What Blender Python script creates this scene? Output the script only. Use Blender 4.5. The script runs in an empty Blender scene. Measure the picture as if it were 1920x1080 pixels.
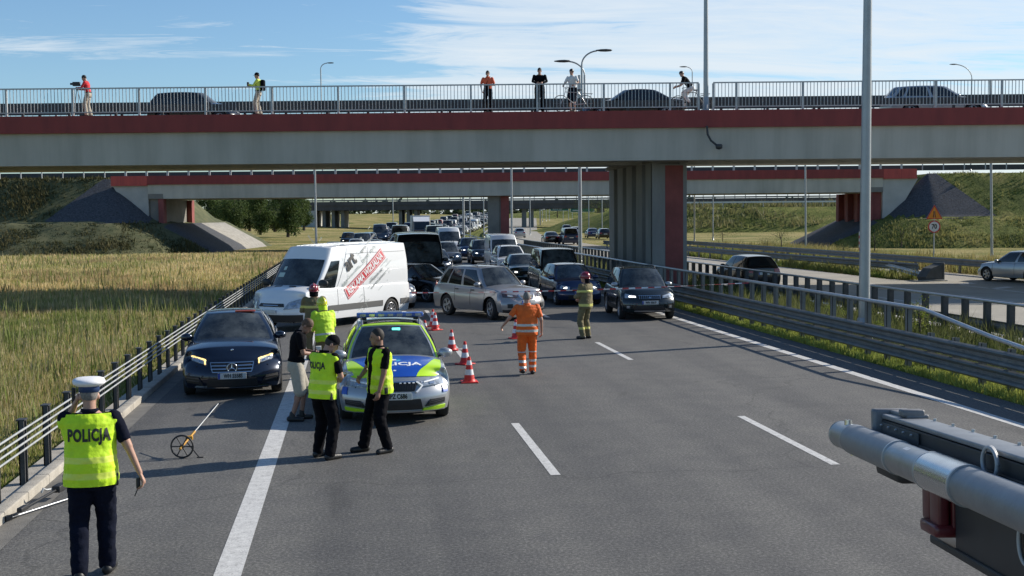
import bpy, bmesh, math, random
import numpy as np
from mathutils import Vector, Matrix, noise
R = math.radians
random.seed(7)
scene = bpy.context.scene
col = scene.collection

# ---------------------------------------------------------------- camera
CH = 3.35
FPX = 2280.0
YAW, PITCH, ROLL = R(7.4), math.atan(135/FPX), 0.0094
_f = Vector((math.sin(YAW)*math.cos(PITCH), math.cos(YAW)*math.cos(PITCH), -math.sin(PITCH)))
_r0 = Vector((math.cos(YAW), -math.sin(YAW), 0))
_u0 = _r0.cross(_f)
_u = _u0*math.cos(ROLL) + _r0*math.sin(ROLL)
_r = _r0*math.cos(ROLL) - _u0*math.sin(ROLL)
cam_d = bpy.data.cameras.new('camera')
cam = bpy.data.objects.new('camera', cam_d); col.objects.link(cam)
cam.matrix_world = Matrix(((_r.x,_u.x,-_f.x,0),(_r.y,_u.y,-_f.y,0),(_r.z,_u.z,-_f.z,CH),(0,0,0,1)))
cam_d.sensor_width = 36; cam_d.lens = 36*FPX/1920
cam_d.clip_start = .1; cam_d.clip_end = 9000
scene.camera = cam

def ray(px, py):
    return (_f*FPX + _r*(px-960) + _u*(540-py)).normalized()
def G(px, py, z=0.0):                       # point of the ground plane (height z) seen at a photograph pixel
    d = ray(px, py); t = (z-CH)/d.z
    return Vector((d.x*t, d.y*t, z))
def AT(px, py, Y):                          # point at road distance Y seen at a photograph pixel
    d = ray(px, py); t = Y/d.y
    return Vector((d.x*t, d.y*t, CH+d.z*t))
# ---------------------------------------------------------------- sky, sun, exposure
SUN_EL = R(29)
_sd = Vector((.955, .29, 0)).normalized()                 # horizontal direction towards the sun
SUN_AZ = math.atan2(_sd.x, _sd.y)                          # clockwise from +Y
world = bpy.data.worlds.new('World'); scene.world = world
world.use_nodes = True
nt = world.node_tree; nt.nodes.clear()
N = nt.nodes.new; L = nt.links.new
out = N('ShaderNodeOutputWorld'); bg = N('ShaderNodeBackground'); sky = N('ShaderNodeTexSky')
sky.sky_type = 'NISHITA'; sky.sun_disc = False
sky.sun_elevation = SUN_EL; sky.sun_rotation = SUN_AZ
sky.air_density = 1.0; sky.dust_density = .35; sky.ozone_density = 2.2; sky.altitude = 100
bg.inputs['Strength'].default_value = 0.105
tc = N('ShaderNodeTexCoord'); sep = N('ShaderNodeSeparateXYZ'); L(tc.outputs['Generated'], sep.inputs[0])
def mth(op, a, b=None, c=None):
    n = N('ShaderNodeMath'); n.operation = op
    for i, v in enumerate((a, b, c)):
        if v is None: continue
        if isinstance(v, (int, float)): n.inputs[i].default_value = v
        else: L(v, n.inputs[i])
    return n.outputs[0]
zc = mth('ADD', mth('MAXIMUM', sep.outputs['Z'], 0.0), 0.055)
cu = mth('DIVIDE', sep.outputs['X'], zc); cv = mth('DIVIDE', sep.outputs['Y'], zc)
cmb = N('ShaderNodeCombineXYZ'); L(mth('MULTIPLY', cu, .42), cmb.inputs[0]); L(cv, cmb.inputs[1])
n1 = N('ShaderNodeTexNoise'); n1.inputs['Scale'].default_value = .42; n1.inputs['Detail'].default_value = 9; n1.inputs['Roughness'].default_value = .62
n1.inputs['Distortion'].default_value = .8
L(cmb.outputs[0], n1.inputs['Vector'])
n2 = N('ShaderNodeTexNoise'); n2.inputs['Scale'].default_value = 2.6; n2.inputs['Detail'].default_value = 7; n2.inputs['Roughness'].default_value = .7
n2.inputs['Distortion'].default_value = 1.3
L(cmb.outputs[0], n2.inputs['Vector'])
# more cloud towards the right of the view (bearing), little at the left
bear = mth('SUBTRACT', mth('MULTIPLY', sep.outputs['X'], math.cos(R(2))), mth('MULTIPLY', sep.outputs['Y'], math.sin(R(2))))
cov = N('ShaderNodeMapRange'); cov.interpolation_type = 'SMOOTHSTEP'
L(bear, cov.inputs['Value']); cov.inputs['From Min'].default_value = -.06; cov.inputs['From Max'].default_value = .10
cov.inputs['To Min'].default_value = -.11; cov.inputs['To Max'].default_value = .15
d = mth('ADD', mth('ADD', mth('MULTIPLY', n1.outputs['Fac'], 1.25), mth('MULTIPLY', n2.outputs['Fac'], .62)), mth('ADD', cov.outputs[0], -.405))
low = N('ShaderNodeMapRange'); L(sep.outputs['Z'], low.inputs['Value'])
low.inputs['From Min'].default_value = 0.0; low.inputs['From Max'].default_value = .16
low.inputs['To Min'].default_value = .05; low.inputs['To Max'].default_value = 0
d = mth('ADD', d, low.outputs[0])
hi = N('ShaderNodeMapRange'); L(sep.outputs['Z'], hi.inputs['Value']); hi.inputs['From Min'].default_value = .28; hi.inputs['From Max'].default_value = .55
hi.inputs['To Min'].default_value = 0; hi.inputs['To Max'].default_value = -.18
d = mth('ADD', d, hi.outputs[0])  # thins cloud overhead, out of view, to lower the ambient light
bk = N('ShaderNodeMapRange'); L(sep.outputs['Y'], bk.inputs['Value']); bk.inputs['From Min'].default_value = -.3; bk.inputs['From Max'].default_value = .4
bk.inputs['To Min'].default_value = -.25; bk.inputs['To Max'].default_value = 0
d = mth('ADD', d, bk.outputs[0])  # thins cloud behind the camera to lower the ambient light
ramp = N('ShaderNodeValToRGB'); L(d, ramp.inputs[0])
ramp.color_ramp.elements[0].position = .50; ramp.color_ramp.elements[0].color = (0,0,0,1)
ramp.color_ramp.elements[1].position = .78; ramp.color_ramp.elements[1].color = (.85,.85,.85,1)
e = ramp.color_ramp.elements.new(.62); e.color = (.6,.6,.6,1)
mix = N('ShaderNodeMix'); mix.data_type = 'RGBA'
L(ramp.outputs['Color'], mix.inputs['Factor'])
tint = N('ShaderNodeMix'); tint.data_type = 'RGBA'; tint.blend_type = 'MULTIPLY'; tint.inputs['Factor'].default_value = 1
L(sky.outputs['Color'], tint.inputs['A']); tint.inputs['B'].default_value = (.76,.92,1.05,1)
L(tint.outputs['Result'], mix.inputs['A']); mix.inputs['B'].default_value = (6.2,6.7,7.1,1)
L(mix.outputs['Result'], bg.inputs['Color']); L(bg.outputs[0], out.inputs[0])

sun_d = bpy.data.lights.new('sun', 'SUN'); sun_d.energy = 5.0; sun_d.angle = R(.53); sun_d.color = (1, .93, .82)
sun = bpy.data.objects.new('sun', sun_d); col.objects.link(sun)
_sv = Vector((_sd.x*math.cos(SUN_EL), _sd.y*math.cos(SUN_EL), math.sin(SUN_EL)))
sun.rotation_euler = _sv.to_track_quat('Z', 'Y').to_euler(); sun.location = (0,0,50)
vs = scene.view_settings
scene.display_settings.display_device = 'sRGB'
vs.view_transform = 'Standard'; vs.look = 'None'; vs.exposure = 0.32; vs.gamma = 1; vs.use_curve_mapping = False
scene.cycles.max_bounces = 6; scene.cycles.diffuse_bounces = 3; scene.cycles.glossy_bounces = 3
scene.cycles.transparent_max_bounces = 6; scene.cycles.use_denoising = True
# ---------------------------------------------------------------- helpers
def tag(o, label=None, cat=None, group=None, kind=None):
    if label: o['label'] = label
    if cat: o['category'] = cat
    if group: o['group'] = group
    if kind: o['kind'] = kind
    return o
def empty(name, loc=(0,0,0), rz=0, label=None, cat=None, group=None):
    o = bpy.data.objects.new(name, None); col.objects.link(o)
    o.empty_display_size = .3; o.location = loc; o.rotation_euler = (0,0,rz)
    return tag(o, label, cat, group)
def copy_tree(o, parent=None):
    c = o.copy(); col.objects.link(c); c.parent = parent
    for ch in list(o.children): copy_tree(ch, c)
    return c

MATS = {}
def mat(name, c, rough=.6, metal=0.0, var=0.0, vscale=3.0, bump=0.0, bscale=30.0, coat=0.0, emit=None, c2=None, spec=None, detail=5, stretch=None, alpha=None, trans=0.0):
    if name in MATS: return MATS[name]
    m = bpy.data.materials.new(name); m.use_nodes = True; MATS[name] = m
    t = m.node_tree; p = t.nodes['Principled BSDF']
    p.inputs['Base Color'].default_value = (*c, 1); p.inputs['Roughness'].default_value = rough
    p.inputs['Metallic'].default_value = metal; p.inputs['Coat Weight'].default_value = coat
    p.inputs['Coat Roughness'].default_value = .04
    if spec is not None: p.inputs['Specular IOR Level'].default_value = spec
    if trans: p.inputs['Transmission Weight'].default_value = trans
    if emit: p.inputs['Emission Color'].default_value = (*emit[:3],1); p.inputs['Emission Strength'].default_value = emit[3]
    if alpha is not None: p.inputs['Alpha'].default_value = alpha
    if var or bump or c2:
        g = t.nodes.new('ShaderNodeTexCoord'); mp = t.nodes.new('ShaderNodeMapping')
        t.links.new(g.outputs['Object'], mp.inputs['Vector'])
        if stretch: mp.inputs['Scale'].default_value = stretch
    if var or c2:
        n = t.nodes.new('ShaderNodeTexNoise'); n.inputs['Scale'].default_value = vscale; n.inputs['Detail'].default_value = detail
        n.inputs['Roughness'].default_value = .65
        t.links.new(mp.outputs[0], n.inputs['Vector'])
        r = t.nodes.new('ShaderNodeValToRGB')
        r.color_ramp.elements[0].position = .32; r.color_ramp.elements[1].position = .68
        a = [x*(1-var) for x in c]; b = c2 or [min(1, x*(1+var)) for x in c]
        r.color_ramp.elements[0].color = (*a,1); r.color_ramp.elements[1].color = (*b,1)
        t.links.new(n.outputs['Fac'], r.inputs[0]); t.links.new(r.outputs[0], p.inputs['Base Color'])
    if bump:
        n = t.nodes.new('ShaderNodeTexNoise'); n.inputs['Scale'].default_value = bscale; n.inputs['Detail'].default_value = 4
        t.links.new(mp.outputs[0], n.inputs['Vector'])
        b = t.nodes.new('ShaderNodeBump'); b.inputs['Strength'].default_value = bump; b.inputs['Distance'].default_value = .02
        t.links.new(n.outputs['Fac'], b.inputs['Height']); t.links.new(b.outputs[0], p.inputs['Normal'])
    return m

class MB:
    """collects geometry, builds ONE mesh object"""
    def __init__(s): s.v = []; s.f = []; s.m = []; s.sm = []
    def add(s, vs, fs, mi=0, smooth=False):
        o = len(s.v); s.v += [tuple(v) for v in vs]
        for f in fs: s.f.append([i+o for i in f]); s.m.append(mi); s.sm.append(smooth)
        return s
    def box(s, a, b, mi=0, M=None):
        x0,y0,z0 = a; x1,y1,z1 = b
        v = [(x0,y0,z0),(x1,y0,z0),(x1,y1,z0),(x0,y1,z0),(x0,y0,z1),(x1,y0,z1),(x1,y1,z1),(x0,y1,z1)]
        if M: v = [tuple(M @ Vector(q)) for q in v]
        return s.add(v, [(0,3,2,1),(4,5,6,7),(0,1,5,4),(1,2,6,5),(2,3,7,6),(3,0,4,7)], mi)
    def bev(s, a, b, r, mi=0, M=None):
        """box with chamfered edges"""
        bm = bmesh.new(); bmesh.ops.create_cube(bm, size=1)
        c = [(a[i]+b[i])/2 for i in range(3)]; d = [b[i]-a[i] for i in range(3)]
        for v in bm.verts: v.co = Vector([c[i]+v.co[i]*d[i] for i in range(3)])
        bmesh.ops.bevel(bm, geom=bm.edges[:], offset=r, segments=2, profile=.6, affect='EDGES', clamp_overlap=True)
        s.addbm(bm, mi, M, True); return s
    def addbm(s, bm, mi=0, M=None, smooth=False):
        bm.verts.ensure_lookup_table()
        for i, v in enumerate(bm.verts): v.index = i
        vs = [(M @ v.co) if M else v.co.copy() for v in bm.verts]
        s.add(vs, [[v.index for v in f.verts] for f in bm.faces], mi, smooth); bm.free(); return s
    def quad(s, a, b, c, d, mi=0): return s.add([a,b,c,d], [(0,1,2,3)], mi)
    def poly(s, pts, mi=0): return s.add(pts, [tuple(range(len(pts)))], mi)
    def prism(s, pts, axis, t, mi=0):
        """extrude closed polygon (3-D points) by the vector t"""
        n = len(pts); t = Vector(t); P = [Vector(p) for p in pts]
        v = P + [p+t for p in P]
        f = [tuple(range(n))[::-1], tuple(range(n, 2*n))] + [(i,(i+1)%n,n+(i+1)%n,n+i) for i in range(n)]
        return s.add(v, f, mi)
    def tube(s, path, r, seg=8, mi=0, cap=True, smooth=True):
        P = [Vector(p) for p in path]; n = len(P); rr = r if hasattr(r,'__len__') else [r]*n
        vs = []; fs = []; up = None
        for i, p in enumerate(P):
            d = (P[min(i+1,n-1)]-P[max(i-1,0)]).normalized()
            if up is None:
                up = Vector((0,0,1)) if abs(d.z) < .9 else Vector((0,1,0))
            a = d.cross(up)
            if a.length < 1e-4: a = d.cross(Vector((1,0,0)))
            a.normalize(); b = a.cross(d).normalized(); up = b
            for k in range(seg):
                t = 2*math.pi*k/seg; vs.append(p + a*math.cos(t)*rr[i] + b*math.sin(t)*rr[i])
        for i in range(n-1):
            for k in range(seg):
                k2 = (k+1)%seg; fs.append((i*seg+k, i*seg+k2, (i+1)*seg+k2, (i+1)*seg+k))
        s.add(vs, fs, mi, smooth)
        if cap:
            s.add([vs[k] for k in range(seg)], [tuple(range(seg))[::-1]], mi)
            s.add([vs[(n-1)*seg+k] for k in range(seg)], [tuple(range(seg))], mi)
        return s
    def lathe(s, prof, c=(0,0,0), axis='Z', seg=20, mi=0, smooth=True, arc=None):
        """prof: list of (radius, height)"""
        vs = []; fs = []; n = len(prof)
        for (r, h) in prof:
            for k in range(seg):
                t = 2*math.pi*k/seg; x, y = r*math.cos(t), r*math.sin(t)
                q = {'Z': (x,y,h), 'Y': (x,h,y), 'X': (h,x,y)}[axis]
                vs.append((c[0]+q[0], c[1]+q[1], c[2]+q[2]))
        for i in range(n-1):
            for k in range(seg):
                k2 = (k+1)%seg; fs.append((i*seg+k, i*seg+k2, (i+1)*seg+k2, (i+1)*seg+k))
        return s.add(vs, fs, mi, smooth)
    def build(s, name, mats, parent=None, loc=None, rz=0, smooth=None):
        me = bpy.data.meshes.new(name); me.from_pydata(s.v, [], s.f)
        if not isinstance(mats, (list, tuple)): mats = [mats]
        for m in mats: me.materials.append(m)
        me.polygons.foreach_set('material_index', s.m)
        me.polygons.foreach_set('use_smooth', [bool(x) if smooth is None else smooth for x in s.sm])
        me.update()
        o = bpy.data.objects.new(name, me); col.objects.link(o)
        if parent: o.parent = parent
        if loc is not None: o.location = loc
        o.rotation_euler = (0,0,rz)
        return o

def text_mesh(body, size, mi=0, bold=0.0, shear=0.0, extrude=.002, align='CENTER', cond=1.0, spacing=1.0):
    """lettering as flat mesh in the XY plane: returns verts, faces"""
    cu = bpy.data.curves.new('lettering', 'FONT'); cu.body = body; cu.size = size
    cu.align_x = align; cu.align_y = 'CENTER'; cu.offset = bold; cu.shear = shear; cu.extrude = extrude; cu.resolution_u = 3
    cu.space_character = spacing
    ob = bpy.data.objects.new('lettering', cu); col.objects.link(ob)
    dg = bpy.context.evaluated_depsgraph_get(); dg.update()
    me = bpy.data.meshes.new_from_object(ob.evaluated_get(dg))
    vs = [(v.co.x*cond, v.co.y, v.co.z) for v in me.vertices]; fs = [tuple(p.vertices) for p in me.polygons]
    bpy.data.objects.remove(ob); bpy.data.curves.remove(cu); bpy.data.meshes.remove(me)
    return vs, fs
def frame(o, x, y):
    """matrix with origin o and axes x, y (z = x cross y)"""
    x = Vector(x).normalized(); y = Vector(y); y = (y - x*y.dot(x)).normalized(); z = x.cross(y)
    return Matrix(((x.x,y.x,z.x,o[0]),(x.y,y.y,z.y,o[1]),(x.z,y.z,z.z,o[2]),(0,0,0,1)))
def put_text(mb, body, size, M, mi=0, warp=None, **k):
    vs, fs = text_mesh(body, size, **k)
    vs = [M @ Vector(v) for v in vs]
    if warp: vs = [warp(v) for v in vs]
    mb.add(vs, fs, mi)

# frame of the bridges: u to the right, d away (square to the view), both horizontal
RU = Vector((math.cos(YAW), -math.sin(YAW), 0)); FD = Vector((math.sin(YAW), math.cos(YAW), 0))
def B(u, d, z=0): return RU*u + FD*d + Vector((0,0,z))
def AD(px, py, d):
    r = ray(px, py); t = d/(r.dot(FD)); return Vector((r.x*t, r.y*t, CH+r.z*t))
def shift(Y):                                  # the road bends right in the distance
    if Y < 100: return 0.0
    if Y < 250: return (Y-100)**2/2000
    return 11.25 + (Y-250)*.15
def rise(Y):
    if Y < 180: return 0.0
    if Y < 480: return .00004*(Y-180)**2
    return 3.6
# ---------------------------------------------------------------- setting: ground, roads
def nmat(name, build):
    m = bpy.data.materials.new(name); m.use_nodes = True; MATS[name] = m
    build(m.node_tree, m.node_tree.nodes['Principled BSDF']); return m
def _noise(t, vec, scale, detail=6, rough=.6, dist=0):
    n = t.nodes.new('ShaderNodeTexNoise'); n.inputs['Scale'].default_value = scale; n.inputs['Detail'].default_value = detail
    n.inputs['Roughness'].default_value = rough; n.inputs['Distortion'].default_value = dist; t.links.new(vec, n.inputs['Vector']); return n.outputs['Fac']
def _ramp(t, fac, stops):
    r = t.nodes.new('ShaderNodeValToRGB'); t.links.new(fac, r.inputs[0]); el = r.color_ramp.elements
    while len(el) < len(stops): el.new(.5)
    for e, (p, c) in zip(el, stops): e.position = p; e.color = (*c, 1)
    return r.outputs[0]
def _mix(t, a, b, f, mode='MIX'):
    m = t.nodes.new('ShaderNodeMix'); m.data_type = 'RGBA'; m.blend_type = mode
    for s, v in (('A', a), ('B', b), ('Factor', f)):
        if isinstance(v, (int, float)): m.inputs[s].default_value = v
        elif isinstance(v, tuple): m.inputs[s].default_value = (*v, 1)
        else: t.links.new(v, m.inputs[s])
    return m.outputs['Result']
def _vec(t, sc=(1,1,1)):
    g = t.nodes.new('ShaderNodeTexCoord'); mp = t.nodes.new('ShaderNodeMapping'); mp.inputs['Scale'].default_value = sc
    t.links.new(g.outputs['Object'], mp.inputs['Vector']); return mp.outputs[0]
def _asphalt(t, p):
    v = _vec(t)
    fine = _noise(t, v, 27, 6, .9); mid = _noise(t, v, 1.6, 6, .65); wheel = _noise(t, _vec(t, (.75,.03,1)), 1.0, 3, .5)
    c = _ramp(t, fine, [(.32, (.030,.030,.030)), (.50, (.090,.088,.084)), (.67, (.262,.255,.24))])
    c = _mix(t, c, _ramp(t, mid, [(.3, (.84,.84,.86)), (.7, (1.14,1.13,1.10))]), 1.0, 'MULTIPLY')
    c = _mix(t, c, _ramp(t, wheel, [(.38, (.80,.80,.81)), (.62, (1.16,1.15,1.12))]), 1.0, 'MULTIPLY')
    # thin sealed cracks
    vo = t.nodes.new('ShaderNodeTexVoronoi'); vo.feature = 'DISTANCE_TO_EDGE'; vo.inputs['Scale'].default_value = .11
    wv = t.nodes.new('ShaderNodeVectorMath'); wv.operation = 'MULTIPLY_ADD'
    nn = t.nodes.new('ShaderNodeTexNoise'); nn.inputs['Scale'].default_value = .9; nn.inputs['Detail'].default_value = 5
    t.links.new(v, nn.inputs['Vector']); t.links.new(nn.outputs['Color'], wv.inputs[0]); wv.inputs[1].default_value = (1.4,1.4,1.4); t.links.new(v, wv.inputs[2])
    t.links.new(wv.outputs[0], vo.inputs['Vector'])
    cr = _ramp(t, vo.outputs['Distance'], [(0.0, (.45,.45,.45)), (.0022, (1,1,1))])
    c = _mix(t, c, cr, .55, 'MULTIPLY')
    # oil and tyre stains
    st = _noise(t, _vec(t, (1,.45,1)), .85, 4, .5, .4)
    c = _mix(t, c, _ramp(t, st, [(.24, (.50,.50,.50)), (.32, (1,1,1))]), .8, 'MULTIPLY')
    t.links.new(c, p.inputs['Base Color']); p.inputs['Roughness'].default_value = .78; p.inputs['Specular IOR Level'].default_value = .42
    b = t.nodes.new('ShaderNodeBump'); b.inputs['Strength'].default_value = .5; b.inputs['Distance'].default_value = .008
    t.links.new(_noise(t, v, 70, 3, .7), b.inputs['Height']); t.links.new(b.outputs[0], p.inputs['Normal'])
M_ASPH = nmat('asphalt', _asphalt)
M_ASPH2 = mat('pale sunlit asphalt', (.31,.285,.235), .8, var=.14, vscale=.5, bump=.3, bscale=60, detail=8)  # asphalt; glancing sun on the opposite road put into a paler colour
def _paint(t, p):
    v = _vec(t)
    w = _noise(t, v, 9, 7, .75); w2 = _noise(t, v, 60, 3, .8)
    c = _ramp(t, w, [(.30, (.20,.20,.19)), (.42, (.50,.49,.47)), (.7, (.68,.67,.64))])
    c = _mix(t, c, _ramp(t, w2, [(.34, (.30,.30,.30)), (.46, (1,1,1))]), .85, 'MULTIPLY')
    t.links.new(c, p.inputs['Base Color']); p.inputs['Roughness'].default_value = .7
M_PAINT = nmat('road paint', _paint)
def _field(t, p):
    v = _vec(t)
    a = _noise(t, v, .11, 7, .6, .3); b = _noise(t, _vec(t, (1,.5,1)), 1.4, 8, .75); s = _noise(t, v, 14, 4, .8)
    c = _ramp(t, a, [(.32, (.12,.14,.045)), (.45, (.21,.20,.075)), (.55, (.31,.26,.12)), (.68, (.36,.29,.15))])
    c = _mix(t, c, _ramp(t, b, [(.3, (.55,.6,.5)), (.62, (1.2,1.15,1.05))]), .9, 'MULTIPLY')
    c = _mix(t, c, _ramp(t, s, [(.3, (.6,.62,.55)), (.65, (1.2,1.2,1.15))]), .7, 'MULTIPLY')
    t.links.new(c, p.inputs['Base Color']); p.inputs['Roughness'].default_value = .95; p.inputs['Specular IOR Level'].default_value = .1
    bb = t.nodes.new('ShaderNodeBump'); bb.inputs['Strength'].default_value = .9; bb.inputs['Distance'].default_value = .18
    t.links.new(b, bb.inputs['Height']); t.links.new(bb.outputs[0], p.inputs['Normal'])
M_FIELD = nmat('meadow', _field)
def _slope(t, p):
    v = _vec(t)
    a = _noise(t, v, .35, 7, .65, .3); b = _noise(t, v, 2.6, 7, .75)
    c = _ramp(t, a, [(.34, (.085,.11,.032)), (.5, (.145,.165,.05)), (.66, (.24,.22,.085))])
    c = _mix(t, c, _ramp(t, b, [(.3, (.5,.55,.45)), (.65, (1.3,1.25,1.1))]), .9, 'MULTIPLY')
    t.links.new(c, p.inputs['Base Color']); p.inputs['Roughness'].default_value = .95; p.inputs['Specular IOR Level'].default_value = .1
    bb = t.nodes.new('ShaderNodeBump'); bb.inputs['Strength'].default_value = 1; bb.inputs['Distance'].default_value = .3
    t.links.new(b, bb.inputs['Height']); t.links.new(bb.outputs[0], p.inputs['Normal'])
M_SLOPE = nmat('slope grass', _slope)
M_PIER = mat('weathered pier concrete', (.25,.245,.23), .88, var=.22, vscale=.7, bump=.25, bscale=18, detail=9, stretch=(1,1,.25))
M_CONCX = mat('very dark concrete', (.085,.08,.08), .9, var=.2, vscale=.4)  # concrete darkened for the farthest overpass
M_SLOPE_SHADED = mat('shaded slope grass', (.045,.060,.022), .95, c2=(.12,.115,.05), vscale=.9, bump=1, bscale=4, detail=9)  # left slope grass, its shading by vegetation put into a darker colour
M_CONC = mat('concrete', (.36,.35,.315), .85, var=.16, vscale=.8, bump=.25, bscale=25, detail=8)
M_CONCL = mat('pale concrete', (.42,.41,.38), .85, var=.14, vscale=.6, bump=.2, bscale=20, detail=8)
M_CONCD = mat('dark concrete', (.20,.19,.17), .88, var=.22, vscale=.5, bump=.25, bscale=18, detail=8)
M_KERB = mat('kerb concrete', (.36,.33,.28), .9, var=.2, vscale=4, bump=.4, bscale=60)
M_GUT = mat('gutter concrete', (.15,.143,.13), .9, var=.25, vscale=3, bump=.4, bscale=70)
def _girder(t, p):
    v = _vec(t)
    streak = _noise(t, _vec(t, (1.6,1,.12)), 1.0, 6, .6); big = _noise(t, v, .22, 5, .6)
    c = _ramp(t, streak, [(.3, (.40,.38,.33)), (.55, (.48,.455,.40)), (.8, (.53,.505,.45))])
    c = _mix(t, c, _ramp(t, big, [(.3, (.86,.87,.86)), (.7, (1.08,1.07,1.05))]), 1.0, 'MULTIPLY')
    t.links.new(c, p.inputs['Base Color']); p.inputs['Roughness'].default_value = .85
M_GIRD = nmat('girder concrete', _girder)
def _red(t, p):
    v = _vec(t)
    pan = t.nodes.new('ShaderNodeTexBrick'); pan.offset = 0; pan.inputs['Scale'].default_value = 1
    pan.inputs['Brick Width'].default_value = 2.0; pan.inputs['Row Height'].default_value = 40; pan.inputs['Mortar Size'].default_value = .012
    pan.inputs['Color1'].default_value = (.46,.078,.064,1); pan.inputs['Color2'].default_value = (.52,.090,.070,1); pan.inputs['Mortar'].default_value = (.25,.045,.04,1)
    t.links.new(v, pan.inputs['Vector'])
    c = _mix(t, pan.outputs['Color'], _ramp(t, _noise(t, _vec(t, (1.2,1,.3)), 1.5, 7, .6), [(.3, (.8,.82,.85)), (.7, (1.12,1.08,1.05))]), 1.0, 'MULTIPLY')
    t.links.new(c, p.inputs['Base Color']); p.inputs['Roughness'].default_value = .75
M_RED = nmat('red parapet', _red)
M_REDW = mat('red wall paint', (.23,.065,.058), .85, var=.22, vscale=.7, bump=.2, bscale=15)
M_STEEL = mat('galvanised steel', (.42,.43,.43), .5, .35, var=.16, vscale=6)
M_STEELP = mat('pale galvanised steel', (.50,.51,.52), .38, .7, var=.12, vscale=5)
M_BEAM = mat('guard beam steel', (.175,.175,.165), .6, .3, var=.2, vscale=3, detail=8)
M_POSTD = mat('guard post steel', (.06,.062,.065), .6, .4, var=.2, vscale=5)
M_LAMP = mat('lamp post steel', (.36,.37,.37), .45, .55, var=.08, vscale=2)

# ground: one sheet to the horizon
def ysteps():
    y = -40.0; r = []
    while y < 6500:
        r.append(y); y += 6 if y < 120 else (12 if y < 600 else (60 if y < 1200 else 600))
    return r
YS = ysteps()
mb = MB()
XS = [-5200,-2000,-800,-300,-120,-60,-30,-15,-4.1,0,14,30,60,120,300,800,2000,5200]
def gz(x, Y):
    r = rise(Y)
    lowx = -.10
    if x < -20 and Y > 150: r += min(1.2, (Y-150)*.004)
    return r + lowx
vs = [(x + (shift(Y) if abs(x) < 500 else 0), Y, gz(x, Y)) for Y in YS for x in XS]
n = len(XS)
mb.add(vs, [(i*n+j, i*n+j+1, (i+1)*n+j+1, (i+1)*n+j) for i in range(len(YS)-1) for j in range(n-1)], 0, True)
tag(mb.build('ground', M_FIELD), kind='structure')

def strip(name, x0, x1, y0, y1, z, m, step=3.0, th=None, kind='structure', fx0=None, fx1=None):
    """a strip that follows the road"""
    mb = MB(); n = max(1, int((y1-y0)/step)); vs = []
    for i in range(n+1):
        Y = y0+(y1-y0)*i/n
        a = (fx0(Y) if fx0 else x0)+shift(Y); b = (fx1(Y) if fx1 else x1)+shift(Y)
        vs += [(a, Y, z+rise(Y)), (b, Y, z+rise(Y))]
    mb.add(vs, [(2*i, 2*i+1, 2*i+3, 2*i+2) for i in range(n)])
    if th:
        k = len(mb.v)
        lo = [(v[0], v[1], v[2]-th) for v in vs]; mb.add(vs+lo, [f for i in range(n) for f in ((2*i, 2*i+2, 2*n+2+2*i+2, 2*n+2+2*i), (2*i+3, 2*i+1, 2*n+2+2*i+1, 2*n+2+2*i+3))] + [(0, 2*n+2, 2*n+3, 1)])
    o = mb.build(name, m)
    if kind: o['kind'] = kind
    return o
strip('road', -3.62, 11.42, -12, 620, 0.0, M_ASPH)
def opp_l(Y): return 16.9
def opp_r(Y): return 26.6 if Y > 56 else 26.6 + (56-Y)*.35
strip('opposite_road', 0, 0, -12, 620, 0.0, M_ASPH2, fx0=opp_l, fx1=opp_r)
strip('ramp_road', 0, 0, 20, 110, -.004, M_ASPH2, fx0=lambda Y: 28.3-(Y-56)*.02 if Y > 56 else 24, fx1=lambda Y: 32.6)
# painted markings
def marking(name, x0, x1, y0, y1, step=6): return strip(name, x0, x1, y0, y1, .004, M_PAINT, step=step)
marking('road_edge_marking', -1.36, -1.10, -5, 600)
mk = MB()
for X in (2.54, 6.32):
    Y = 3.3
    while Y < 330:
        s0, s1 = shift(Y), shift(Y+4)
        mk.add([(X-.065+s0,Y,.004+rise(Y)),(X+.065+s0,Y,.004+rise(Y)),(X+.065+s1,Y+4,.004+rise(Y+4)),(X-.065+s1,Y+4,.004+rise(Y+4))], [(0,1,2,3)])
        Y += 12.05
tag(mk.build('lane_marking', M_PAINT), kind='structure')
marking('median_edge_marking', 10.20, 10.42, -5, 600)
marking('opposite_edge_marking', 17.25, 17.45, -5, 600)
mk = MB()
for X in (20.6, 24.2):
    Y = 6.0
    while Y < 300:
        s0, s1 = shift(Y), shift(Y+4)
        mk.add([(X-.065+s0,Y,.004+rise(Y)),(X+.065+s0,Y,.004+rise(Y)),(X+.065+s1,Y+4,.004+rise(Y+4)),(X-.065+s1,Y+4,.004+rise(Y+4))], [(0,1,2,3)])
        Y += 12.05
tag(mk.build('lane_marking', M_PAINT), kind='structure')
mk = MB()                                                     # hatched gore in front of the ramp nose
for k in range(3):
    y = 46+k*3.2; mk.add([(27.4,y,.004),(28.9,y+1.1,.004),(28.9,y+1.7,.004),(27.4,y+.6,.004)], [(0,1,2,3)])
mk.add([(27.1,38,.004),(27.25,38,.004),(27.75,58,.004),(27.6,58,.004)], [(0,1,2,3)])
tag(mk.build('lane_marking', M_PAINT), kind='structure')
# kerb and gutter on the left
strip('gutter', -3.92, -3.62, -12, 160, .002, M_GUT)
kb = MB(); Y = -6.0
while Y < 150:
    kb.bev((-4.07, Y, -.2), (-3.90, Y+.985, .115), .018); Y += 1.0
tag(kb.build('kerb', M_KERB), kind='structure')
strip('verge_path', -4.35, -4.07, -12, 150, .05, M_KERB)
strip('median_strip', 11.3, 16.9, -12, 420, -.012, M_SLOPE)
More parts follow.
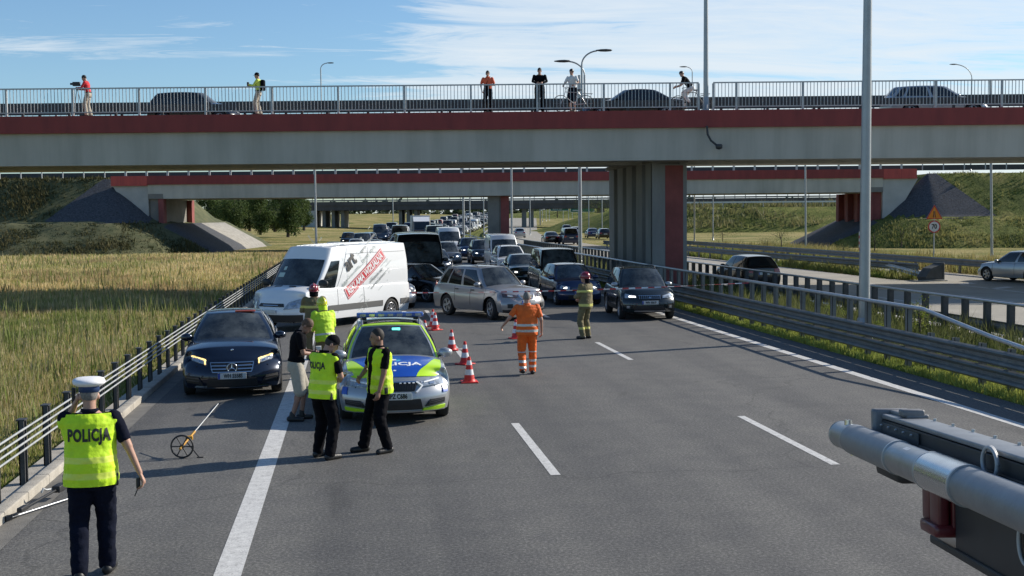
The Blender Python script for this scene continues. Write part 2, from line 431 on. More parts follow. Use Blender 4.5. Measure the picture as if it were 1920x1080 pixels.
# ---------------------------------------------------------------- bridges
def sweep(mb, sec, path, mi=0, close=False, smooth=False):
    """sweep section points (sideways, up) along path; sideways = right of travel"""
    P = [Vector(p) for p in path]; vs = []; k = len(sec)
    for i, p in enumerate(P):
        d = (P[min(i+1,len(P)-1)]-P[max(i-1,0)]); d.z = 0; d.normalize(); a = Vector((d.y, -d.x, 0))
        for (s, z) in sec: vs.append(p + a*s + Vector((0,0,z)))
    fs = []
    for i in range(len(P)-1):
        for j in range(k if close else k-1):
            j2 = (j+1)%k; fs.append((i*k+j, (i+1)*k+j, (i+1)*k+j2, i*k+j2))
    if close: fs += [tuple(range(k)), tuple(range((len(P)-1)*k, len(P)*k))[::-1]]
    mb.add(vs, fs, mi, smooth)

def railing_bridge(parent, u0, u1, y, z, h, gaps=(), bal=.14, postgap=2.72, off=0.0):
    r = MB(); ps = []
    u = u0+off
    while u < u1: ps.append(u); u += postgap
    segs = []; a = u0
    for g0, g1 in gaps: segs.append((a, g0)); a = g1
    segs.append((a, u1))
    for a, b in segs:
        r.box((a, y-.035, z+h-.05), (b, y+.035, z+h)); r.box((a, y-.015, z+.13), (b, y+.015, z+.17))
        k = a+.07
        while k < b: r.box((k-.012, y-.010, z+.17), (k+.012, y+.010, z+h-.05)); k += bal
    o = r.build('railing', M_STEEL, parent)
    for g0, g1 in gaps: ps += [g0, g1]
    for u in ps:
        if any(g0 < u < g1 for g0, g1 in gaps): continue
        p = MB(); p.box((u-.04, y-.04, z-.02), (u+.04, y+.045, z+h-.055)); p.build('post', M_STEEL, o)
    return o
def make_bridge(label, d0, wid, u0, u1, zd, zr, zb, tilt, rail_h, gaps=(), off=0.0, rails=True):
    t = empty('bridge', FD*d0, -YAW, label, 'bridge')
    W = wid
    def zz(y): return tilt*y/W - (.14 if .6 < y < W-.6 else 0)
    m = MB()                                                # deck slab with pavement
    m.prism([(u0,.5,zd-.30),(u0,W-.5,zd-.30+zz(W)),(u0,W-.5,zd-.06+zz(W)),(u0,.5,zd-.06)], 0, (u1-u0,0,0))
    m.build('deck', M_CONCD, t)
    for (ya, yb, zo) in ((0, .50, 0), (W-.50, W, tilt)):    # red edge beams
        m = MB(); m.prism([(u0,ya,zr+zo),(u0,yb,zr+zo),(u0,yb,zd+zo),(u0,ya,zd+zo)], 0, (u1-u0,0,0)); m.build('parapet', M_RED, t)
    for (ya, yb) in ((.16, 1.5), (3.4, 4.7), (6.3, 7.6), (W-1.5, W-.16)):
        m = MB(); a = zz(ya)
        m.prism([(u0,ya+.12,zb+a),(u0,yb-.1,zb+a),(u0,yb,zd-.32+a),(u0,ya,zd-.32+a)], 0, (u1-u0,0,0))
        m.build('girder', M_GIRD, t)
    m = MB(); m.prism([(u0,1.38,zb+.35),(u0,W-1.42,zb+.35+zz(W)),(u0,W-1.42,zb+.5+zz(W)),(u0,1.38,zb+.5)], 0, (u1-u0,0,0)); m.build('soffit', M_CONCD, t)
    if rails:
        railing_bridge(t, u0, u1, .2, zd, rail_h, gaps, off=off)
        railing_bridge(t, u0, u1, W-.25, zd+tilt, rail_h, (), bal=.28, off=off+.7)
    return t
br1 = make_bridge('near overpass with red edge beam and grey railing, people standing on it', 50, 11.4, -62, 62, 7.60, 6.90, 5.58, .36, 1.15, gaps=((7.72, 8.32),), off=.55)
# guard beam between walkway and lanes, and on the far side of the deck
g = MB(); W3 = [(.0,-.20),(.06,-.16),(.06,-.10),(0,-.04),(0,.04),(.06,.10),(.06,.16),(0,.20)]
for (y, z) in ((9.6, 8.62), (9.6, 8.92)): g.box((-62, y, z-.16), (62, y+.05, z+.12))
g.box((-62, 2.5, 7.98), (62, 2.55, 8.26))
for k in range(62): g.box((-61+2*k, 9.66, 7.7), (-60.88+2*k, 9.76, 9.0)); g.box((-61+2*k, 2.56, 7.6), (-60.9+2*k, 2.66, 8.2))
g.build('guard_beam', M_POSTD, br1)
dr = MB()                                                     # broken drain pipe under the parapet
p0 = B(8.02, 49.93, 6.95) ; 
dr.tube([Vector((8.02,-.06,6.95)), Vector((8.05,-.07,6.6)), Vector((8.18,-.08,6.35)), Vector((8.42,-.1,6.15)), Vector((8.5,-.14,6.10))], .045, 8)
dr.lathe([(.03,-.14),(.13,-.10),(.15,.04),(.10,.08)], c=(8.5,-.12,6.12), seg=12)
dr.build('drain_pipe', M_POSTD, br1)
st = MB(); st.box((8.02,-.012,6.1),(8.1,-.003,6.85)); 
# pier between the carriageways, its long side along the road
pr = B(6.05, 52.0); inv = Matrix.Rotation(YAW, 4, 'Z') @ Matrix.Translation(-(FD*50))
def loc1(v): return inv @ Vector(v)
m = MB()
x0, y0 = pr.x, pr.y
m2 = Matrix.Rotation(YAW, 4, 'Z') @ Matrix.Translation(-(FD*50))
x1 = x0+1.42
def pb(a, b, mi=0): m.box(a, b, mi, m2)
pb((x0+.22, y0+.1, -.3), (x1-.22, y0+9.2, 5.58), 0)
for k in range(5):
    ya = y0+k*1.93
    pb((x0-.02 if k else x0-.05, ya, -.3), (x0+.26, ya+(1.15), 5.56), 0)
    pb((x1-.26, ya, -.3), (x1+.02, ya+1.15, 5.56), 0)
pb((x0-.05, y0-.05, -.3), (x1+.05, y0+.12, 5.5), 0)
pier = m.build('pier', M_PIER, br1)
m = MB(); m.box((x0+.52, y0-.065, -.3), (x1-.12, y0-.045, 5.44), 0, m2); m.build('red_panel', M_REDW, pier)
m = MB(); m.box((x0-.1, y0-.1, 5.56), (x1+.1, y0+9.4, 5.72), 0, m2)
for k in range(3): m.box((x0+.3, y0+.4+k*3.9, 5.72), (x1-.3, y0+1.1+k*3.9, 5.98), 0, m2)
m.build('bearing_block', M_CONCD, pier)

br2 = make_bridge('second overpass with red edge beam beyond the near one', 125, 12, -37.3, 38.2, 7.80, 6.90, 5.45, .2, .52, rails=False)
# open parapet: concrete posts and dark panels
def far_parapet(parent, u0, u1, z, step=2.15):
    r = MB()
    r.box((u0-30, .12, z+.48), (u1+30, .20, z+.535)); r.build('handrail', M_BEAM, parent)
    pn = MB(); pn.box((u0-22, 2.6, z+.0), (u1+22, 2.7, z+.46)); pn.box((u0-22, 11.5, z+.2), (u1+22, 11.6, z+.72)); pn.build('guard_beam', M_POSTD, parent)
    u = u0-28; n = 0
    while u < u1+28:
        p = MB(); w = .10 if (u0-3 < u < u1+3) else .04
        p.box((u-w, .10, z-.15), (u+w, .22, z+.495)); p.build('post', M_STEEL, parent); u += step; n += 1
far_parapet(br2, -37.3, 38.2, 7.8)
for (a, b) in ((-41.0, -37.3), (38.2, 41.6)):
    m = MB(); m.box((a, .02, 6.80), (b, .48, 7.80)); m.build('parapet', M_RED, br2)
# abutments of the second overpass
for s, ua, ub in ((-1, -37.3, -36.3), (1, 38.2, 37.2)):
    m = MB()
    a, b = sorted((ua, ua+s*3.6)); m.prism([(a if s<0 else b, .30, 6.8), (a if s>0 else b, .30, 6.8), (a if s>0 else b, .30, 2.2), ((a if s<0 else b)-s*2.7, .30, 2.2)], 0, (0,.5,0))
    m.build('wing_wall', M_CONCL, br2)
    m = MB(); a, b = sorted((ua-s*1.55, ua)); m.box((a, .25, 5.45), (b+.001, .30+.6, 6.78)); m.build('end_block', M_CONCD, br2)
    m = MB(); a, b = sorted((ub, ub+s*.9)); m.box((a, .6, 1.2), (b, 12.2, 5.45)); m.build('abutment_wall', M_CONCD if s<0 else M_REDW, br2)
    for k in ((0, 3) if s < 0 else range(4)):
        m = MB(); a, b = sorted((ub-s*.02, ub-s*.55)); m.box((a, .32+k*3.7, 1.2), (b, 1.4+k*3.7, 5.43)); m.build('pilaster', M_REDW, br2)
# central pier of the second overpass
m = MB(); m.box((-2.45, 1.2, -.4), (-1.25, 11, 5.45)); m.box((-1.24, 1.35, -.4), (-.25, 10.8, 5.45)); pc = m.build('pier', M_CONCD, br2)
m = MB(); m.box((-1.1, 1.32, -.3), (-.22, 1.345, 5.4)); m.build('red_panel', M_REDW, pc)

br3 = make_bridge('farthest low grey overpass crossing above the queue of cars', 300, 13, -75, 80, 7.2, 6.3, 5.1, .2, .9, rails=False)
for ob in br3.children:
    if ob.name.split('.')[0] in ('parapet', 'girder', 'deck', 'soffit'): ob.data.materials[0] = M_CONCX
r = MB(); r.box((-75,.1,8.0),(80,.2,8.07)); r.box((-75,.25,7.35),(80,.3,7.7))
for k in range(60): r.box((-75+k*2.6,.1,7.2),(-74.85+k*2.6,.2,8.0))
r.build('railing', M_BEAM, br3)
for (u, w) in ((-46.5,.8),(-44.2,.8),(-41.9,.8),(-27.5,.8),(-25.6,.8),(-23.7,.8),(3.2,1.1),(5.0,1.1),(22.5,1.2)):
    m = MB(); m.box((u-w/2, 2, -.5), (u+w/2, 11, 5.1)); m.build('pier', M_CONCD, br3)
for s in (-1, 1):
    m = MB(); a, b = sorted((s*75-(0 if s<0 else 0), s*48.5 if s<0 else 36)); 
    if s < 0: m.prism([(-58,.3,6.4),(-48.5,.3,6.4),(-48.5,.3,0),(-51,.3,0)], 0, (0,12,0))
    m.v and m.build('abutment_wall', M_CONCL, br3)

# ---------------------------------------------------------------- embankments (radial profile round the approach)
M_BLOCK = mat('block paving', (.055,.058,.066), .9, var=.6, vscale=6, bump=1.0, bscale=7, detail=8)
M_PAVELIT = mat('sunlit slope paving', (.30,.28,.24), .9, var=.3, vscale=2.4, bump=.4, bscale=12, detail=8)  # lit copy of the slope paving, sunlight put into its colour
def prof(r, zt, zm):
    if r <= 0: return zt
    if r < 5: return zt-(zt-zm)*r/5
    if r < 6.1: return zm
    if r < 11.5: return zm*(1-(r-6.1)/5.4)-.05
    return -.35
def embank(s, uc, zt, zm, name, ua, ub):
    gu = np.arange(ua, ub+.01, .6 if abs(ub-ua) < 60 else .9); gd = np.arange(111, 166, .6)
    vs = []; fs = []; ms = []
    rnd = lambda u, d: noise.noise(Vector((u*.35, d*.35, 3)))*.22 + noise.noise(Vector((u*1.1, d*1.1, 5)))*.09
    for d in gd:
        for u in gu:
            e = max((u-uc)*-s, 0); f = max(126.5-d, d-(151 if s < 0 else 137.5), 0)
            r = math.hypot(e, f); z = prof(r, zt, zm)
            paved = (-s*(u-uc) > -4.8 and (r < 5.2) and d < 131) or (e > 5.6 and 123.6 < d < (150 if s < 0 else 143))
            if not paved and r > .6: z += rnd(u, d)*(1 if r < 11.5 else 0)
            vs.append(B(u, d, z))
    n = len(gu)
    for i in range(len(gd)-1):
        for j in range(n-1):
            u = gu[j]+.3; d = gd[i]+.3; e = max((u-uc)*-s, 0); f = max(126.5-d, d-(151 if s < 0 else 137.5), 0); r = math.hypot(e, f)
            mi = 0
            if e > 5.8 and 123.8 < d < (150 if s < 0 else 143): mi = 2 if (d > 138.5 and s < 0) else 1  # paving past the bridge shadow takes the lit copy
            fs.append((i*n+j, i*n+j+1, (i+1)*n+j+1, (i+1)*n+j)); ms.append(mi)
    me = bpy.data.meshes.new(name); me.from_pydata(vs, [], fs); me.materials.append(M_SLOPE_SHADED if s < 0 else M_SLOPE); me.materials.append(M_BLOCK); me.materials.append(M_PAVELIT)
    me.polygons.foreach_set('material_index', ms); me.polygons.foreach_set('use_smooth', [True]*len(fs)); me.update()
    o = bpy.data.objects.new(name, me); col.objects.link(o); o['kind'] = 'structure'; return o
def cone_paving(s, uc, zt, zm):
    mb = MB(); vs = []; K = 14; J = 22
    for i in range(K+1):
        r = .05+5.25*i/K; z = prof(r, zt, zm)+.05
        for j in range(J+1):
            t = j/J
            if t <= .7: a = t/.7*math.pi/2; u, d = uc-s*r*math.cos(a), 126.5-r*math.sin(a)
            else: q = (t-.7)/.3; u, d = uc+s*q*(.8+.95*r), 126.5-r
            vs.append(B(u, d, z+.03*noise.noise(Vector((u*2, d*2, 0)))))
    mb.add(vs, [(i*(J+1)+j, i*(J+1)+j+1, (i+1)*(J+1)+j+1, (i+1)*(J+1)+j) for i in range(K) for j in range(J)], 0, True)
    tag(mb.build('slope_paving', M_BLOCK), kind='structure')
cone_paving(-1, -41.4, 7.55, 2.95); cone_paving(1, 43.2, 7.35, 2.65)
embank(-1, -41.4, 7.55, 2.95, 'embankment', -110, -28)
embank(1, 43.2, 7.35, 2.65, 'embankment', 30, 115)
def smooth_(t): t = max(0, min(1, t)); return t*t*(3-2*t)
def ridge(name, pts, h0, half, seed):
    """long soft bank through the given (x, y) points"""
    mb = MB(); vs = []; k = 9; L_ = []
    for i in range(len(pts)-1):
        a, b = Vector(pts[i]), Vector(pts[i+1]); n = max(2, int((b-a).length/4))
        for j in range(n): L_.append(a.lerp(b, j/n))
    for i, p in enumerate(L_):
        d = (L_[min(i+1,len(L_)-1)]-L_[max(i-1,0)]).normalized(); a = Vector((d.y,-d.x))
        ew = smooth_(min(i, len(L_)-1-i)/4)
        for j in range(k+1):
            t = j/k*2-1; w = min(1, (1-abs(t))*1.5)*ew
            z = p.z*w + rise(p.y)-.4 + (.35*noise.noise(Vector((i*.4, j*.9, seed)))*min(1, 2*(1-abs(t))))
            q = Vector((p.x, p.y)) + Vector((a.x, a.y))*t*half; vs.append((q.x, q.y, z))
    fs = [(i*(k+1)+j, (i+1)*(k+1)+j, (i+1)*(k+1)+j+1, i*(k+1)+j+1) for i in range(len(L_)-1) for j in range(k)]
    mb.add(vs, fs, 0, True); return tag(mb.build(name, M_SLOPE), kind='structure')
ridge('embankment', [Vector((46,262,3.2)), Vector((58,236,4.5)), Vector((95,228,4.9)), Vector((150,228,5.1)), Vector((260,240,6))], 0, 17, 3)
ridge('embankment', [Vector((-400,330,7)), Vector((-120,305,7)), Vector((-38,292,6.6))], 0, 24, 5)
ridge('embankment', [Vector((-12,330,2.6)), Vector((-30,420,4.0)), Vector((-60,560,4.5))], 0, 20, 6)
ridge('embankment', [Vector((100,420,3.5)), Vector((140,620,5.0)), Vector((260,900,7.5))], 0, 60, 7)

# ---------------------------------------------------------------- barriers
t = empty('guard_rail', (-4.15, 8, 0), 0, 'low steel barrier of three pipes on posts along the left kerb', 'guard rail')
for k in range(56):
    m = MB(); Y = k*1.2+.56
    m.box((-.035, Y-.075, -.1), (.035, Y-.045, .86)); m.box((-.035, Y+.045, -.1), (.035, Y+.075, .86)); m.box((-.035, Y-.075, -.1), (-.02, Y+.075, .86)); m.box((-.055, Y-.08, .86), (.05, Y+.08, .875))
    m.build('post', M_POSTD, t)
for z in (.52, .605, .69, .775):
    m = MB(); m.tube([(.065, 0, z), (.065, 68, z)], .014, 8); m.build('rail', M_STEEL, t)

def wbeam(hh=.2):
    s = hh/.2
    return [(.0,-.20*s),(-.05,-.17*s),(-.075,-.13*s),(-.05,-.08*s),(.0,-.045*s),(.0,.045*s),(-.05,.08*s),(-.075,.13*s),(-.05,.17*s),(.0,.20*s),(.012,.19*s),(-.04,.125*s),(.012,.04*s),(.012,-.04*s),(-.04,-.125*s),(.012,-.19*s)]
def pathY(X, y0, y1, z, st=2.0):
    n = max(1, int((y1-y0)/st)); r = []
    for i in range(n+1):
        Y = y0+(y1-y0)*i/n; r.append((X(Y) if callable(X) else X+shift(Y), Y, z+rise(Y)))
    return r
t = empty('guard_rail', (11.35, 3, 0), 0, 'double beam crash barrier with a pipe on top, right of our lanes', 'guard rail')
def rel(path, o=(11.35,3,0)): return [(p[0]-o[0], p[1]-o[1], p[2]-o[2]) for p in path]
for z, hb in ((.31, .15), (.635, .155)):
    m = MB(); sweep(m, wbeam(hb), rel(pathY(11.80, 3, 300, z)), close=True)
    for k in range(60): m.lathe([(.0,-.012),(.016,-.008),(.016,0)], c=(11.80-.02-11.35-.03, .6+k*2.0*.667, z), axis='X', seg=6)
    m.build('beam', M_BEAM, t)
m = MB(); pp = rel(pathY(11.88, 24.2, 300, 1.31, 3)); pp = [(.53, 0.0, .83), (.53, 17.0, .87), (.53, 18.5, 1.0)] + pp
m.tube(pp, .045, 8); m.build('pipe', M_STEELP, t)
for k in range(92):
    Y = 4.05+k*1.045 if k < 92 else 0
    m = MB(); x = 11.85+shift(Y)-11.35; y = Y-3
    ztop = 1.28 if Y > 24 else (.84+.0*(Y))
    m.box((x, y-.06, -.2), (x+.012, y+.06, ztop)); m.box((x, y-.06, -.2), (x+.11, y-.048, ztop)); m.box((x, y+.048, -.2), (x+.11, y+.06, ztop))
    m.build('post', M_BEAM, t)
t = empty('guard_rail', (16.3, 8, 0), 0, 'dark barrier with posts and a thin top pipe, nearer side of the opposite carriageway', 'guard rail')
m = MB(); sweep(m, [(-a, b) for a, b in wbeam(.16)][::-1], rel(pathY(16.5, 8, 260, .36, 3), (16.3,8,0)), close=True); m.build('beam', M_BEAM, t)
m = MB(); m.tube(rel(pathY(16.3, 8, 260, 1.03, 3), (16.3,8,0)), .04, 8); m.build('pipe', M_STEELP, t)
for k in range(95):
    Y = 9+k*1.15; m = MB(); x = 16.3+shift(Y)-16.3; y = Y-8
    m.box((x-.05, y-.075, -.2), (x+.10, y+.075, 1.0)); m.build('post', M_POSTD, t)
def simple_rail(label, X, y0, y1, zt, step=2.6):
    o = (X(y0), y0, 0); t = empty('guard_rail', o, 0, label, 'guard rail')
    m = MB(); sweep(m, wbeam(.19), rel([(X(y0+(y1-y0)*i/30), y0+(y1-y0)*i/30, zt-.18) for i in range(31)], o), close=True); m.build('beam', M_BEAM, t)
    Y = y0+.5
    while Y < y1:
        m = MB(); m.box((X(Y)-o[0]+.02, Y-y0-.05, -.25), (X(Y)-o[0]+.14, Y-y0+.05, zt-.02)); m.build('post', M_BEAM, t); Y += step
simple_rail('far guard rail behind the ramp, below the speed sign', lambda Y: 32.9-(Y-50)*.01, 44, 118, .78)
simple_rail('guard rail on the grass nose between carriageway and ramp', lambda Y: 28.2-(Y-58)*.045, 58, 122, .76)

# ---------------------------------------------------------------- lamps
def lamp_post(x, y, h, label, r0=.11, r1=.06, arm=0, z0=0, lean=0.0, group='lamp posts along the road', armlen=1.6, direct=1, parts=True, az=0.0):
    t = empty('street_lamp', (x, y, z0), az, label, 'street lamp', group)
    m = MB(); m.tube([(0,0,0), (lean*h*.5, 0, h*.5), (lean*h, 0, h)], [r0, (r0+r1)/2, r1], 10); m.lathe([(r0*1.9,0),(r0*1.9,.03),(r0*1.25,.05),(r0*1.2,.5),(r0,.55)], seg=10); m.build('pole', M_LAMP, t)
    if arm:
        m = MB(); pts = []
        for i in range(9):
            a = i/8*math.pi/2*.92; pts.append((direct*(armlen*(1-math.cos(a))), 0, h+armlen*.8*math.sin(a)))
        m.tube(pts, r1*.75, 6); m.build('arm', M_LAMP, t)
        e = pts[-1]; m = MB()
        prof_ = [(.0,-.42),(.06,-.38),(.13,-.15),(.15,.1),(.11,.34),(.0,.42)]
        mm = Matrix.Translation((e[0]+direct*.35, 0, e[2]+.02)) @ Matrix.Diagonal((1,1,.45,1))
        vs = MB(); vs.lathe(prof_, axis='X', seg=10); m.add([mm @ Vector(v) for v in vs.v], vs.f, 0, True); m.build('lamp_head', M_POSTD, t)
    return t
G_L = 'lamp posts along the road'
_p = AT(1620, 600, 31.0); lamp_post(_p.x, 31.0, 15, 'thick tall lamp post in the median, nearest the camera', .155, .085, lean=.004)
lamp_post(14.0, 74.6, 12, 'tall lamp post in the median just left of the bridge pier', .13, .09)
lamp_post(14.0, 107.5, 12, 'lamp post in front of the central pier of the second overpass', .11, .08)
lamp_post(-3.65, 121.5, 12, 'lamp post beside the queue, left of the road before the second overpass', .12, .08)
for q in ((1511, 462, 102, 'thin lamp post right of the ramp, in front of the paved slope', -.012), (1302, 458, 134, 'thin lamp post just right of the big pier'  , 0), (1860, 480, 76, 'thin lamp post near the silver estate car, right edge', -.025), (1337, 452, 155, 'short far lamp post beside the opposite carriageway', 0)):
    p = AT(q[0], q[1], q[2]); lamp_post(p.x, p.y, 12 if q[2] != 155 else 7.0, q[3], .09, .07, lean=q[4], z0=min(p.z, .0))
p = B(8.02, 50.2, 7.6); lamp_post(p.x, p.y, 7.5, 'lamp post rising from the near overpass railing by the right cyclist', .11, .075, z0=7.6, group='lamp posts on the overpass')
p = AD(1091, 160, 60.3); lamp_post(p.x, p.y, p.z+1.0-7.5, 'curved lamp with its head to the right, behind the person in white', .06, .05, 1, 7.5, armlen=.85, direct=1, group='lamp posts on the overpass', az=-YAW)
p = AD(1096, 160, 60.6); lamp_post(p.x, p.y, p.z+.5-7.5, 'curved lamp with its head to the left, behind the person in white', .06, .05, 1, 7.5, armlen=.85, direct=-1, group='lamp posts on the overpass', az=-YAW)
p = AD(602, 168, 131); lamp_post(p.x, p.y, p.z+2.2-7.7, 'small far lamp left of centre above the railing', .07, .06, 1, 7.7, armlen=.75, group='lamp posts on the overpass', az=-YAW)
p = AD(1298, 160, 131); lamp_post(p.x, p.y, p.z+1.4-7.7, 'tiny far lamp above the right cyclist', .06, .05, 1, 7.7, armlen=.7, direct=-1, group='lamp posts on the overpass', az=-YAW)
p = AD(1822, 165, 131); lamp_post(p.x, p.y, p.z+1.0-7.7, 'far curved lamp above the white van on the overpass', .07, .06, 1, 7.7, armlen=1.9, direct=-1, group='lamp posts on the overpass', az=-YAW)
for i, (px, d, h) in enumerate(((869,160,12),(881,172,12),(907,196,12),(737,205,10),(994,215,9),(1104,235,10),(1129,222,10),(1017,380,6),(1024,392,6),(1030,405,6),(1056,360,6),(1066,372,6),(1073,385,6))):
    p = AD(px, 405, d); lamp_post(p.x, p.y, h, ['thick pale pole among the queued cars','pale pole right beside the thick one','thin pole left of the second overpass pier','thin pole above the pale box truck','slim pole right of the second overpass pier','slim pole left of the big pier','slim pole close to the left side of the big pier'][i] if i < 7 else ('distant lamp pole under the green gantry, ' + ['leftmost','second from left','third from left','third from right','second from right','rightmost'][i-7]), .16 if i in (0,) else .09, .12 if i == 0 else .08, z0=rise(p.y)-.3, group='distant lamp posts')
# ---------------------------------------------------------------- vehicles (front = local +x, left = +y, origin on the ground)
def smooth(t): t = max(0, min(1, t)); return t*t*(3-2*t)
def lerp(a, b, t): return a+(b-a)*t
def curve(pts):
    """smooth interpolation (Catmull style, monotone in x)"""
    xs = [p[0] for p in pts]; zs = [p[1] for p in pts]; n = len(xs)
    m = []
    for i in range(n):
        if i == 0: m.append((zs[1]-zs[0])/(xs[1]-xs[0]))
        elif i == n-1: m.append((zs[-1]-zs[-2])/(xs[-1]-xs[-2]))
        else:
            a = (zs[i]-zs[i-1])/(xs[i]-xs[i-1]); b = (zs[i+1]-zs[i])/(xs[i+1]-xs[i]); m.append(0 if a*b <= 0 else 2*a*b/(a+b))
    def f(x):
        if x <= xs[0]: return zs[0]
        if x >= xs[-1]: return zs[-1]
        i = 0
        while x > xs[i+1]: i += 1
        h = xs[i+1]-xs[i]; t = (x-xs[i])/h
        return (2*t**3-3*t*t+1)*zs[i]+(t**3-2*t*t+t)*h*m[i]+(-2*t**3+3*t*t)*zs[i+1]+(t**3-t*t)*h*m[i+1]
    return f
def gridf(bm, P, A, Bq, mi, flip=False):
    """grid of faces over P(a, b)"""
    vs = [[bm.verts.new(P(a, b)) for b in Bq] for a in A]
    for i in range(len(A)-1):
        for j in range(len(Bq)-1):
            q = [vs[i][j], vs[i+1][j], vs[i+1][j+1], vs[i][j+1]]
            if flip: q.reverse()
            try: f = bm.faces.new(q); f.material_index = mi; f.smooth = True
            except ValueError: pass
def finish(bm, name, mats, parent, sub=1, shade=True):
    bmesh.ops.remove_doubles(bm, verts=bm.verts, dist=.0015)
    me = bpy.data.meshes.new(name); bm.to_mesh(me); bm.free()
    for m in mats: me.materials.append(m)
    o = bpy.data.objects.new(name, me); col.objects.link(o)
    if sub:
        md = o.modifiers.new('s', 'SUBSURF'); md.levels = sub; md.render_levels = sub
        dg = bpy.context.evaluated_depsgraph_get(); dg.update()
        nm = bpy.data.meshes.new_from_object(o.evaluated_get(dg)); o.modifiers.clear(); old = o.data; o.data = nm; nm.name = name
        bpy.data.meshes.remove(old)
    o.parent = parent; return o
def patch(mb, P, c, n=6, m=4, off=.006, mi=0, cen=(0,0,.7), skirt=.02):
    """thin panel lying on the surface P(a,b); c = four (a,b) corners in order"""
    g = []; cen = Vector(cen)
    for i in range(n+1):
        row = []
        for j in range(m+1):
            s, t = i/n, j/m
            a = lerp(lerp(c[0][0],c[1][0],s), lerp(c[3][0],c[2][0],s), t); b = lerp(lerp(c[0][1],c[1][1],s), lerp(c[3][1],c[2][1],s), t)
            p = Vector(P(a, b)); e = 1e-3; da = Vector(P(a+e, b))-p; db = Vector(P(a, b+e))-p
            nn = da.cross(db)
            if nn.length < 1e-12: nn = p-cen
            nn.normalize()
            if nn.dot(p-cen) < 0: nn = -nn
            row.append((p+nn*off, p-nn*skirt))
        g.append(row)
    vs = [x[0] for r in g for x in r]; k = m+1
    fs = [(i*k+j, (i+1)*k+j, (i+1)*k+j+1, i*k+j+1) for i in range(n) for j in range(m)]
    mb.add(vs, fs, mi, True)
    ring = [(i, 0) for i in range(n+1)] + [(n, j) for j in range(1, m+1)] + [(i, m) for i in range(n-1, -1, -1)] + [(0, j) for j in range(m-1, 0, -1)]
    sv = []; 
    for (i, j) in ring: sv += [g[i][j][0], g[i][j][1]]
    q = len(ring); mb.add(sv, [(2*i, 2*i+1, (2*i+3)%(2*q), (2*i+2)%(2*q)) for i in range(q)], mi, False)

def paint(name, c, metal=.35, rough=.32): return mat(name, c, rough, metal, coat=.8, spec=.5, bump=.03, bscale=1.5)
M_GLASS = mat('vehicle glass', (.012,.016,.018), .06, 0, spec=.75, var=.5, vscale=1.2)
M_GLASS2 = mat('windscreen glass', (.020,.026,.027), .06, 0, spec=.8, var=.85, vscale=2.3, c2=(.075,.085,.085))
M_RUB = mat('tyre rubber', (.022,.022,.022), .85, var=.2, vscale=12)
M_BLK = mat('black plastic', (.020,.020,.021), .55, var=.2, vscale=10)
M_RIM = mat('alloy rim', (.42,.42,.43), .3, .8)
M_RIMD = mat('dark rim', (.10,.10,.11), .4, .6)
M_CHR = mat('chrome', (.62,.63,.64), .16, 1.0)
M_HL = mat('headlight glass', (.45,.48,.50), .12, .5, var=.5, vscale=9)
M_HLON = mat('lit headlight', (.8,.8,.8), .2, 0, emit=(1,.97,.9,2.2))
M_DRL = mat('amber day light', (.8,.6,.3), .2, 0, emit=(1,.68,.22,1.3))
M_TL = mat('tail light', (.32,.012,.012), .2, 0, coat=.5)
M_PLATE = mat('number plate', (.55,.56,.54), .5, 0, var=.06, vscale=20)
M_TXT = mat('black lettering', (.02,.02,.02), .6)
M_BLUE = mat('plate blue', (.02,.05,.30), .5)
M_INT = mat('dark interior', (.012,.012,.013), .8)

_WH = {}
def wheel_meshes(rad, wid, style):
    k = (rad, wid, style)
    if k in _WH: return _WH[k]
    m = MB(); r = rad; w = wid/2; ri = r*.66
    m.lathe([(ri,-w*.8),(r*.80,-w),(r*.95,-w*.92),(r,-w*.6),(r,w*.6),(r*.95,w*.92),(r*.80,w),(ri,w*.8),(ri,-w*.8)], axis='Y', seg=26)
    ty = m.build('tyre', M_RUB)
    m = MB(); m.lathe([(ri,-w*.8),(ri*.98,w*.75),(ri*.93,w*.82),(ri*.90,w*.5),(.02,w*.15),(0,w*.15)], axis='Y', seg=26, mi=1)
    m.lathe([(ri*1.0,w*.70),(ri*1.0,w*.86),(ri*.91,w*.84),(ri*.88,w*.6)], axis='Y', seg=26, mi=0)
    ns = 5 if style == 0 else (10 if style == 1 else 7)
    for i in range(ns):
        a = 2*math.pi*i/ns; c, s = math.cos(a), math.sin(a); hw = (.085 if style == 0 else .045 if style == 1 else .07)*r/.33
        P = []
        for (rr, ww, yy) in ((.04, hw*.8, w*.80), (ri*.93, hw*1.0, w*.78)):
            for sg in (-1, 1): P.append((rr*c - sg*ww*s*.5, yy, rr*s + sg*ww*c*.5))
        Q = [(p[0], p[1]-.05, p[2]) for p in P]
        m.add(P+Q, [(0,1,3,2),(0,2,6,4),(1,5,7,3),(4,6,7,5)], 0)
    m.lathe([(.055,w*.6),(.055,w*.88),(.0,w*.90)], axis='Y', seg=12, mi=0)
    ri_ = m.build('rim', [M_RIM if style != 2 else M_RIMD, M_INT])
    _WH[k] = (ty.data, ri_.data)
    bpy.data.objects.remove(ty); bpy.data.objects.remove(ri_)
    return _WH[k]
def add_wheel(parent, x, y, rad, wid, style, steer=0):
    ty, ri = wheel_meshes(rad, wid, style)
    w = empty('wheel', (x, y, rad), steer + (math.pi if y < 0 else 0)); w.parent = parent
    for nme, me in (('tyre', ty), ('rim', ri)):
        o = bpy.data.objects.new(nme, me); col.objects.link(o); o.parent = w
    return w

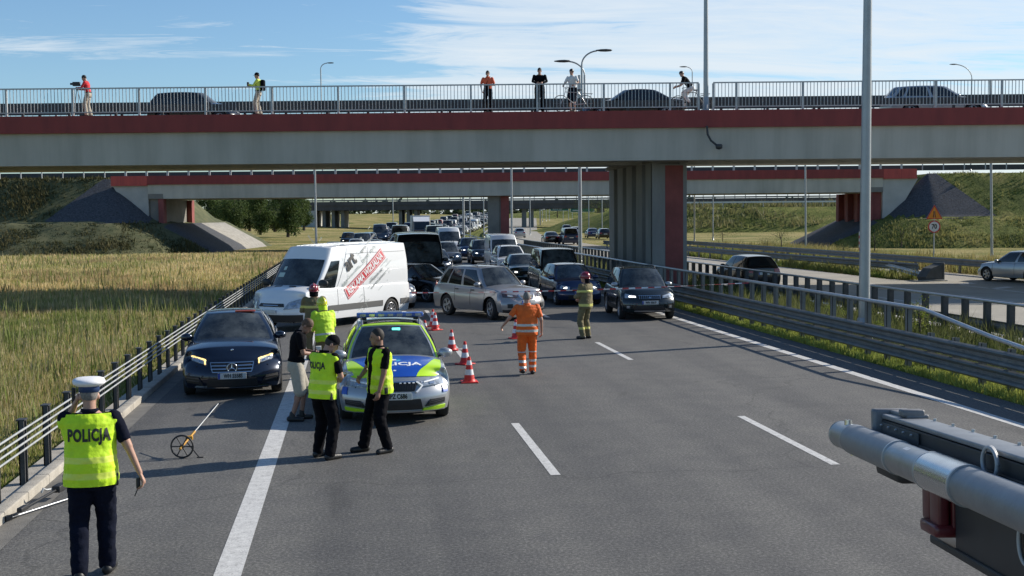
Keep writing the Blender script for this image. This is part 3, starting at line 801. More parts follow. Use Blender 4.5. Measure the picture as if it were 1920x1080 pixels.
def densify(vs, fs, mx, n=2):
    tb = bmesh.new(); bv = [tb.verts.new(v) for v in vs]
    for f in fs:
        try: tb.faces.new([bv[i] for i in f])
        except ValueError: pass
    bmesh.ops.triangulate(tb, faces=tb.faces[:])
    for _ in range(n): bmesh.ops.subdivide_edges(tb, edges=[e for e in tb.edges if e.calc_length() > mx], cuts=1); bmesh.ops.triangulate(tb, faces=[f for f in tb.faces if len(f.verts) > 3])
    tb.verts.ensure_lookup_table(); tb.verts.index_update(); r = [tuple(v.co) for v in tb.verts], [tuple(v.index for v in f.verts) for f in tb.faces]; tb.free(); return r
class Car:
    def __init__(s, **k):
        d = dict(L=4.5, W=1.82, gc=.22, wr=.33, xf=1.35, xr=-1.32, top=None, belt=None, nose=.30, tail=.22, pf=.18, pr=.10,
                 topin=.085, cabw=.905, xa=1.0, xb=.35, xc=-1.4, xd=-2.0, zr=1.46, wroof=.60, rw=.42, bulge=.10, style=0, nlean=.16, tlean=.08, arch=.07, endt=.6, roofdrop=.06, rooffront=.05)
        d.update(k); s.__dict__.update(d)
        s.topf = curve(s.top); s.beltf = curve(s.belt)
    def zbot(s, x, side=True):
        z = s.gc
        ends = min(1, max(0, (abs(x)-(s.L/2-.5))/.5)); z += .0*ends
        if side:
            R_ = s.wr+s.arch
            for c in (s.xf, s.xr):
                q = R_*R_-(x-c)**2
                if q > 0: z = max(z, s.wr + math.sqrt(q)*.98)
        return z
    def P(s, x, yn, t, side=False):
        a = abs(yn)
        zs = s.beltf(x); zc = s.topf(x); ztop = zs+(zc-zs)*(1-a**3.0)
        zb = s.zbot(x, side); z = zb+(ztop-zb)*t
        h = (z-s.gc)/max(.3, (zs-s.gc)); h = max(0, min(1.1, h))
        sec = 1 - .055*(1-h/.5)**2 if h < .5 else 1 - s.topin*((h-.5)/.5)**2.0
        ex = max(0, (abs(x)-(s.L/2-s.endt))/s.endt); e = smooth(ex)
        pw = 1-.05*e
        y = yn*s.W/2*sec*pw
        if x > 0: sh = s.nose*a**2.8 + s.nlean*max(0, (h-.45)/.55)**1.6 + .05*max(0, (.3-h)/.3)
        else: sh = s.tail*a**2.8 + s.tlean*max(0, (h-.5)/.5)**1.4 + .05*max(0, (.3-h)/.3)
        return Vector((x - math.copysign(1, x)*sh*e, y, z))
    def side(s, sg): return lambda x, t: s.P(x, sg, t, True)
    def sideh(s, sg):
        """side by absolute height z"""
        def f(x, z):
            zb = s.zbot(x, True); zs = s.beltf(x); return s.P(x, sg, (z-zb)/(zs-zb), True)
        return f
    def front(s): return lambda yn, z: s.P(s.L/2, yn, (z-s.gc)/(s.beltf(s.L/2)+(s.topf(s.L/2)-s.beltf(s.L/2))*(1-abs(yn)**3)-s.gc))
    def rear(s): return lambda yn, z: s.P(-s.L/2, yn, (z-s.gc)/(s.beltf(-s.L/2)+(s.topf(-s.L/2)-s.beltf(-s.L/2))*(1-abs(yn)**3)-s.gc))
    def topm(s): return lambda x, yn: s.P(x, yn, 1)
    def C(s, q, yn, h):
        """cabin: q 0 front .. 1 rear, h 0 belt .. 1 roof"""
        a = abs(yn)
        xlo = lerp(s.xa, s.xd, q); xhi = lerp(s.xb, s.xc, q)
        x = lerp(xlo, xhi, h)
        x -= s.pf*a**2.4*(1-q)**6*(1 if q < .5 else 0); x += s.pr*a**2.4*q**6*(1 if q > .5 else 0)
        zb = min(s.beltf(x), s.beltf(xlo))-.03
        roof = s.zr - s.rooffront*(1-q)**4 - s.roofdrop*q**3
        z = zb+(roof-zb)*h + .045*(1-a*a)*h + .03*(1-a*a)*(1-h)
        w = lerp(s.W/2*s.cabw, s.wroof, h**(1.15 if s.cabw < .93 else 2.2))*(1-.05*(1-q)**5-.06*q**5) + .035*math.sin(math.pi*h)
        return Vector((x, yn*w, z))
    def build(s, root, M_body, glass=None, sidewins=((.05,.44,.10,.42),(.49,.80,.47,.79),(.84,.96,.83,.93)), darkbelow=None, rails=False, seams=(), rearglass=(.25,.86), lites=True, cladding=None, ws=(.08,.90,.97), swh=(.10,.88)):
        L2 = s.L/2; yn = [-1,-.96,-.86,-.62,-.32,0,.32,.62,.86,.96,1]; tt = [0,.07,.25,.45,.62,.78,.92,1]
        X = set([-L2, -L2+.05, L2-.05, L2, -L2+.2, L2-.2]); x = -L2+.38
        while x < L2-.3: X.add(round(x, 3)); x += .24
        for c in (s.xf, s.xr):
            R_ = s.wr+s.arch
            X = {q for q in X if not (c-R_-.06 < q < c+R_+.06)} | {c+R_*math.cos(math.pi*i/10) for i in range(11)} | {c-R_-.03, c+R_+.03}
        X = sorted(q for q in X if -L2 <= q <= L2)
        bm = bmesh.new()
        gridf(bm, lambda a, b: s.P(a, 1, b, True), X, tt, 0, True); gridf(bm, lambda a, b: s.P(a, -1, b, True), X, tt, 0, False)
        gridf(bm, lambda a, b: s.P(a, b, 1), X, yn, 0, False)
        gridf(bm, lambda a, b: s.P(L2, a, b), yn, tt, 0, False); gridf(bm, lambda a, b: s.P(-L2, a, b), yn, tt, 0, True)
        # cabin
        Q = [0,.03,.12,.25,.4,.55,.7,.85,.97,1]; H = [0,.06,.3,.6,.88,.97,1]; Y2 = [-1,-.95,-.8,-.5,0,.5,.8,.95,1]
        gridf(bm, lambda a, b: s.C(a, 1, b), Q, H, 0, False); gridf(bm, lambda a, b: s.C(a, -1, b), Q, H, 0, True)
        gridf(bm, lambda a, b: s.C(a, b, 1), Q, Y2, 0, True)
        gridf(bm, lambda a, b: s.C(0, a, b), Y2, H, 0, False); gridf(bm, lambda a, b: s.C(1, a, b), Y2, H, 0, True)
        body = finish(bm, 'body', [M_body, M_BLK, M_INT], root)
        # extra surface detail in the body's own mesh: floor, wheel wells, seams
        m = MB(); g = s.gc
        m.box((-L2+.22, -s.W/2+.27, g-.02), (L2-.25, s.W/2-.27, g+.42), 2)
        for c in (s.xf, s.xr):
            m.box((c-s.wr-.14, -s.W/2+.23, g+.05), (c+s.wr+.14, s.W/2-.23, s.wr*2+.08), 2)
        for (a, b) in ((s.xf-s.wr-s.arch, s.xr+s.wr+s.arch),):
            m.box((b+.02, -s.W/2+.10, g-.01), (a-.02, s.W/2-.10, g+.10), 2)
        m.box((-L2+.30, -s.W/2+.32, g-.03), (L2-.32, s.W/2-.32, g+.03), 2)
        for sg in (-1, 1):
            sh = s.sideh(sg)
            for (xa, z0, xb, z1) in seams:
                patch(m, sh, [(xa-.006,z0),(xa+.006,z0),(xb+.006,z1),(xb-.006,z1)], 1, 6, .0025, 1, skirt=.004)
            if cladding:
                a, b = s.xr+s.wr+s.arch+.02, s.xf-s.wr-s.arch-.02
                patch(m, sh, [(a, g+.01),(b, g+.01),(b, g+cladding),(a, g+cladding)], 8, 2, .012, 1)
                for c in (s.xf, s.xr):      # arch lips
                    R_ = s.wr+s.arch
                    for i in range(12):
                        t0, t1 = math.pi*i/12, math.pi*(i+1)/12
                        def ap(t, rr): return (c+rr*math.cos(t), s.wr+rr*math.sin(t)*.98)
                        def fz(x, z, sh=sh): 
                            zs = s.beltf(x); zb = s.gc; return s.P(x, sg, (z-zb)/(zs-zb), False)
                        patch(m, fz, [ap(t0,R_-.005), ap(t0,R_+.055), ap(t1,R_+.055), ap(t1,R_-.005)], 1, 1, .012, 1)
        tmp = m.build('tmp', [M_body, M_BLK, M_INT])
        bm = bmesh.new(); bm.from_mesh(body.data); bm.from_mesh(tmp.data); bm.to_mesh(body.data); bm.free(); bpy.data.objects.remove(tmp)
        G_ = glass or M_GLASS
        m = MB(); patch(m, lambda a, b: s.C(0, a, b), [(-ws[1],ws[0]),(ws[1],ws[0]),(ws[1]-.02,ws[2]),(-ws[1]+.02,ws[2])], 10, 5, .006); m.build('windshield', M_GLASS2 if not glass else glass, root)
        if rearglass:
            m = MB(); patch(m, lambda a, b: s.C(1, a, b), [(-rearglass[1],rearglass[0]),(rearglass[1],rearglass[0]),(rearglass[1]-.04,.90),(-rearglass[1]+.04,.90)], 8, 4, .006); m.build('rear_window', G_, root)
        for sg in (-1, 1):
            for (a, b, c, d) in sidewins:
                m = MB(); patch(m, lambda q, h: s.C(q, sg, h), [(a,swh[0]),(b,swh[0]),(d,swh[1]),(c,swh[1])], 6, 4, .006); m.build('side_window', G_, root)
        for (x, y) in ((s.xf, 1), (s.xf, -1), (s.xr, 1), (s.xr, -1)):
            add_wheel(root, x, y*(s.W/2-.115), s.wr, .215, s.style, getattr(s, 'steer', 0) if x > 0 else 0)
        if rails:
            for sg in (-1, 1):
                m = MB(); pts = [s.C(q, sg*.90, 1)+Vector((0,0,.055 if .1 < q < .93 else .0)) for q in (.06,.12,.3,.5,.7,.88,.95)]
                m.tube(pts, .018, 6); m.build('roof_rail', M_BLK if rails == 1 else M_RIM, root)
        return body
def mirror(root, c, M_body, dx=-.18, z=None, sc=1.0):
    for sg in (-1, 1):
        p = c.C(.0, sg, .12); m = MB()
        o = Vector((p.x+dx, sg*(abs(p.y)+.12*sc), (z or p.z+.06)))
        bm = bmesh.new(); bmesh.ops.create_icosphere(bm, subdivisions=2, radius=1)
        for v in bm.verts: v.co = Vector((v.co.x*.075+ (abs(v.co.y)*-.02), v.co.y*.125*sc, v.co.z*.08*sc)) + o
        m.addbm(bm, 0, None, True)
        m.tube([(p.x+dx+.02, sg*(abs(p.y)-.02), p.z), (o.x, o.y, o.z-.03)], .022, 6, 1)
        m.build('mirror', [M_body, M_BLK], root)
def plate(root, c, x, z, txt, front=True, mid=None, blue=True, y0=0.0):
    m = MB(); sg = 1 if front else -1
    M = frame((x, y0, z), (0, sg, 0), (0, 0, 1))
    m.bev((-.26,-.057,-.006), (.26,.057,.010), .004, 0, M)
    m.box((-.258,-.054,.0102), (-.215,.054,.0112), 1, M)
    if txt: put_text(m, txt, .105, M @ Matrix.Translation((.02,0,.0125)), 2, cond=.72, bold=.004, extrude=.001)
    m.build('number_plate', [M_PLATE, M_BLUE, M_TXT], root)
def lights(root, fn, cs, mt, name, n=6, m_=3, off=.008, side=(1,-1), cen=(0,0,.6)):
    for sg in side:
        m = MB()
        for k, c in enumerate(cs if isinstance(cs[0][0], (tuple, list)) else [cs]):
            patch(m, fn, [(sg*a, b) for a, b in c], n, m_, off+.002*k, k, cen)
        m.build(name, mt, root)

# ---- prototype makers ----------------------------------------------------------------
def simple_lights(root, c, zf=.68, zr=.85, hl=(.52,.95), on=None, gr=(.44,.62)):
    f = c.front(); r = c.rear()
    lights(root, f, [[(hl[0],zf-.07),(hl[1],zf-.02),(hl[1],zf+.10),(hl[0],zf+.03)], [(hl[0]+.12,zf-.035),(hl[0]+.28,zf-.03),(hl[0]+.28,zf+.035),(hl[0]+.12,zf+.025)]], [M_HL, on or M_HL], 'headlight', cen=(0,0,.5))
    lights(root, r, [(.62,zr-.10),(.97,zr-.08),(.97,zr+.10),(.62,zr+.08)], [M_TL], 'tail_light', cen=(0,0,.5))
    m = MB(); patch(m, f, [(-gr[0],zf-.12),(gr[0],zf-.12),(gr[0],zf+.02),(-gr[0],zf+.02)], 8, 2, .007, 0, (0,0,.5))
    for k in range(3): patch(m, f, [(-gr[0]+.02,zf-.10+k*.04),(gr[0]-.02,zf-.10+k*.04),(gr[0]-.02,zf-.09+k*.04),(-gr[0]+.02,zf-.09+k*.04)], 8, 1, .014, 1, (0,0,.5))
    m.build('grille', [M_BLK, M_CHR], root)
    m = MB(); patch(m, f, [(-gr[1],c.gc+.03),(gr[1],c.gc+.03),(gr[1]-.05,c.gc+.19),(-gr[1]+.05,c.gc+.19)], 8, 2, .007, 0, (0,0,.5)); m.build('bumper_grille', M_BLK, root)
    plate(root, c, c.L/2+.0, zf-.17, None); plate(root, c, -c.L/2-.0, zr-.12, None, False)

SEDAN = dict(L=4.75, W=1.84, top=[(-2.375,.98),(-2.2,1.02),(-1.6,1.04),(0,.98),(.9,1.0),(1.3,.97),(2.0,.84),(2.375,.70)], belt=[(-2.375,.92),(-1.4,.96),(0,.92),(.9,.90),(1.5,.86),(2.1,.76),(2.375,.66)],
    xf=1.45, xr=-1.40, wr=.33, xa=1.22, xb=.38, xc=-1.05, xd=-1.85, zr=1.44, wroof=.56)
HATCH = dict(L=4.1, W=1.76, top=[(-2.05,.98),(-1.6,1.0),(0,.99),(.9,1.02),(1.3,.98),(1.8,.84),(2.05,.70)], belt=[(-2.05,.94),(-1.4,.97),(0,.93),(.9,.92),(1.5,.86),(1.9,.76),(2.05,.68)],
    xf=1.28, xr=-1.25, wr=.31, xa=1.15, xb=.42, xc=-1.62, xd=-2.02, zr=1.49, wroof=.58, nlean=.2, tlean=.02, tail=.12)
ESTATE = dict(L=4.65, W=1.82, top=[(-2.325,.95),(-1.9,1.0),(0,.98),(.9,1.0),(1.3,.97),(2.0,.84),(2.325,.70)], belt=[(-2.325,.92),(-1.4,.97),(0,.93),(.9,.91),(1.5,.86),(2.1,.76),(2.325,.67)],
    xf=1.40, xr=-1.35, wr=.33, xa=1.22, xb=.42, xc=-1.82, xd=-2.28, zr=1.47, wroof=.58, tail=.12, tlean=.02)
SUV = dict(L=4.6, W=1.86, gc=.27, top=[(-2.3,1.05),(-1.9,1.08),(0,1.06),(.9,1.12),(1.4,1.09),(2.05,.97),(2.3,.84)], belt=[(-2.3,1.0),(-1.4,1.06),(0,1.02),(.9,1.02),(1.5,.99),(2.1,.88),(2.3,.80)],
    xf=1.40, xr=-1.30, wr=.36, xa=1.15, xb=.48, xc=-1.85, xd=-2.25, zr=1.68, wroof=.60, tail=.12, tlean=.02, nlean=.13)
MPV = dict(L=4.9, W=1.92, gc=.24, top=[(-2.45,1.1),(-1.9,1.12),(0,1.12),(1.2,1.16),(1.6,1.10),(2.2,.95),(2.45,.78)], belt=[(-2.45,1.05),(-1.4,1.1),(0,1.08),(1.2,1.05),(1.7,1.0),(2.2,.86),(2.45,.74)],
    xf=1.60, xr=-1.50, wr=.34, xa=1.55, xb=.85, xc=-2.2, xd=-2.42, zr=1.92, wroof=.72, tail=.08, tlean=.0, nlean=.2)
VAN = dict(topin=.035, cabw=.955, L=5.5, W=2.04, gc=.26, top=[(-2.75,1.25),(-1,1.27),(1.2,1.27),(1.85,1.32),(2.1,1.26),(2.55,1.05),(2.75,.88)], belt=[(-2.75,1.2),(-1,1.22),(1.2,1.22),(1.85,1.22),(2.1,1.18),(2.55,.98),(2.75,.84)],
    xf=1.78, xr=-1.60, wr=.35, xa=2.02, xb=1.30, xc=-2.68, xd=-2.74, zr=2.42, wroof=.86, tail=.05, tlean=.0, nlean=.16, endt=.5, pr=.03, roofdrop=.0, rooffront=.05)
def proto(name, spec, M_body, label, cat, lit=None, **kw):
    c = Car(**spec); root = empty(name, (0,0,-50), 0, label, cat)
    zf = c.beltf(c.L/2)-.02
    wins = kw.pop('wins', ((.05,.44,.10,.42),(.49,.80,.47,.79),(.84,.96,.83,.93)))
    mb_ = kw.pop('mirz', None)
    a, b = c.xa, c.xd
    seams = [(lerp(a,b,.46), c.gc+.12, lerp(a,b,.46), c.beltf(lerp(a,b,.46))-.02), (lerp(a,b,.06), c.gc+.16, lerp(a,b,.06)+.0, c.beltf(lerp(a,b,.06))-.02)]
    c.build(root, M_body, sidewins=wins, seams=seams, **kw)
    simple_lights(root, c, zf=zf, zr=min(.98, c.beltf(-c.L/2)-.10), on=lit)
    mirror(root, c, M_body)
    return root, c
# ---------------------------------------------------------------- hero vehicles
def place(root, x, y, rz): root.location = (x, y, 0); root.rotation_euler = (0, 0, rz)
# --- dark blue saloon on the shoulder
M_NAVY = paint('dark blue paint', (.008,.014,.030), .45, .22)
def build_saloon():
    sp = dict(SEDAN); sp.update(L=4.92, W=1.86, style=1, wr=.345, xf=1.55, xr=-1.39, xa=1.20, xb=.34, xc=-1.02, xd=-1.95, zr=1.465, nose=.34,
      top=[(-2.46,.98),(-2.2,1.03),(-1.6,1.06),(0,1.0),(.9,1.03),(1.3,1.02),(2.0,.93),(2.3,.83),(2.46,.74)], belt=[(-2.46,.93),(-1.4,.98),(0,.95),(.9,.93),(1.5,.91),(2.1,.83),(2.46,.69)], gc=.19)
    c = Car(**sp); root = empty('parked_car', (0,0,0), 0, 'dark blue saloon with lit headlights and a star emblem, stopped on the left shoulder', 'car')
    f = c.front()
    c.build(root, M_NAVY, seams=[(.30,.32,.30,.93),(1.12,.34,1.16,.92),(-.72,.34,-.76,.95)], glass=None)
    # grille
    m = MB(); G4 = [(-.40,.50),(.40,.50),(.47,.655),(-.47,.655)]
    patch(m, f, G4, 12, 4, .008, 0, (0,0,.5))
    for z in (.545,.60):
        for sg in (-1,1): patch(m, f, [(sg*.12,z-.009),(sg*.435,z-.006),(sg*.435,z+.012),(sg*.12,z+.014)], 6, 1, .03, 1, (0,0,.5))
    for q in ([(-.47,.652),(.47,.652),(.475,.668),(-.475,.668)], [(-.40,.49),(.40,.49),(.405,.505),(-.405,.505)]): patch(m, f, q, 12, 1, .022, 1, (0,0,.5))
    for sg in (-1,1): patch(m, f, [(sg*.39,.495),(sg*.405,.495),(sg*.48,.66),(sg*.462,.66)], 1, 5, .022, 1, (0,0,.5))
    gr = m.build('grille', [M_BLK, M_CHR], root)
    m = MB(); p = f(0,.575); o = Vector((p.x+.035, 0, .578)); M = frame(o, (0,1,0), (0,0,1))
    ring = [(.088*math.cos(2*math.pi*k/24), .088*math.sin(2*math.pi*k/24), 0) for k in range(25)]
    m.tube([M @ Vector(q) for q in ring], .010, 6)
    for k in range(3):
        a = math.pi/2+k*2*math.pi/3; d = Vector((math.cos(a), math.sin(a), 0)); n = Vector((-d.y, d.x, 0))
        P = [n*.016, d*.084, -n*.016, Vector((0,0,.012))]; m.add([M @ q for q in P], [(0,1,3),(1,2,3)], 0)
    m.build('emblem', M_CHR, gr)
    m = MB(); m.lathe([(0,.0),(.028,.002),(.028,.008),(0,.010)], c=(0,0,0), axis='X', seg=12)
    q = c.P(2.20,0,1); m.v = [(v[0]*.6+q.x, v[1], v[2]+q.z+.006) for v in m.v]; m.build('badge', M_CHR, root)
    for sg in (-1, 1):
        m = MB()
        patch(m, f, [(sg*.56,.63),(sg*.93,.70),(sg*.97,.78),(sg*.60,.705)], 8, 4, .012, 0, (0,0,.5))
        patch(m, f, [(sg*.60,.695),(sg*.955,.765),(sg*.95,.785),(sg*.60,.715)], 8, 1, .024, 2, (0,0,.5))
        patch(m, f, [(sg*.57,.635),(sg*.595,.635),(sg*.63,.705),(sg*.60,.705)], 1, 4, .024, 2, (0,0,.5))
        patch(m, f, [(sg*.82,.70),(sg*.88,.71),(sg*.88,.735),(sg*.83,.725)], 2, 2, .024, 3, (0,0,.5))
        patch(m, f, [(sg*.67,.66),(sg*.74,.67),(sg*.75,.705),(sg*.68,.69)], 2, 2, .020, 3, (0,0,.5))
        m.build('headlight', [M_HL, M_HLON, M_DRL, M_CHR], root)
        m = MB(); patch(m, f, [(sg*.62,.27),(sg*.95,.30),(sg*.95,.44),(sg*.70,.42)], 6, 3, .008, 0, (0,0,.5))
        for z in (.33,.38): patch(m, f, [(sg*.68,z),(sg*.94,z+.015),(sg*.94,z+.027),(sg*.69,z+.012)], 5, 1, .02, 1, (0,0,.5))
        m.build('bumper_grille', [M_BLK, M_RIMD], root)
    m = MB(); patch(m, f, [(-.55,.235),(.55,.235),(.50,.38),(-.50,.38)], 8, 2, .008, 0, (0,0,.5)); patch(m, f, [(-.80,.215),(.80,.215),(.80,.228),(-.80,.228)], 12, 1, .02, 1, (0,0,.5)); m.build('bumper_grille', [M_BLK, M_CHR], root)
    plate(root, c, f(0,.43).x+.02, .435, 'WH 5558S')
    lights(root, c.rear(), [(.55,.76),(.95,.76),(.95,.90),(.55,.88)], [M_TL], 'tail_light', cen=(0,0,.5)); plate(root, c, -c.L/2-.01, .75, 'WH 5558S', False)
    mirror(root, c, M_NAVY)
    m = MB(); p = c.C(.03,-.42,1); 
    m = MB(); m.bev((-.02,-.20,-.02),(.10,.20,.012), .01, 0, Matrix.Translation(c.C(.02,.42,1)+Vector((-.10,0,.02)))); m.build('red_beacon', mat('red beacon', (.35,.03,.02), .3, c2=(.5,.1,.04), vscale=8), root)
    # opened driver's door
    m = MB()
    return root
saloon = build_saloon(); place(saloon, -2.45, 22.95+2.44, R(-86))

# --- police car
M_SILV = paint('silver paint', (.40,.41,.42), .5, .3)
M_PBLUE = mat('police blue film', (.010,.075,.42), .3, 0, coat=.6); M_PYEL = mat('fluorescent yellow film', (.50,.80,.02), .4, 0, coat=.3)
M_WHT = mat('white lettering', (.85,.86,.86), .5)
M_BEAC = mat('blue light bar', (.012,.05,.30), .12, 0, coat=1.0, c2=(.10,.22,.55), vscale=6)
def build_police():
    sp = dict(ESTATE); sp.update(L=4.69, W=1.83, style=0, wr=.335, xf=1.42, xr=-1.27, zr=1.47, nose=.36, gc=.2,
      top=[(-2.345,.95),(-1.9,1.0),(0,.98),(.9,1.02),(1.25,1.0),(1.9,.91),(2.2,.83),(2.345,.76)], belt=[(-2.345,.92),(-1.4,.97),(0,.93),(.9,.92),(1.5,.90),(2.1,.80),(2.345,.71)])
    c = Car(**sp); root = empty('police_car', (0,0,0), 0, 'silver police estate with blue bonnet, yellow chevrons and a blue light bar', 'police car')
    f = c.front(); t = c.topm()
    c.build(root, M_SILV, seams=[(.32,.32,.32,.92),(1.14,.34,1.18,.92),(-.70,.34,-.74,.95)], rails=2)
    # bonnet film: blue centre with yellow wedges
    m = MB()
    for (a, b, y0, y1, y2, y3, mi) in ((1.22,2.335,-.70,.70,.36,-.36,0),):
        patch(m, t, [(a,-.86),(a,.86),(b,.45),(b,-.45)], 12, 12, .004, 0)
    for sg in (-1,1):
        patch(m, t, [(1.30,sg*.845),(1.30,sg*.95),(2.33,sg*.90),(2.33,sg*.455)], 6, 12, .004, 1)
    m.build('bonnet_film', [M_PBLUE, M_PYEL], root)
    m = MB(); M0 = frame((0,0,0), (0,1,0), (-1,0,0))
    def warp(v):
        x = 1.90+v.x*0; return v
    vs, fs = densify(*text_mesh('POLICJA', .25, bold=.006, extrude=.001), .05)
    m.add([c.P(1.80-v[1], max(-.9, min(.9, v[0]/.84)), 1)+Vector((0,0,.008+v[2])) for v in vs], fs, 0)
    vs, fs = text_mesh('997', .10, extrude=.001)
    # small star emblem in front of and behind the word
    for (cx, rr) in ((1.55,.055),(2.16,.035)):
        P = []
        for k in range(16):
            a = 2*math.pi*k/16; r_ = rr if k % 2 == 0 else rr*.6; q = c.P(cx+r_*math.cos(a), r_*math.sin(a)/.84, 1)+Vector((0,0,.010)); P.append(q)
        m.poly(P, 0)
    m.build('lettering', M_WHT, root)
    # roof and pillars yellow edging, dark roof centre
    m = MB()
    patch(m, lambda a, b: c.C(a, b, 1), [(.012,-.93),(.012,.93),(.10,.93),(.10,-.93)], 10, 2, .005, 0)
    for sg in (-1,1): patch(m, lambda a, b: c.C(0, a, b), [(sg*.955,.0),(sg*.99,.0),(sg*.99,1),(sg*.95,1)], 1, 8, .007, 0)
    m.build('roof_film', M_PYEL, root)
    m = MB(); patch(m, lambda a, b: c.C(a, b, 1), [(.12,-.86),(.12,.86),(.9,.86),(.9,-.86)], 8, 8, .004, 0); m.build('glass_roof', M_GLASS, root)
    # light bar
    m = MB(); q = c.C(.30, 0, 1); M = Matrix.Translation((q.x, 0, q.z+.05))
    m.bev((-.14,-.60,0), (.14,.60,.085), .03, 0, M); m.bev((-.10,-.22,.075), (.10,.22,.10), .01, 1, M)
    for k in range(7): m.box((.13,-.54+k*.165,.02), (.146,-.44+k*.165,.065), 2, M)
    m.bev((-.1,-.5,-.05), (.1,-.42,.01), .008, 3, M); m.bev((-.1,.42,-.05), (.1,.5,.01), .008, 3, M)
    m.build('light_bar', [M_BEAC, M_RIM, M_HL, M_BLK], root)
    # face
    m = MB(); gq = [(-.36,.55),(.36,.55),(.44,.675),(-.44,.675)]
    patch(m, f, gq, 12, 4, .008, 0, (0,0,.5))
    for k in range(-8, 9): patch(m, f, [(k*.045-.006,.565),(k*.045+.006,.565),(k*.05+.006,.665),(k*.05-.006,.665)], 1, 3, .02, 0, (0,0,.5))
    patch(m, f, [(-.45,.672),(.45,.672),(.44,.69),(-.44,.69)], 12, 1, .018, 2, (0,0,.5))
    for sg in (-1,1):
        patch(m, f, [(sg*.43,.685),(sg*.40,.675),(sg*.50,.615),(sg*.53,.62)], 1, 4, .02, 1, (0,0,.5))
        patch(m, f, [(sg*.50,.62),(sg*.53,.615),(sg*.40,.52),(sg*.37,.53)], 1, 4, .02, 1, (0,0,.5))
        for k in range(4): patch(m, f, [(sg*(.08+k*.085),.655),(sg*(.12+k*.085),.655),(sg*(.12+k*.085),.668),(sg*(.08+k*.085),.668)], 1, 1, .024, 1, (0,0,.5))
    m.build('grille', [M_BLK, M_WHT, M_CHR], root)
    for sg in (-1,1):
        m = MB(); patch(m, f, [(sg*.53,.61),(sg*.94,.62),(sg*.97,.75),(sg*.50,.69)], 8, 4, .012, 0, (0,0,.5))
        patch(m, f, [(sg*.56,.655),(sg*.88,.69),(sg*.88,.705),(sg*.56,.672)], 6, 1, .024, 1, (0,0,.5))
        patch(m, f, [(sg*.66,.63),(sg*.76,.635),(sg*.76,.665),(sg*.66,.66)], 2, 2, .022, 2, (0,0,.5)); m.build('headlight', [M_HL, M_WHT, M_CHR], root)
        m = MB(); patch(m, f, [(sg*.56,.29),(sg*.93,.33),(sg*.93,.41),(sg*.66,.40)], 5, 3, .009, 0, (0,0,.5))
        for k in range(3): patch(m, f, [(sg*.62,.312+k*.028),(sg*.90,.335+k*.028),(sg*.90,.343+k*.028),(sg*.62,.320+k*.028)], 5, 1, .016, 1, (0,0,.5))
        m.build('bumper_grille', [M_BLK, M_RIMD], root)
        m = MB(); patch(m, f, [(sg*.50,.205),(sg*.96,.23),(sg*.96,.29),(sg*.54,.262)], 6, 2, .010, 0, (0,0,.5))
        patch(m, c.sideh(sg), [(-.9,.62),(.98,.60),(1.30,.80),(-.9,.80)], 10, 3, .005, 1)
        patch(m, c.sideh(sg), [(-.9,.36),(.92,.36),(1.02,.60),(-.9,.60)], 10, 3, .005, 0)
        m.build('side_film', [M_PYEL, M_PBLUE], root)
        m = MB(); patch(m, f, [(sg*.90,.49),(sg*.99,.49),(sg*.99,.60),(sg*.90,.60)], 3, 3, .011, 0, (0,0,.5)); m.build('bumper_film', M_PBLUE, root)
    m = MB(); patch(m, f, [(-.52,.25),(.52,.25),(.46,.42),(-.46,.42)], 8, 3, .008, 0, (0,0,.5)); patch(m, f, [(-.75,.21),(.75,.21),(.75,.228),(-.75,.228)], 12, 1, .014, 1, (0,0,.5)); m.build('bumper_grille', [M_BLK, M_RIM], root)
    plate(root, c, f(0,.47).x+.02, .475, 'HPZ C686')
    lights(root, c.rear(), [(.60,.78),(.96,.78),(.96,.92),(.60,.90)], [M_TL], 'tail_light', cen=(0,0,.5)); plate(root, c, -c.L/2-.01, .72, 'HPZ C686', False)
    mirror(root, c, M_SILV, dx=-.05, sc=1.08)
    # green-blue lamp behind the windscreen
    m = MB(); q = c.C(0,.10,.88); M = Matrix.Translation((q.x+.02, .08, q.z)); m.bev((-.02,-.07,-.02), (.012,.07,.02), .008, 0, M)
    m.build('interior_flasher', mat('flasher', (.1,.6,.6), .3, emit=(.15,.9,.8,2.0)), root)
    return root
police = build_police(); place(police, .63, 19.45+2.345, -math.pi/2)

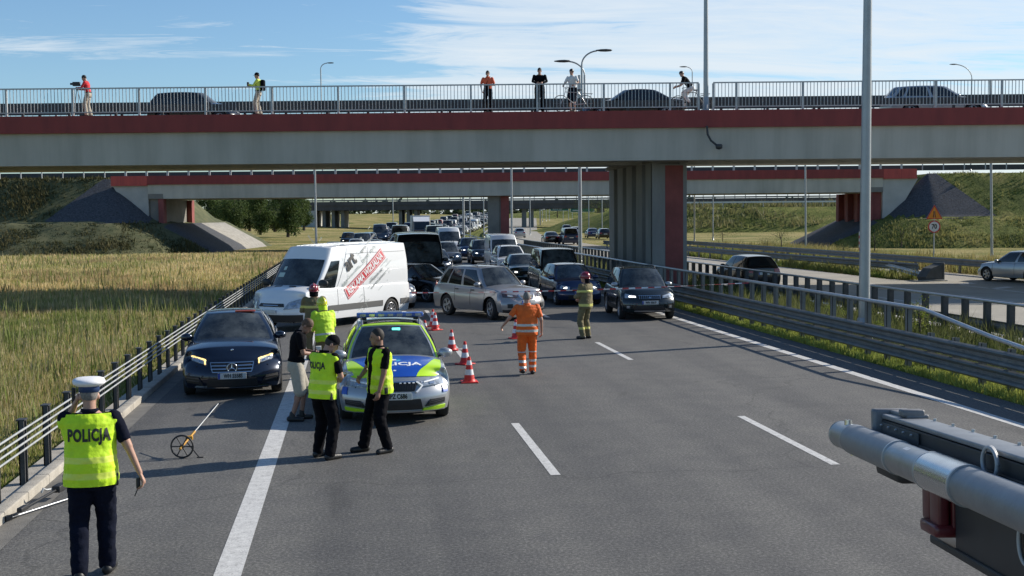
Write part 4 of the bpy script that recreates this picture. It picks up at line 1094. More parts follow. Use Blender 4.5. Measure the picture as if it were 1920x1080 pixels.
# --- white van with advertising
M_VANW = paint('white paint', (.74,.75,.75), 0, .3)
def build_van():
    sp = dict(VAN); sp.update(L=5.85, W=2.04, xf=1.92, xr=-1.80, xa=2.15, xb=1.25, xc=-2.84, xd=-2.90, zr=2.50, wr=.36, nose=.42, style=1, pf=.26, gc=.28,
      top=[(-2.925,1.25),(-1,1.27),(1.2,1.27),(1.9,1.36),(2.2,1.30),(2.65,1.13),(2.925,.98)], belt=[(-2.925,1.2),(-1,1.22),(1.2,1.22),(1.9,1.24),(2.2,1.20),(2.65,1.05),(2.925,.92)], wroof=.86)
    c = Car(**sp); root = empty('van', (0,0,0), 0, 'white panel van with a red boxed slogan on its side, slewed across the lane', 'van')
    f = c.front()
    c.build(root, M_VANW, sidewins=((.035,.205,.055,.16),), seams=[(.95,.45,.95,1.2),(2.02,.62,1.98,1.2),(-.35,.45,-.35,1.2)], ws=(.05,.93,.70), swh=(.03,.66), rearglass=None)
    # pressed panel seams on the upper side, lower dark moulding
    for sg in (1, -1):
        m = MB()
        patch(m, c.sideh(sg), [(-1.32,.52),(1.42,.52),(1.42,.70),(-1.32,.70)], 10, 2, .012, 0)
        patch(m, c.sideh(sg), [(-2.86,.52),(-2.28,.52),(-2.28,.70),(-2.86,.70)], 5, 2, .012, 0)
        m.build('side_moulding', mat('grey moulding', (.10,.10,.098), .6), root)
        m = MB(); cb = lambda q, h: c.C(q, sg, h)
        for q in (.225,.49): patch(m, cb, [(q,.0),(q+.0022,.0),(q+.0022,.96),(q,.96)], 1, 8, .002, 0, skirt=.003)
        patch(m, cb, [(.225,.80),(.97,.80),(.97,.808),(.225,.808)], 8, 1, .002, 0, skirt=.003)
        m.build('door_seam', mat('seam grey', (.22,.22,.22), .7), root)
    for sg in (-1,1):
        m = MB(); patch(m, f, [(sg*.50,.66),(sg*.95,.70),(sg*.98,1.0),(sg*.60,.86)], 8, 5, .012, 0, (0,0,.5))
        patch(m, c.sideh(sg), [(2.48,.78),(2.86,.70),(2.86,.94),(2.55,1.03)], 4, 3, .008, 0)
        patch(m, f, [(sg*.66,.76),(sg*.80,.78),(sg*.80,.86),(sg*.68,.84)], 3, 2, .022, 1, (0,0,.5)); m.build('headlight', [M_HL, M_CHR], root)
    m = MB(); patch(m, f, [(-.50,.74),(.50,.74),(.46,.83),(-.46,.83)], 8, 3, .008, 0, (0,0,.5)); patch(m, f, [(-.30,.765),(.30,.765),(.30,.785),(-.30,.785)], 6, 1, .018, 1, (0,0,.5)); m.build('grille', [M_BLK, M_CHR], root)
    m = MB(); patch(m, f, [(-.99,.29),(.99,.29),(.99,.50),(-.99,.50)], 12, 3, .012, 0, (0,0,.5)); m.build('bumper', M_BLK, root)
    t = c.topm(); m = MB()
    for sg in (-1,1): patch(m, t, [(2.13,sg*.14),(2.13,sg*.40),(2.20,sg*.42),(2.20,sg*.16)], 4, 1, .008, 0)
    m.build('bonnet_vent', M_BLK, root)
    m = MB(); patch(m, lambda a, b: c.C(0, a, b), [(-.62,.28),(-.34,.28),(-.34,.38),(-.62,.38)], 2, 2, .012, 0); patch(m, lambda a, b: c.C(0, a, b), [(-.48,.44),(-.36,.44),(-.36,.52),(-.48,.52)], 1, 1, .012, 0); m.build('windscreen_sticker', mat('pale sticker', (.45,.55,.50), .6), root)
    # roof ribs
    m = MB()
    for yy in (-.6,-.36,-.12,.12,.36,.6):
        patch(m, lambda a, b: c.C(a, b, 1), [(.03,yy-.02),(.03,yy+.02),(.25,yy+.02),(.25,yy-.02)], 1, 6, .012, 0)
        patch(m, lambda a, b: c.C(a, b, 1), [(.30,yy-.02),(.30,yy+.02),(.97,yy+.02),(.97,yy-.02)], 1, 10, .012, 0)
    m.build('roof_rib', M_VANW, root)
    # advertising on both sides: surface coordinates (along, height) in metres on the flank
    def flank(sg, s_, z):
        x = 1.0-s_                        # s_ grows to the rear
        if z < 1.19: p = c.sideh(sg)(x, z); n = 1
        else:
            h = (z-1.19)/(2.50-1.19); q = (lerp(2.15,1.25,h)-x)/(lerp(2.15,1.25,h)-lerp(-2.90,-2.84,h)); p = c.C(q, sg, h)
        return Vector((p.x, p.y+sg*.010, p.z))
    M_ADR = mat('advert red', (.48,.022,.035), .5); M_ADG = mat('advert grey', (.16,.175,.17), .6, var=.25, vscale=3); M_ADP = mat('advert pale', (.34,.38,.36), .6)
    for sg in (1, -1):
        m = MB(); ang = R(31); ca, sa = math.cos(ang), math.sin(ang)
        def pt(u, v, o=(.45,.98)):        # rotated local frame, u along the slogan
            x, z = o[0]+u*ca-v*sa, o[1]+u*sa+v*ca
            return flank(sg, x if sg > 0 else 3.0-x, z)
        def strokes(u0, v0, u1, v1, w, mi, lift=0):
            n = 40 if w > .1 else 12; k = 9 if w > .1 else 2; du, dv = u1-u0, v1-v0; l = math.hypot(du, dv); nu, nv = -dv/l*w/2, du/l*w/2
            vs = []
            for i in range(n+1):
                t_ = i/n; u, v = u0+du*t_, v0+dv*t_
                for j in range(k):
                    sgn = 1-2*j/(k-1)
                    q = pt(u+nu*sgn, v+nv*sgn); q.y += sg*lift; vs.append(q)
            m.add(vs, [(k*i+j,k*i+j+1,k*i+k+j+1,k*i+k+j) for i in range(n) for j in range(k-1)], mi)
        W_ = 2.38; Hh = .31
        strokes(0, 0, W_, 0, Hh+.05, 0, .001); strokes(.015, 0, W_-.015, 0, Hh-.01, 1, .002)
        strokes(.035, 0, W_-.035, 0, Hh-.045, 0, .003)
        vs, fs = text_mesh('REKLAMA WIZUALNA', .31, bold=.010, extrude=0, cond=.72, spacing=.97); vs, fs = densify(vs, fs, .05, 3)
        def wp(v): q = pt(W_/2+(v[0] if sg > 0 else v[0]), v[1]*.95); q.y += sg*.007; return q
        if sg < 0:
            ca_, sa_ = ca, sa
        m.add([wp(v) for v in vs], fs, 1)
        vs, fs = text_mesh('art', .62, bold=.022, extrude=0, cond=.82); vs, fs = densify(vs, fs, .06, 3)
        def wa(v):
            q = pt(.74+v[0], .74+v[1]); q.y += sg*.004; return q
        m.add([wa(v) for v in vs], fs, 2)
        rr = random.Random(5)
        for (txt, u, v, sz, mi) in (('agencja reklamowa', 1.95,.66,.14,3), ('banery  szyldy', 1.75,.40,.17,4), ('druk wielkoformatowy', .55,.36,.12,4), ('oklejanie aut', 1.62,-.36,.16,3), ('www.art-reklama', 1.60,-.55,.13,3), ('naklejki', .1,.30,.13,4)):
            vs, fs = densify(*text_mesh(txt, sz, extrude=0, bold=.001), .08)
            def wq(v_, u=u, v=v): q = pt(u+v_[0], v+v_[1]); q.y += sg*.003; return q
            m.add([wq(a) for a in vs], fs, mi)
        for k in range(40):
            u = rr.uniform(.0, 2.4); v = rr.choice((rr.uniform(.28,.95), rr.uniform(-.85,-.25)))
            l = rr.uniform(.1,.5)
            if rr.random() < .5: strokes(u, v, min(u+l,2.6), v, .010, 4, .002)
            else: strokes(u, v, u+.0, v+l*.7*(1 if v > 0 else -1)*.5, .012, 4, .002)
        m.build('advert', [M_ADR, M_VANW, M_TXT, M_ADG, M_ADP], root)
    lights(root, c.rear(), [(.90,.85),(.985,.85),(.985,1.15),(.90,1.15)], [M_TL], 'tail_light', cen=(0,0,.7))
    plate(root, c, f(0,.6).x+.02, .60, None)
    mirror(root, c, M_BLK, dx=.0, sc=1.5)
    # driver's forearm and shoulder seen in the open window
    return root
van = build_van(); TH = R(38)
hd = Vector((-math.sin(TH), -math.cos(TH), 0)); lf = Vector((math.cos(TH), -math.sin(TH), 0))
vc = Vector((1.13, 39.6, 0)) + hd*1.80 - lf*.93
place(van, vc.x, vc.y, math.atan2(hd.y, hd.x))

# --- silver SUV, turned across the lane
M_SILV2 = paint('silver grey paint', (.34,.335,.335), .5, .3)
def build_suv():
    sp = dict(SUV); sp.update(L=4.64, W=1.80, xf=1.40, xr=-1.27, wr=.355, zr=1.68, style=0, steer=R(-12), xc=-1.75, xd=-2.22, arch=.075)
    c = Car(**sp); root = empty('parked_car', (0,0,0), 0, 'silver grey off-road car standing slantwise behind the striped tape', 'car'); f = c.front()
    c.build(root, M_SILV2, seams=[(.22,.42,.22,1.0),(1.05,.44,1.10,1.0),(-.72,.55,-.78,1.02)], rails=2, sidewins=((.06,.42,.10,.40),(.47,.72,.45,.70),(.76,.93,.74,.89)))
    for sg in (-1,1):
        m = MB(); patch(m, f, [(sg*.42,.74),(sg*.95,.76),(sg*.985,.88),(sg*.50,.82)], 8, 4, .012, 0, (0,0,.6))
        patch(m, f, [(sg*.60,.755),(sg*.80,.765),(sg*.80,.83),(sg*.62,.81)], 4, 3, .024, 1, (0,0,.6)); m.build('headlight', [mat('smoked lamp', (.10,.08,.085), .15, .2, coat=.6), M_HL], root)
        m = MB(); patch(m, f, [(sg*.64,.42),(sg*.82,.42),(sg*.82,.55),(sg*.64,.55)], 3, 3, .010, 0, (0,0,.6)); m.build('fog_lamp', M_BLK, root)
    m = MB(); patch(m, f, [(-.27,.72),(.27,.72),(.36,.80),(-.36,.80)], 8, 3, .010, 0, (0,0,.6))
    for sg in (-1,1): patch(m, f, [(sg*.25,.70),(sg*.30,.70),(sg*.42,.83),(sg*.36,.83)], 1, 4, .022, 1, (0,0,.6))
    patch(m, f, [(-.28,.695),(.28,.695),(.28,.715),(-.28,.715)], 6, 1, .022, 1, (0,0,.6)); m.build('grille', [M_BLK, M_CHR], root)
    m = MB(); patch(m, f, [(-.50,.30),(.50,.30),(.34,.50),(-.34,.50)], 8, 4, .010, 0, (0,0,.6)); m.build('bumper_grille', M_BLK, root)
    m = MB(); patch(m, f, [(-.97,.275),(.97,.275),(.97,.36),(-.97,.36)], 10, 2, .006, 0, (0,0,.6)); m.build('bumper_trim', M_BLK, root)
    plate(root, c, f(0,.6).x+.02, .60, 'W')
    for sg in (-1,1):
        for x in (-.62,.34):
            m = MB(); q = c.sideh(sg)(x, .93); m.bev((-.09,-.018,-.014),(.09,.018,.014), .008, 0, Matrix.Translation(q+Vector((0,sg*.018,0)))); m.build('door_handle', M_BLK, root)
    lights(root, c.rear(), [(.80,.9),(.97,.9),(.97,1.15),(.80,1.1)], [M_TL], 'tail_light', cen=(0,0,.7)); mirror(root, c, M_SILV2, sc=1.1)
    return root
suv = build_suv()
hd = Vector((1.28,-2.5,0)).normalized(); rt = Vector((hd.y, -hd.x, 0))
p = Vector((3.18, 41.3, 0)) + hd*1.27 - rt*.80
place(suv, p.x, p.y, math.atan2(hd.y, hd.x))

# --- dark crossover next to the median
M_GRAPH = paint('graphite paint', (.022,.028,.028), .5, .26)
def build_cross():
    sp = dict(SUV); sp.update(L=4.3, W=1.785, xf=1.32, xr=-1.28, wr=.34, zr=1.60, xa=1.10, xb=.40, xc=-1.60, xd=-2.08, style=0,
       top=[(-2.15,1.0),(-1.8,1.04),(0,1.02),(.9,1.08),(1.4,1.04),(1.95,.94),(2.15,.83)], belt=[(-2.15,.96),(-1.4,1.0),(0,.98),(.9,.98),(1.5,.95),(1.95,.87),(2.15,.79)])
    c = Car(**sp); root = empty('parked_car', (0,0,0), 0, 'dark green-grey crossover with a toothed chrome grille beside the median line', 'car'); f = c.front()
    c.build(root, M_GRAPH, seams=[(.22,.42,.22,1.0),(1.02,.44,1.06,1.0)], rails=1, cladding=.16)
    for sg in (-1,1):
        m = MB(); patch(m, f, [(sg*.50,.71),(sg*.93,.71),(sg*.98,.84),(sg*.54,.78)], 8, 4, .012, 0, (0,0,.6))
        patch(m, f, [(sg*.54,.73),(sg*.80,.735),(sg*.80,.775),(sg*.56,.768)], 4, 2, .024, 1, (0,0,.6)); m.build('headlight', [M_HL, M_HLON if sg < 0 else M_HL], root)
        m = MB(); patch(m, f, [(sg*.66,.38),(sg*.90,.38),(sg*.86,.50),(sg*.70,.50)], 3, 3, .012, 0, (0,0,.6)); patch(m, f, [(sg*.74,.40),(sg*.84,.40),(sg*.84,.47),(sg*.74,.47)], 2, 2, .022, 1, (0,0,.6)); m.build('fog_lamp', [M_BLK, M_HL], root)
    m = MB(); patch(m, f, [(-.42,.67),(.42,.67),(.45,.775),(-.45,.775)], 10, 3, .010, 0, (0,0,.6))
    patch(m, f, [(-.46,.772),(.46,.772),(.46,.79),(-.46,.79)], 10, 1, .026, 1, (0,0,.6))
    for k in range(-5, 6):
        if k: patch(m, f, [(k*.078-.009,.675),(k*.078+.009,.675),(k*.082+.009,.772),(k*.082-.009,.772)], 1, 2, .024, 1, (0,0,.6))
    patch(m, f, [(-.05,.70),(.0,.685),(.05,.70),(.0,.765)], 2, 2, .032, 1, (0,0,.6))
    m.build('grille', [M_BLK, M_CHR], root)
    m = MB(); patch(m, f, [(-.62,.33),(.62,.33),(.52,.47),(-.52,.47)], 10, 3, .010, 0, (0,0,.6)); patch(m, f, [(-.60,.29),(.60,.29),(.60,.325),(-.60,.325)], 8, 1, .02, 1, (0,0,.6)); m.build('bumper_grille', [M_BLK, M_RIM], root)
    plate(root, c, f(0,.56).x+.02, .575, 'WN 3061F')
    lights(root, c.rear(), [(.72,.85),(.96,.85),(.96,1.0),(.72,.98)], [M_TL], 'tail_light', cen=(0,0,.7)); mirror(root, c, M_SILV, sc=1.05)
    return root
cross = build_cross(); place(cross, 9.38, 37.45+2.15, R(-90-3))
# ---------------------------------------------------------------- queue of traffic
P_ = {}
PC = dict(black=paint('black paint',(.010,.010,.011),.3,.25), white=paint('queue white paint',(.66,.67,.67),0,.3), grey=paint('grey paint',(.10,.105,.11),.5,.3),
  silver=paint('bright silver paint',(.38,.39,.40),.55,.3), blue=paint('deep blue paint',(.012,.025,.075),.4,.28), red=paint('dark red paint',(.14,.012,.012),.3,.3), brown=paint('brown paint',(.085,.05,.035),.4,.3), green=paint('dark green paint',(.015,.035,.028),.4,.3))
KW = dict(suv=dict(rails=1, cladding=.14), van=dict(wins=((.035,.205,.06,.17),), ws=(.06,.92,.74), swh=(.04,.70)), mpv=dict(wins=((.05,.34,.09,.32),(.38,.66,.37,.66),(.70,.94,.70,.94))))
CATN = dict(sedan='saloon', hatch='small hatchback', estate='estate car', suv='off-road car', mpv='people carrier', van='van')
SPEC = dict(sedan=SEDAN, hatch=HATCH, estate=ESTATE, suv=SUV, mpv=MPV, van=VAN)
def get_proto(kind):
    if kind not in P_:
        r, c = proto('queued_car', SPEC[kind], PC['grey'], 'x', 'car', lit=M_HLON, **KW.get(kind, {}))
        flat = MB()
        P_[kind] = (r, c)
    return P_[kind]
_BM = {}
def recolor(me, cname):
    k = (me.name, cname)
    if k not in _BM:
        m2 = me.copy(); m2.materials[0] = PC[cname]; _BM[k] = m2
    return _BM[k]
def place_car(kind, cname, x, y, heading, label, group=None, name='queued_car', cat=None, z=0.0):
    r, c = get_proto(kind)
    o = r.copy(); col.objects.link(o); o.name = name
    for ch in r.children:
        d = ch.copy(); col.objects.link(d); d.parent = o
        if ch.name.split('.')[0] in ('body', 'mirror'): d.data = recolor(ch.data, cname)
        for g in ch.children:
            h = g.copy(); col.objects.link(h); h.parent = d
    o.location = (x, y, z); o.rotation_euler = (0, 0, heading)
    for k in ('group',):
        if k in o: del o[k]
    return tag(o, label, cat or ('van' if kind == 'van' else 'car'), group)
_FL = {}
def flat_mesh(kind, cname):
    """whole far car as one mesh, for cars a few pixels large"""
    k = (kind, cname)
    if k in _FL: return _FL[k]
    r, c = get_proto(kind); bm = bmesh.new(); mats = []
    def rec(o, M):
        M = M @ o.matrix_basis
        if o.type == 'MESH':
            me = o.data; t = bmesh.new(); t.from_mesh(me)
            idx = {}
            for i, mt in enumerate(me.materials):
                if i == 0 and o.name.split('.')[0] in ('body', 'mirror'): mt = PC[cname]
                if mt not in mats: mats.append(mt)
                idx[i] = mats.index(mt)
            for f in t.faces: f.material_index = idx.get(f.material_index, 0)
            t.transform(M); tm = bpy.data.meshes.new('t'); t.to_mesh(tm); t.free(); bm.from_mesh(tm); bpy.data.meshes.remove(tm)
        for ch in o.children: rec(ch, M)
    for ch in r.children: rec(ch, Matrix.Identity(4))
    me = bpy.data.meshes.new('distant_car'); bm.to_mesh(me); bm.free()
    for m in mats: me.materials.append(m)
    _FL[k] = me; return me
def far_car(kind, cname, x, y, heading, label, group, z=0):
    o = bpy.data.objects.new('distant_car', flat_mesh(kind, cname)); col.objects.link(o); o.location = (x, y, z); o.rotation_euler = (0,0,heading)
    return tag(o, label, 'van' if kind == 'van' else 'car', group)
def hdg(Y, away=False):
    s = (shift(Y+2)-shift(Y-2))/4
    return math.atan2(1, s) if away else math.atan2(-1, -s)
GQ = 'cars queueing behind the closed lanes'
D_ = R(-90)
place_car('hatch','blue', 8.25, 46.3, D_+R(3), 'small dark blue hatchback with one bright headlight behind the firefighter', GQ)
place_car('mpv','black', 8.75, 52.6, D_, 'black people carrier behind the small blue hatchback', GQ)
place_car('sedan','green', 8.35, 60.3, D_, 'dark car with a bright headlight bar just behind the black people carrier', GQ)
place_car('suv','white', 8.75, 68.4, D_, 'white off-road car with a black lower front, in front of the white van', GQ)
_w = place_car('van','white', 9.4, 77.5, D_, 'white van behind the white off-road car, its pale roof showing', GQ)
place_car('estate','black', 2.55, 49.2, D_+R(40), 'black estate car between the advert van and the silver off-road car', GQ)
place_car('estate','silver', 1.05, 46.4, D_+R(10), 'silver car almost hidden behind the tail of the advert van', GQ)
_v = place_car('van','black', 2.85, 55.0, D_, 'tall black van with a huge dark windscreen rising behind the silver off-road car', GQ)
place_car('suv','grey', 6.05, 80.5, D_, 'grey off-road car with lit headlights right of the tall black van', GQ)
_v.scale = (1.08,)*3; _w.scale = (.9,)*3
place_car('sedan','black', 4.75, 71.5, D_, 'black saloon tucked behind the tall black van', GQ)
place_car('suv','black', 9.1, 86.5, D_, 'black off-road car just behind the white van', GQ)
place_car('estate','brown', -1.45, 94.5, D_, 'brown car whose roof shows above the front of the advert van', GQ)
place_car('hatch','white', .25, 106, D_, 'white hatchback behind the brown car', GQ)
place_car('hatch','silver', 1.75, 101, D_, 'silver hatchback right of the white one above the van roof', GQ)
place_car('suv','black', -.55, 139, D_, 'black pickup-sized off-road car at the left end of the queue', GQ)
place_car('suv','blue', 9.0, 95, D_, 'dark blue off-road car in the right lane below the central pier', GQ)
place_car('sedan','grey', 5.9, 90.5, D_, 'grey saloon in the middle lane left of the white van', GQ)
rr = random.Random(11)
cols_ = ['black','grey','silver','white','blue','black','grey','white','silver','red','green']
kinds = ['sedan','hatch','estate','suv','suv','mpv','estate','sedan','hatch','van']
pos = []
for li, (X, y0) in enumerate(((.7, 112), (4.45, 80), (8.3, 104), (12.2, 190))):
    Y = y0+rr.random()*2
    while Y < 470:
        pos.append((X+rr.uniform(-.3,.3), Y)); Y += rr.uniform(5.4, 6.4)
for i, (X, Y) in enumerate(pos):
    if abs(Y-139) < 4 and X < 2: continue
    if Y > 150 and X < 7 and 158 < Y < 172: continue
    k, c = rr.choice(kinds), rr.choice(cols_)
    x = X+shift(Y); z = rise(Y)
    cw = dict(black='black', grey='grey', silver='silver', white='white', blue='blue', red='dark red', green='dark green')[c]
    if Y < 135:
        place_car(k, c, x, Y, hdg(Y), '%s %s in the %s lane of the queue, seen above the nearer roofs' % (cw, CATN[k], {0:'left',4:'middle',8:'right'}.get(int(X+.3),'right')), GQ, z=z)
    else:
        far_car(k, c, x, Y, hdg(Y), 'distant %s %s in the %s lane of the queue, %s' % (cw, CATN[k], {0:'left',4:'second',8:'third',12:'right'}.get(int(X+.35),'right'), 'near part' if Y < 225 else ('middle part' if Y < 320 else ('far part' if Y < 400 else 'far end'))), 'distant queued cars', z)
# pale box truck in the queue and a grey van beside it
def box_truck(x, y, rz, label):
    t = empty('box_truck', (x, y, rise(y)), rz, label, 'truck'); 
    m = MB(); m.bev((-3.2,-1.22,1.0), (1.6,1.22,3.55), .06); m.build('cargo_box', mat('cream box', (.62,.58,.48), .6, var=.08), t)
    m = MB(); m.bev((1.7,-1.1,.45), (3.4,1.1,1.75), .12); m.prism([(1.75,-1.0,1.7),(3.3,-1.0,1.7),(2.95,-1.0,2.75),(1.75,-1.0,2.75)], 1, (0,2.0,0)); m.build('cab', PC['grey'], t)
    m = MB(); m.prism([(3.34,-.92,1.78),(3.36,-.92,1.80),(3.03,-.92,2.66),(3.0,-.92,2.64)], 1, (0,1.84,0)); m.build('windshield', M_GLASS, t)
    m = MB(); m.prism([(1.6,-1.05,2.75),(2.9,-1.05,2.75),(1.6,-1.05,3.4)], 1, (0,2.1,0)); m.build('wind_deflector', M_VANW, t)
    for (xx, yy) in ((2.6,1),(2.6,-1),(-1.8,1),(-1.8,-1)): add_wheel(t, xx, yy*1.0, .45, .26, 2)
    m = MB(); m.box((-3.1,-.4,.5), (2.4,.4,1.0)); m.build('chassis', M_BLK, t)
    for s in (-1,1): m = MB(); m.bev((3.36,s*.75-.16,.78), (3.43,s*.75+.16,.95), .02); m.build('headlight', M_HL, t)
    return t
box_truck(8.9, 163, R(-90), 'pale cream box truck standing in the queue')
place_car('van','grey', 3.6, 166, D_, 'grey van left of the cream box truck', GQ, z=0)
# opposite carriageway
GO = 'cars driving away on the opposite carriageway'
U_ = R(90)
place_car('hatch','black', 17.75, 53.6, U_+R(4), 'black hatchback seen from behind beyond the median barriers', GO, name='passing_car')
def at_opp(px, Y): return AT(px, 440, Y).x
for (k, c, px, Y, lab) in (('sedan','black',1032,143,'black car left of the blue van on the opposite carriageway'),('mpv','blue',1066,139,'dark blue people carrier ahead of the black car'),
    ('hatch','silver',974,186,'silver car in front of the second overpass pier'),('suv','grey',1062,212,'grey off-road car beyond the blue people carrier'),('hatch','white',1078,196,'white hatchback beyond the blue people carrier'),
    ('sedan','blue',1110,178,'blue saloon left of the big pier'),('estate','black',1131,170,'dark estate car half hidden by the big pier')):
    place_car(k, c, at_opp(px, Y), Y, hdg(Y, True), lab, GO, name='passing_car', z=rise(Y))
c_ = place_car('estate','silver', 31.55, 54.2, U_+R(14), 'silver estate car leaving on the ramp at the right edge', GO, name='passing_car')
# vehicles on the near overpass
GB = 'cars on the near overpass'
def on_bridge(kind, cname, px, d, rz, lab):
    p = AD(px, 200, d); return place_car(kind, cname, p.x, p.y, -YAW+rz, lab, GB, name='passing_car', z=7.50)
on_bridge('hatch','black', 366, 55, 0, 'dark hatchback on the near overpass between the red and yellow men')
on_bridge('sedan','black', 1185, 55, math.pi, 'black saloon on the near overpass between the two cyclists')
on_bridge('estate','silver', 1752, 55, 0, 'silver grey estate car on the near overpass at the right')
for k in list(P_):
    r, c = P_[k]
    for ch in list(r.children):
        for g in list(ch.children): bpy.data.objects.remove(g)
        bpy.data.objects.remove(ch)
    bpy.data.objects.remove(r)
# ---------------------------------------------------------------- people (facing local +x, left = +y)
from mathutils.bvhtree import BVHTree
M_SKIN = mat('skin', (.42,.235,.165), .55, var=.10, vscale=9, bump=.05, bscale=60)
M_SKIN2 = mat('tanned skin', (.30,.16,.11), .55, var=.12, vscale=9)
M_HAIRD = mat('dark hair', (.020,.016,.013), .7, var=.4, vscale=40)
M_HAIRB = mat('brown hair', (.10,.055,.03), .7, var=.4, vscale=40)
M_HAIRG = mat('grey hair', (.16,.15,.14), .75, var=.35, vscale=40)
M_NAVYC = mat('navy cloth', (.006,.008,.018), .95, spec=.12, var=.3, vscale=7, bump=.35, bscale=26)
M_BLACKC = mat('black cloth', (.005,.005,.007), .95, spec=.12, var=.3, vscale=7, bump=.35, bscale=26)
M_HIVIS = mat('hi-vis yellow cloth', (.56,.83,.015), .7, var=.10, vscale=6, bump=.35, bscale=22, emit=None)
M_HIVIS2 = mat('hi-vis reflective band', (.68,.80,.10), .45, var=.08, vscale=9)
M_REFL = mat('reflective tape', (.55,.55,.50), .4, .2, var=.12, vscale=12)
M_REFY = mat('yellow reflective tape', (.60,.58,.16), .45, .1, var=.1, vscale=12)
M_ORC = mat('orange work cloth', (.75,.13,.012), .75, var=.16, vscale=6, bump=.35, bscale=24)
M_OLIVE = mat('tan fire suit cloth', (.150,.125,.060), .85, var=.22, vscale=7, bump=.4, bscale=24)
M_BEIGE = mat('beige cloth', (.36,.33,.27), .85, var=.12, vscale=8, bump=.3, bscale=24)
M_REDC = mat('red cloth', (.55,.02,.03), .8, var=.15, vscale=7, bump=.3, bscale=24)
M_WHC = mat('white cloth', (.70,.69,.66), .8, var=.08, vscale=7, bump=.3, bscale=24)
M_SHOE = mat('black leather', (.012,.012,.012), .5, bump=.2, bscale=30)
M_EYE = mat('eye', (.015,.012,.01), .2)

def ring_loft(bm, rings):
    """rings: (centre, half_x, half_y, xdir, ydir); closed ends"""
    k = 20; prev = None
    for (c, a, b, ux, uy) in rings:
        cur = [bm.verts.new(Vector(c)+ux*a*math.cos(2*math.pi*i/k)+uy*b*math.sin(2*math.pi*i/k)) for i in range(k)]
        if prev:
            for i in range(k): bm.faces.new((prev[i], prev[(i+1)%k], cur[(i+1)%k], cur[i]))
        else: bm.faces.new(cur[::-1])
        prev = cur
    bm.faces.new(prev)
def taper(bm, p0, p1, r0, r1, flat=False, sq=1.0, sqd=None):
    p0, p1 = Vector(p0), Vector(p1); d = p1-p0
    if d.length < 1e-5: d = Vector((0,0,1e-4))
    L_ = d.length; d = d.normalized(); a = d.cross(sqd or Vector((0,1,0)))
    if a.length < .05: a = d.cross(Vector((1,0,0)))
    a.normalize(); b = a.cross(d).normalized(); rg = []
    if not flat or flat == 2:
        for t in (.97,.8,.5,.2): rg.append((p0-d*r0*t, r0*math.sqrt(1-t*t), r0*math.sqrt(1-t*t)*sq, a, b))
    n = 4
    for i in range(n+1): rg.append((p0+d*L_*i/n, lerp(r0,r1,i/n), lerp(r0,r1,i/n)*sq, a, b))
    if not flat:
        for t in (.2,.5,.8,.97): rg.append((p1+d*r1*t, r1*math.sqrt(1-t*t), r1*math.sqrt(1-t*t)*sq, a, b))
    ring_loft(bm, rg)
def ball(bm, c, r, R_=None):
    g = bmesh.ops.create_icosphere(bm, subdivisions=3, radius=1)
    for v in g['verts']:
        q = Vector((v.co.x*r[0], v.co.y*r[1], v.co.z*r[2]))
        if R_: q = R_ @ q
        v.co = q + Vector(c)
def melt(bm, name, mats, parent, vox, sm=3, wrinkle=0.0, seed=0, cuts=(), assign=None, smooth_f=.5, keep=True):
    """fuse the pieces into one continuous surface"""
    me = bpy.data.meshes.new(name); bmesh.ops.recalc_face_normals(bm, faces=bm.faces); bm.to_mesh(me); bm.free()
    o = bpy.data.objects.new(name, me); col.objects.link(o)
    r = o.modifiers.new('r', 'REMESH'); r.mode = 'VOXEL'; r.voxel_size = vox
    if sm: s_ = o.modifiers.new('s', 'SMOOTH'); s_.iterations = sm; s_.factor = smooth_f
    dg = bpy.context.evaluated_depsgraph_get(); dg.update()
    nm = bpy.data.meshes.new_from_object(o.evaluated_get(dg)); o.modifiers.clear(); o.data = nm; bpy.data.meshes.remove(me); nm.name = name
    nm.materials.clear()
    for m in mats: nm.materials.append(m)
    b = bmesh.new(); b.from_mesh(nm)
    if wrinkle:
        b.normal_update()
        for v in b.verts:
            q = v.co
            w = noise.noise(Vector((q.x*9, q.y*9, q.z*15+seed)))*.7+noise.noise(Vector((q.x*22+seed, q.y*22, q.z*30)))*.35 + .5*abs(noise.noise(Vector((q.x*5+q.z*4, q.y*5, q.z*9+seed*2))))
            v.co += v.normal*w*wrinkle
    for (co, no, kill) in cuts:
        bmesh.ops.bisect_plane(b, geom=b.verts[:]+b.edges[:]+b.faces[:], plane_co=co, plane_no=no, clear_outer=(kill > 0), clear_inner=(kill < 0))
    for f in b.faces:
        f.smooth = True
        if assign: f.material_index = assign(f.calc_center_median(), f.normal)
    b.to_mesh(nm); b.free()
    o.parent = parent; return o
def ik(a, c, l1, l2, hint):
    a, c, hint = Vector(a), Vector(c), Vector(hint); d = c-a; D = min(d.length, (l1+l2)*.999); u = d.normalized(); c2 = a+u*D
    x = (l1*l1-l2*l2+D*D)/(2*D); h = math.sqrt(max(0, l1*l1-x*x)); n = hint-u*hint.dot(u); n.normalize()
    return a+u*x+n*h, c2

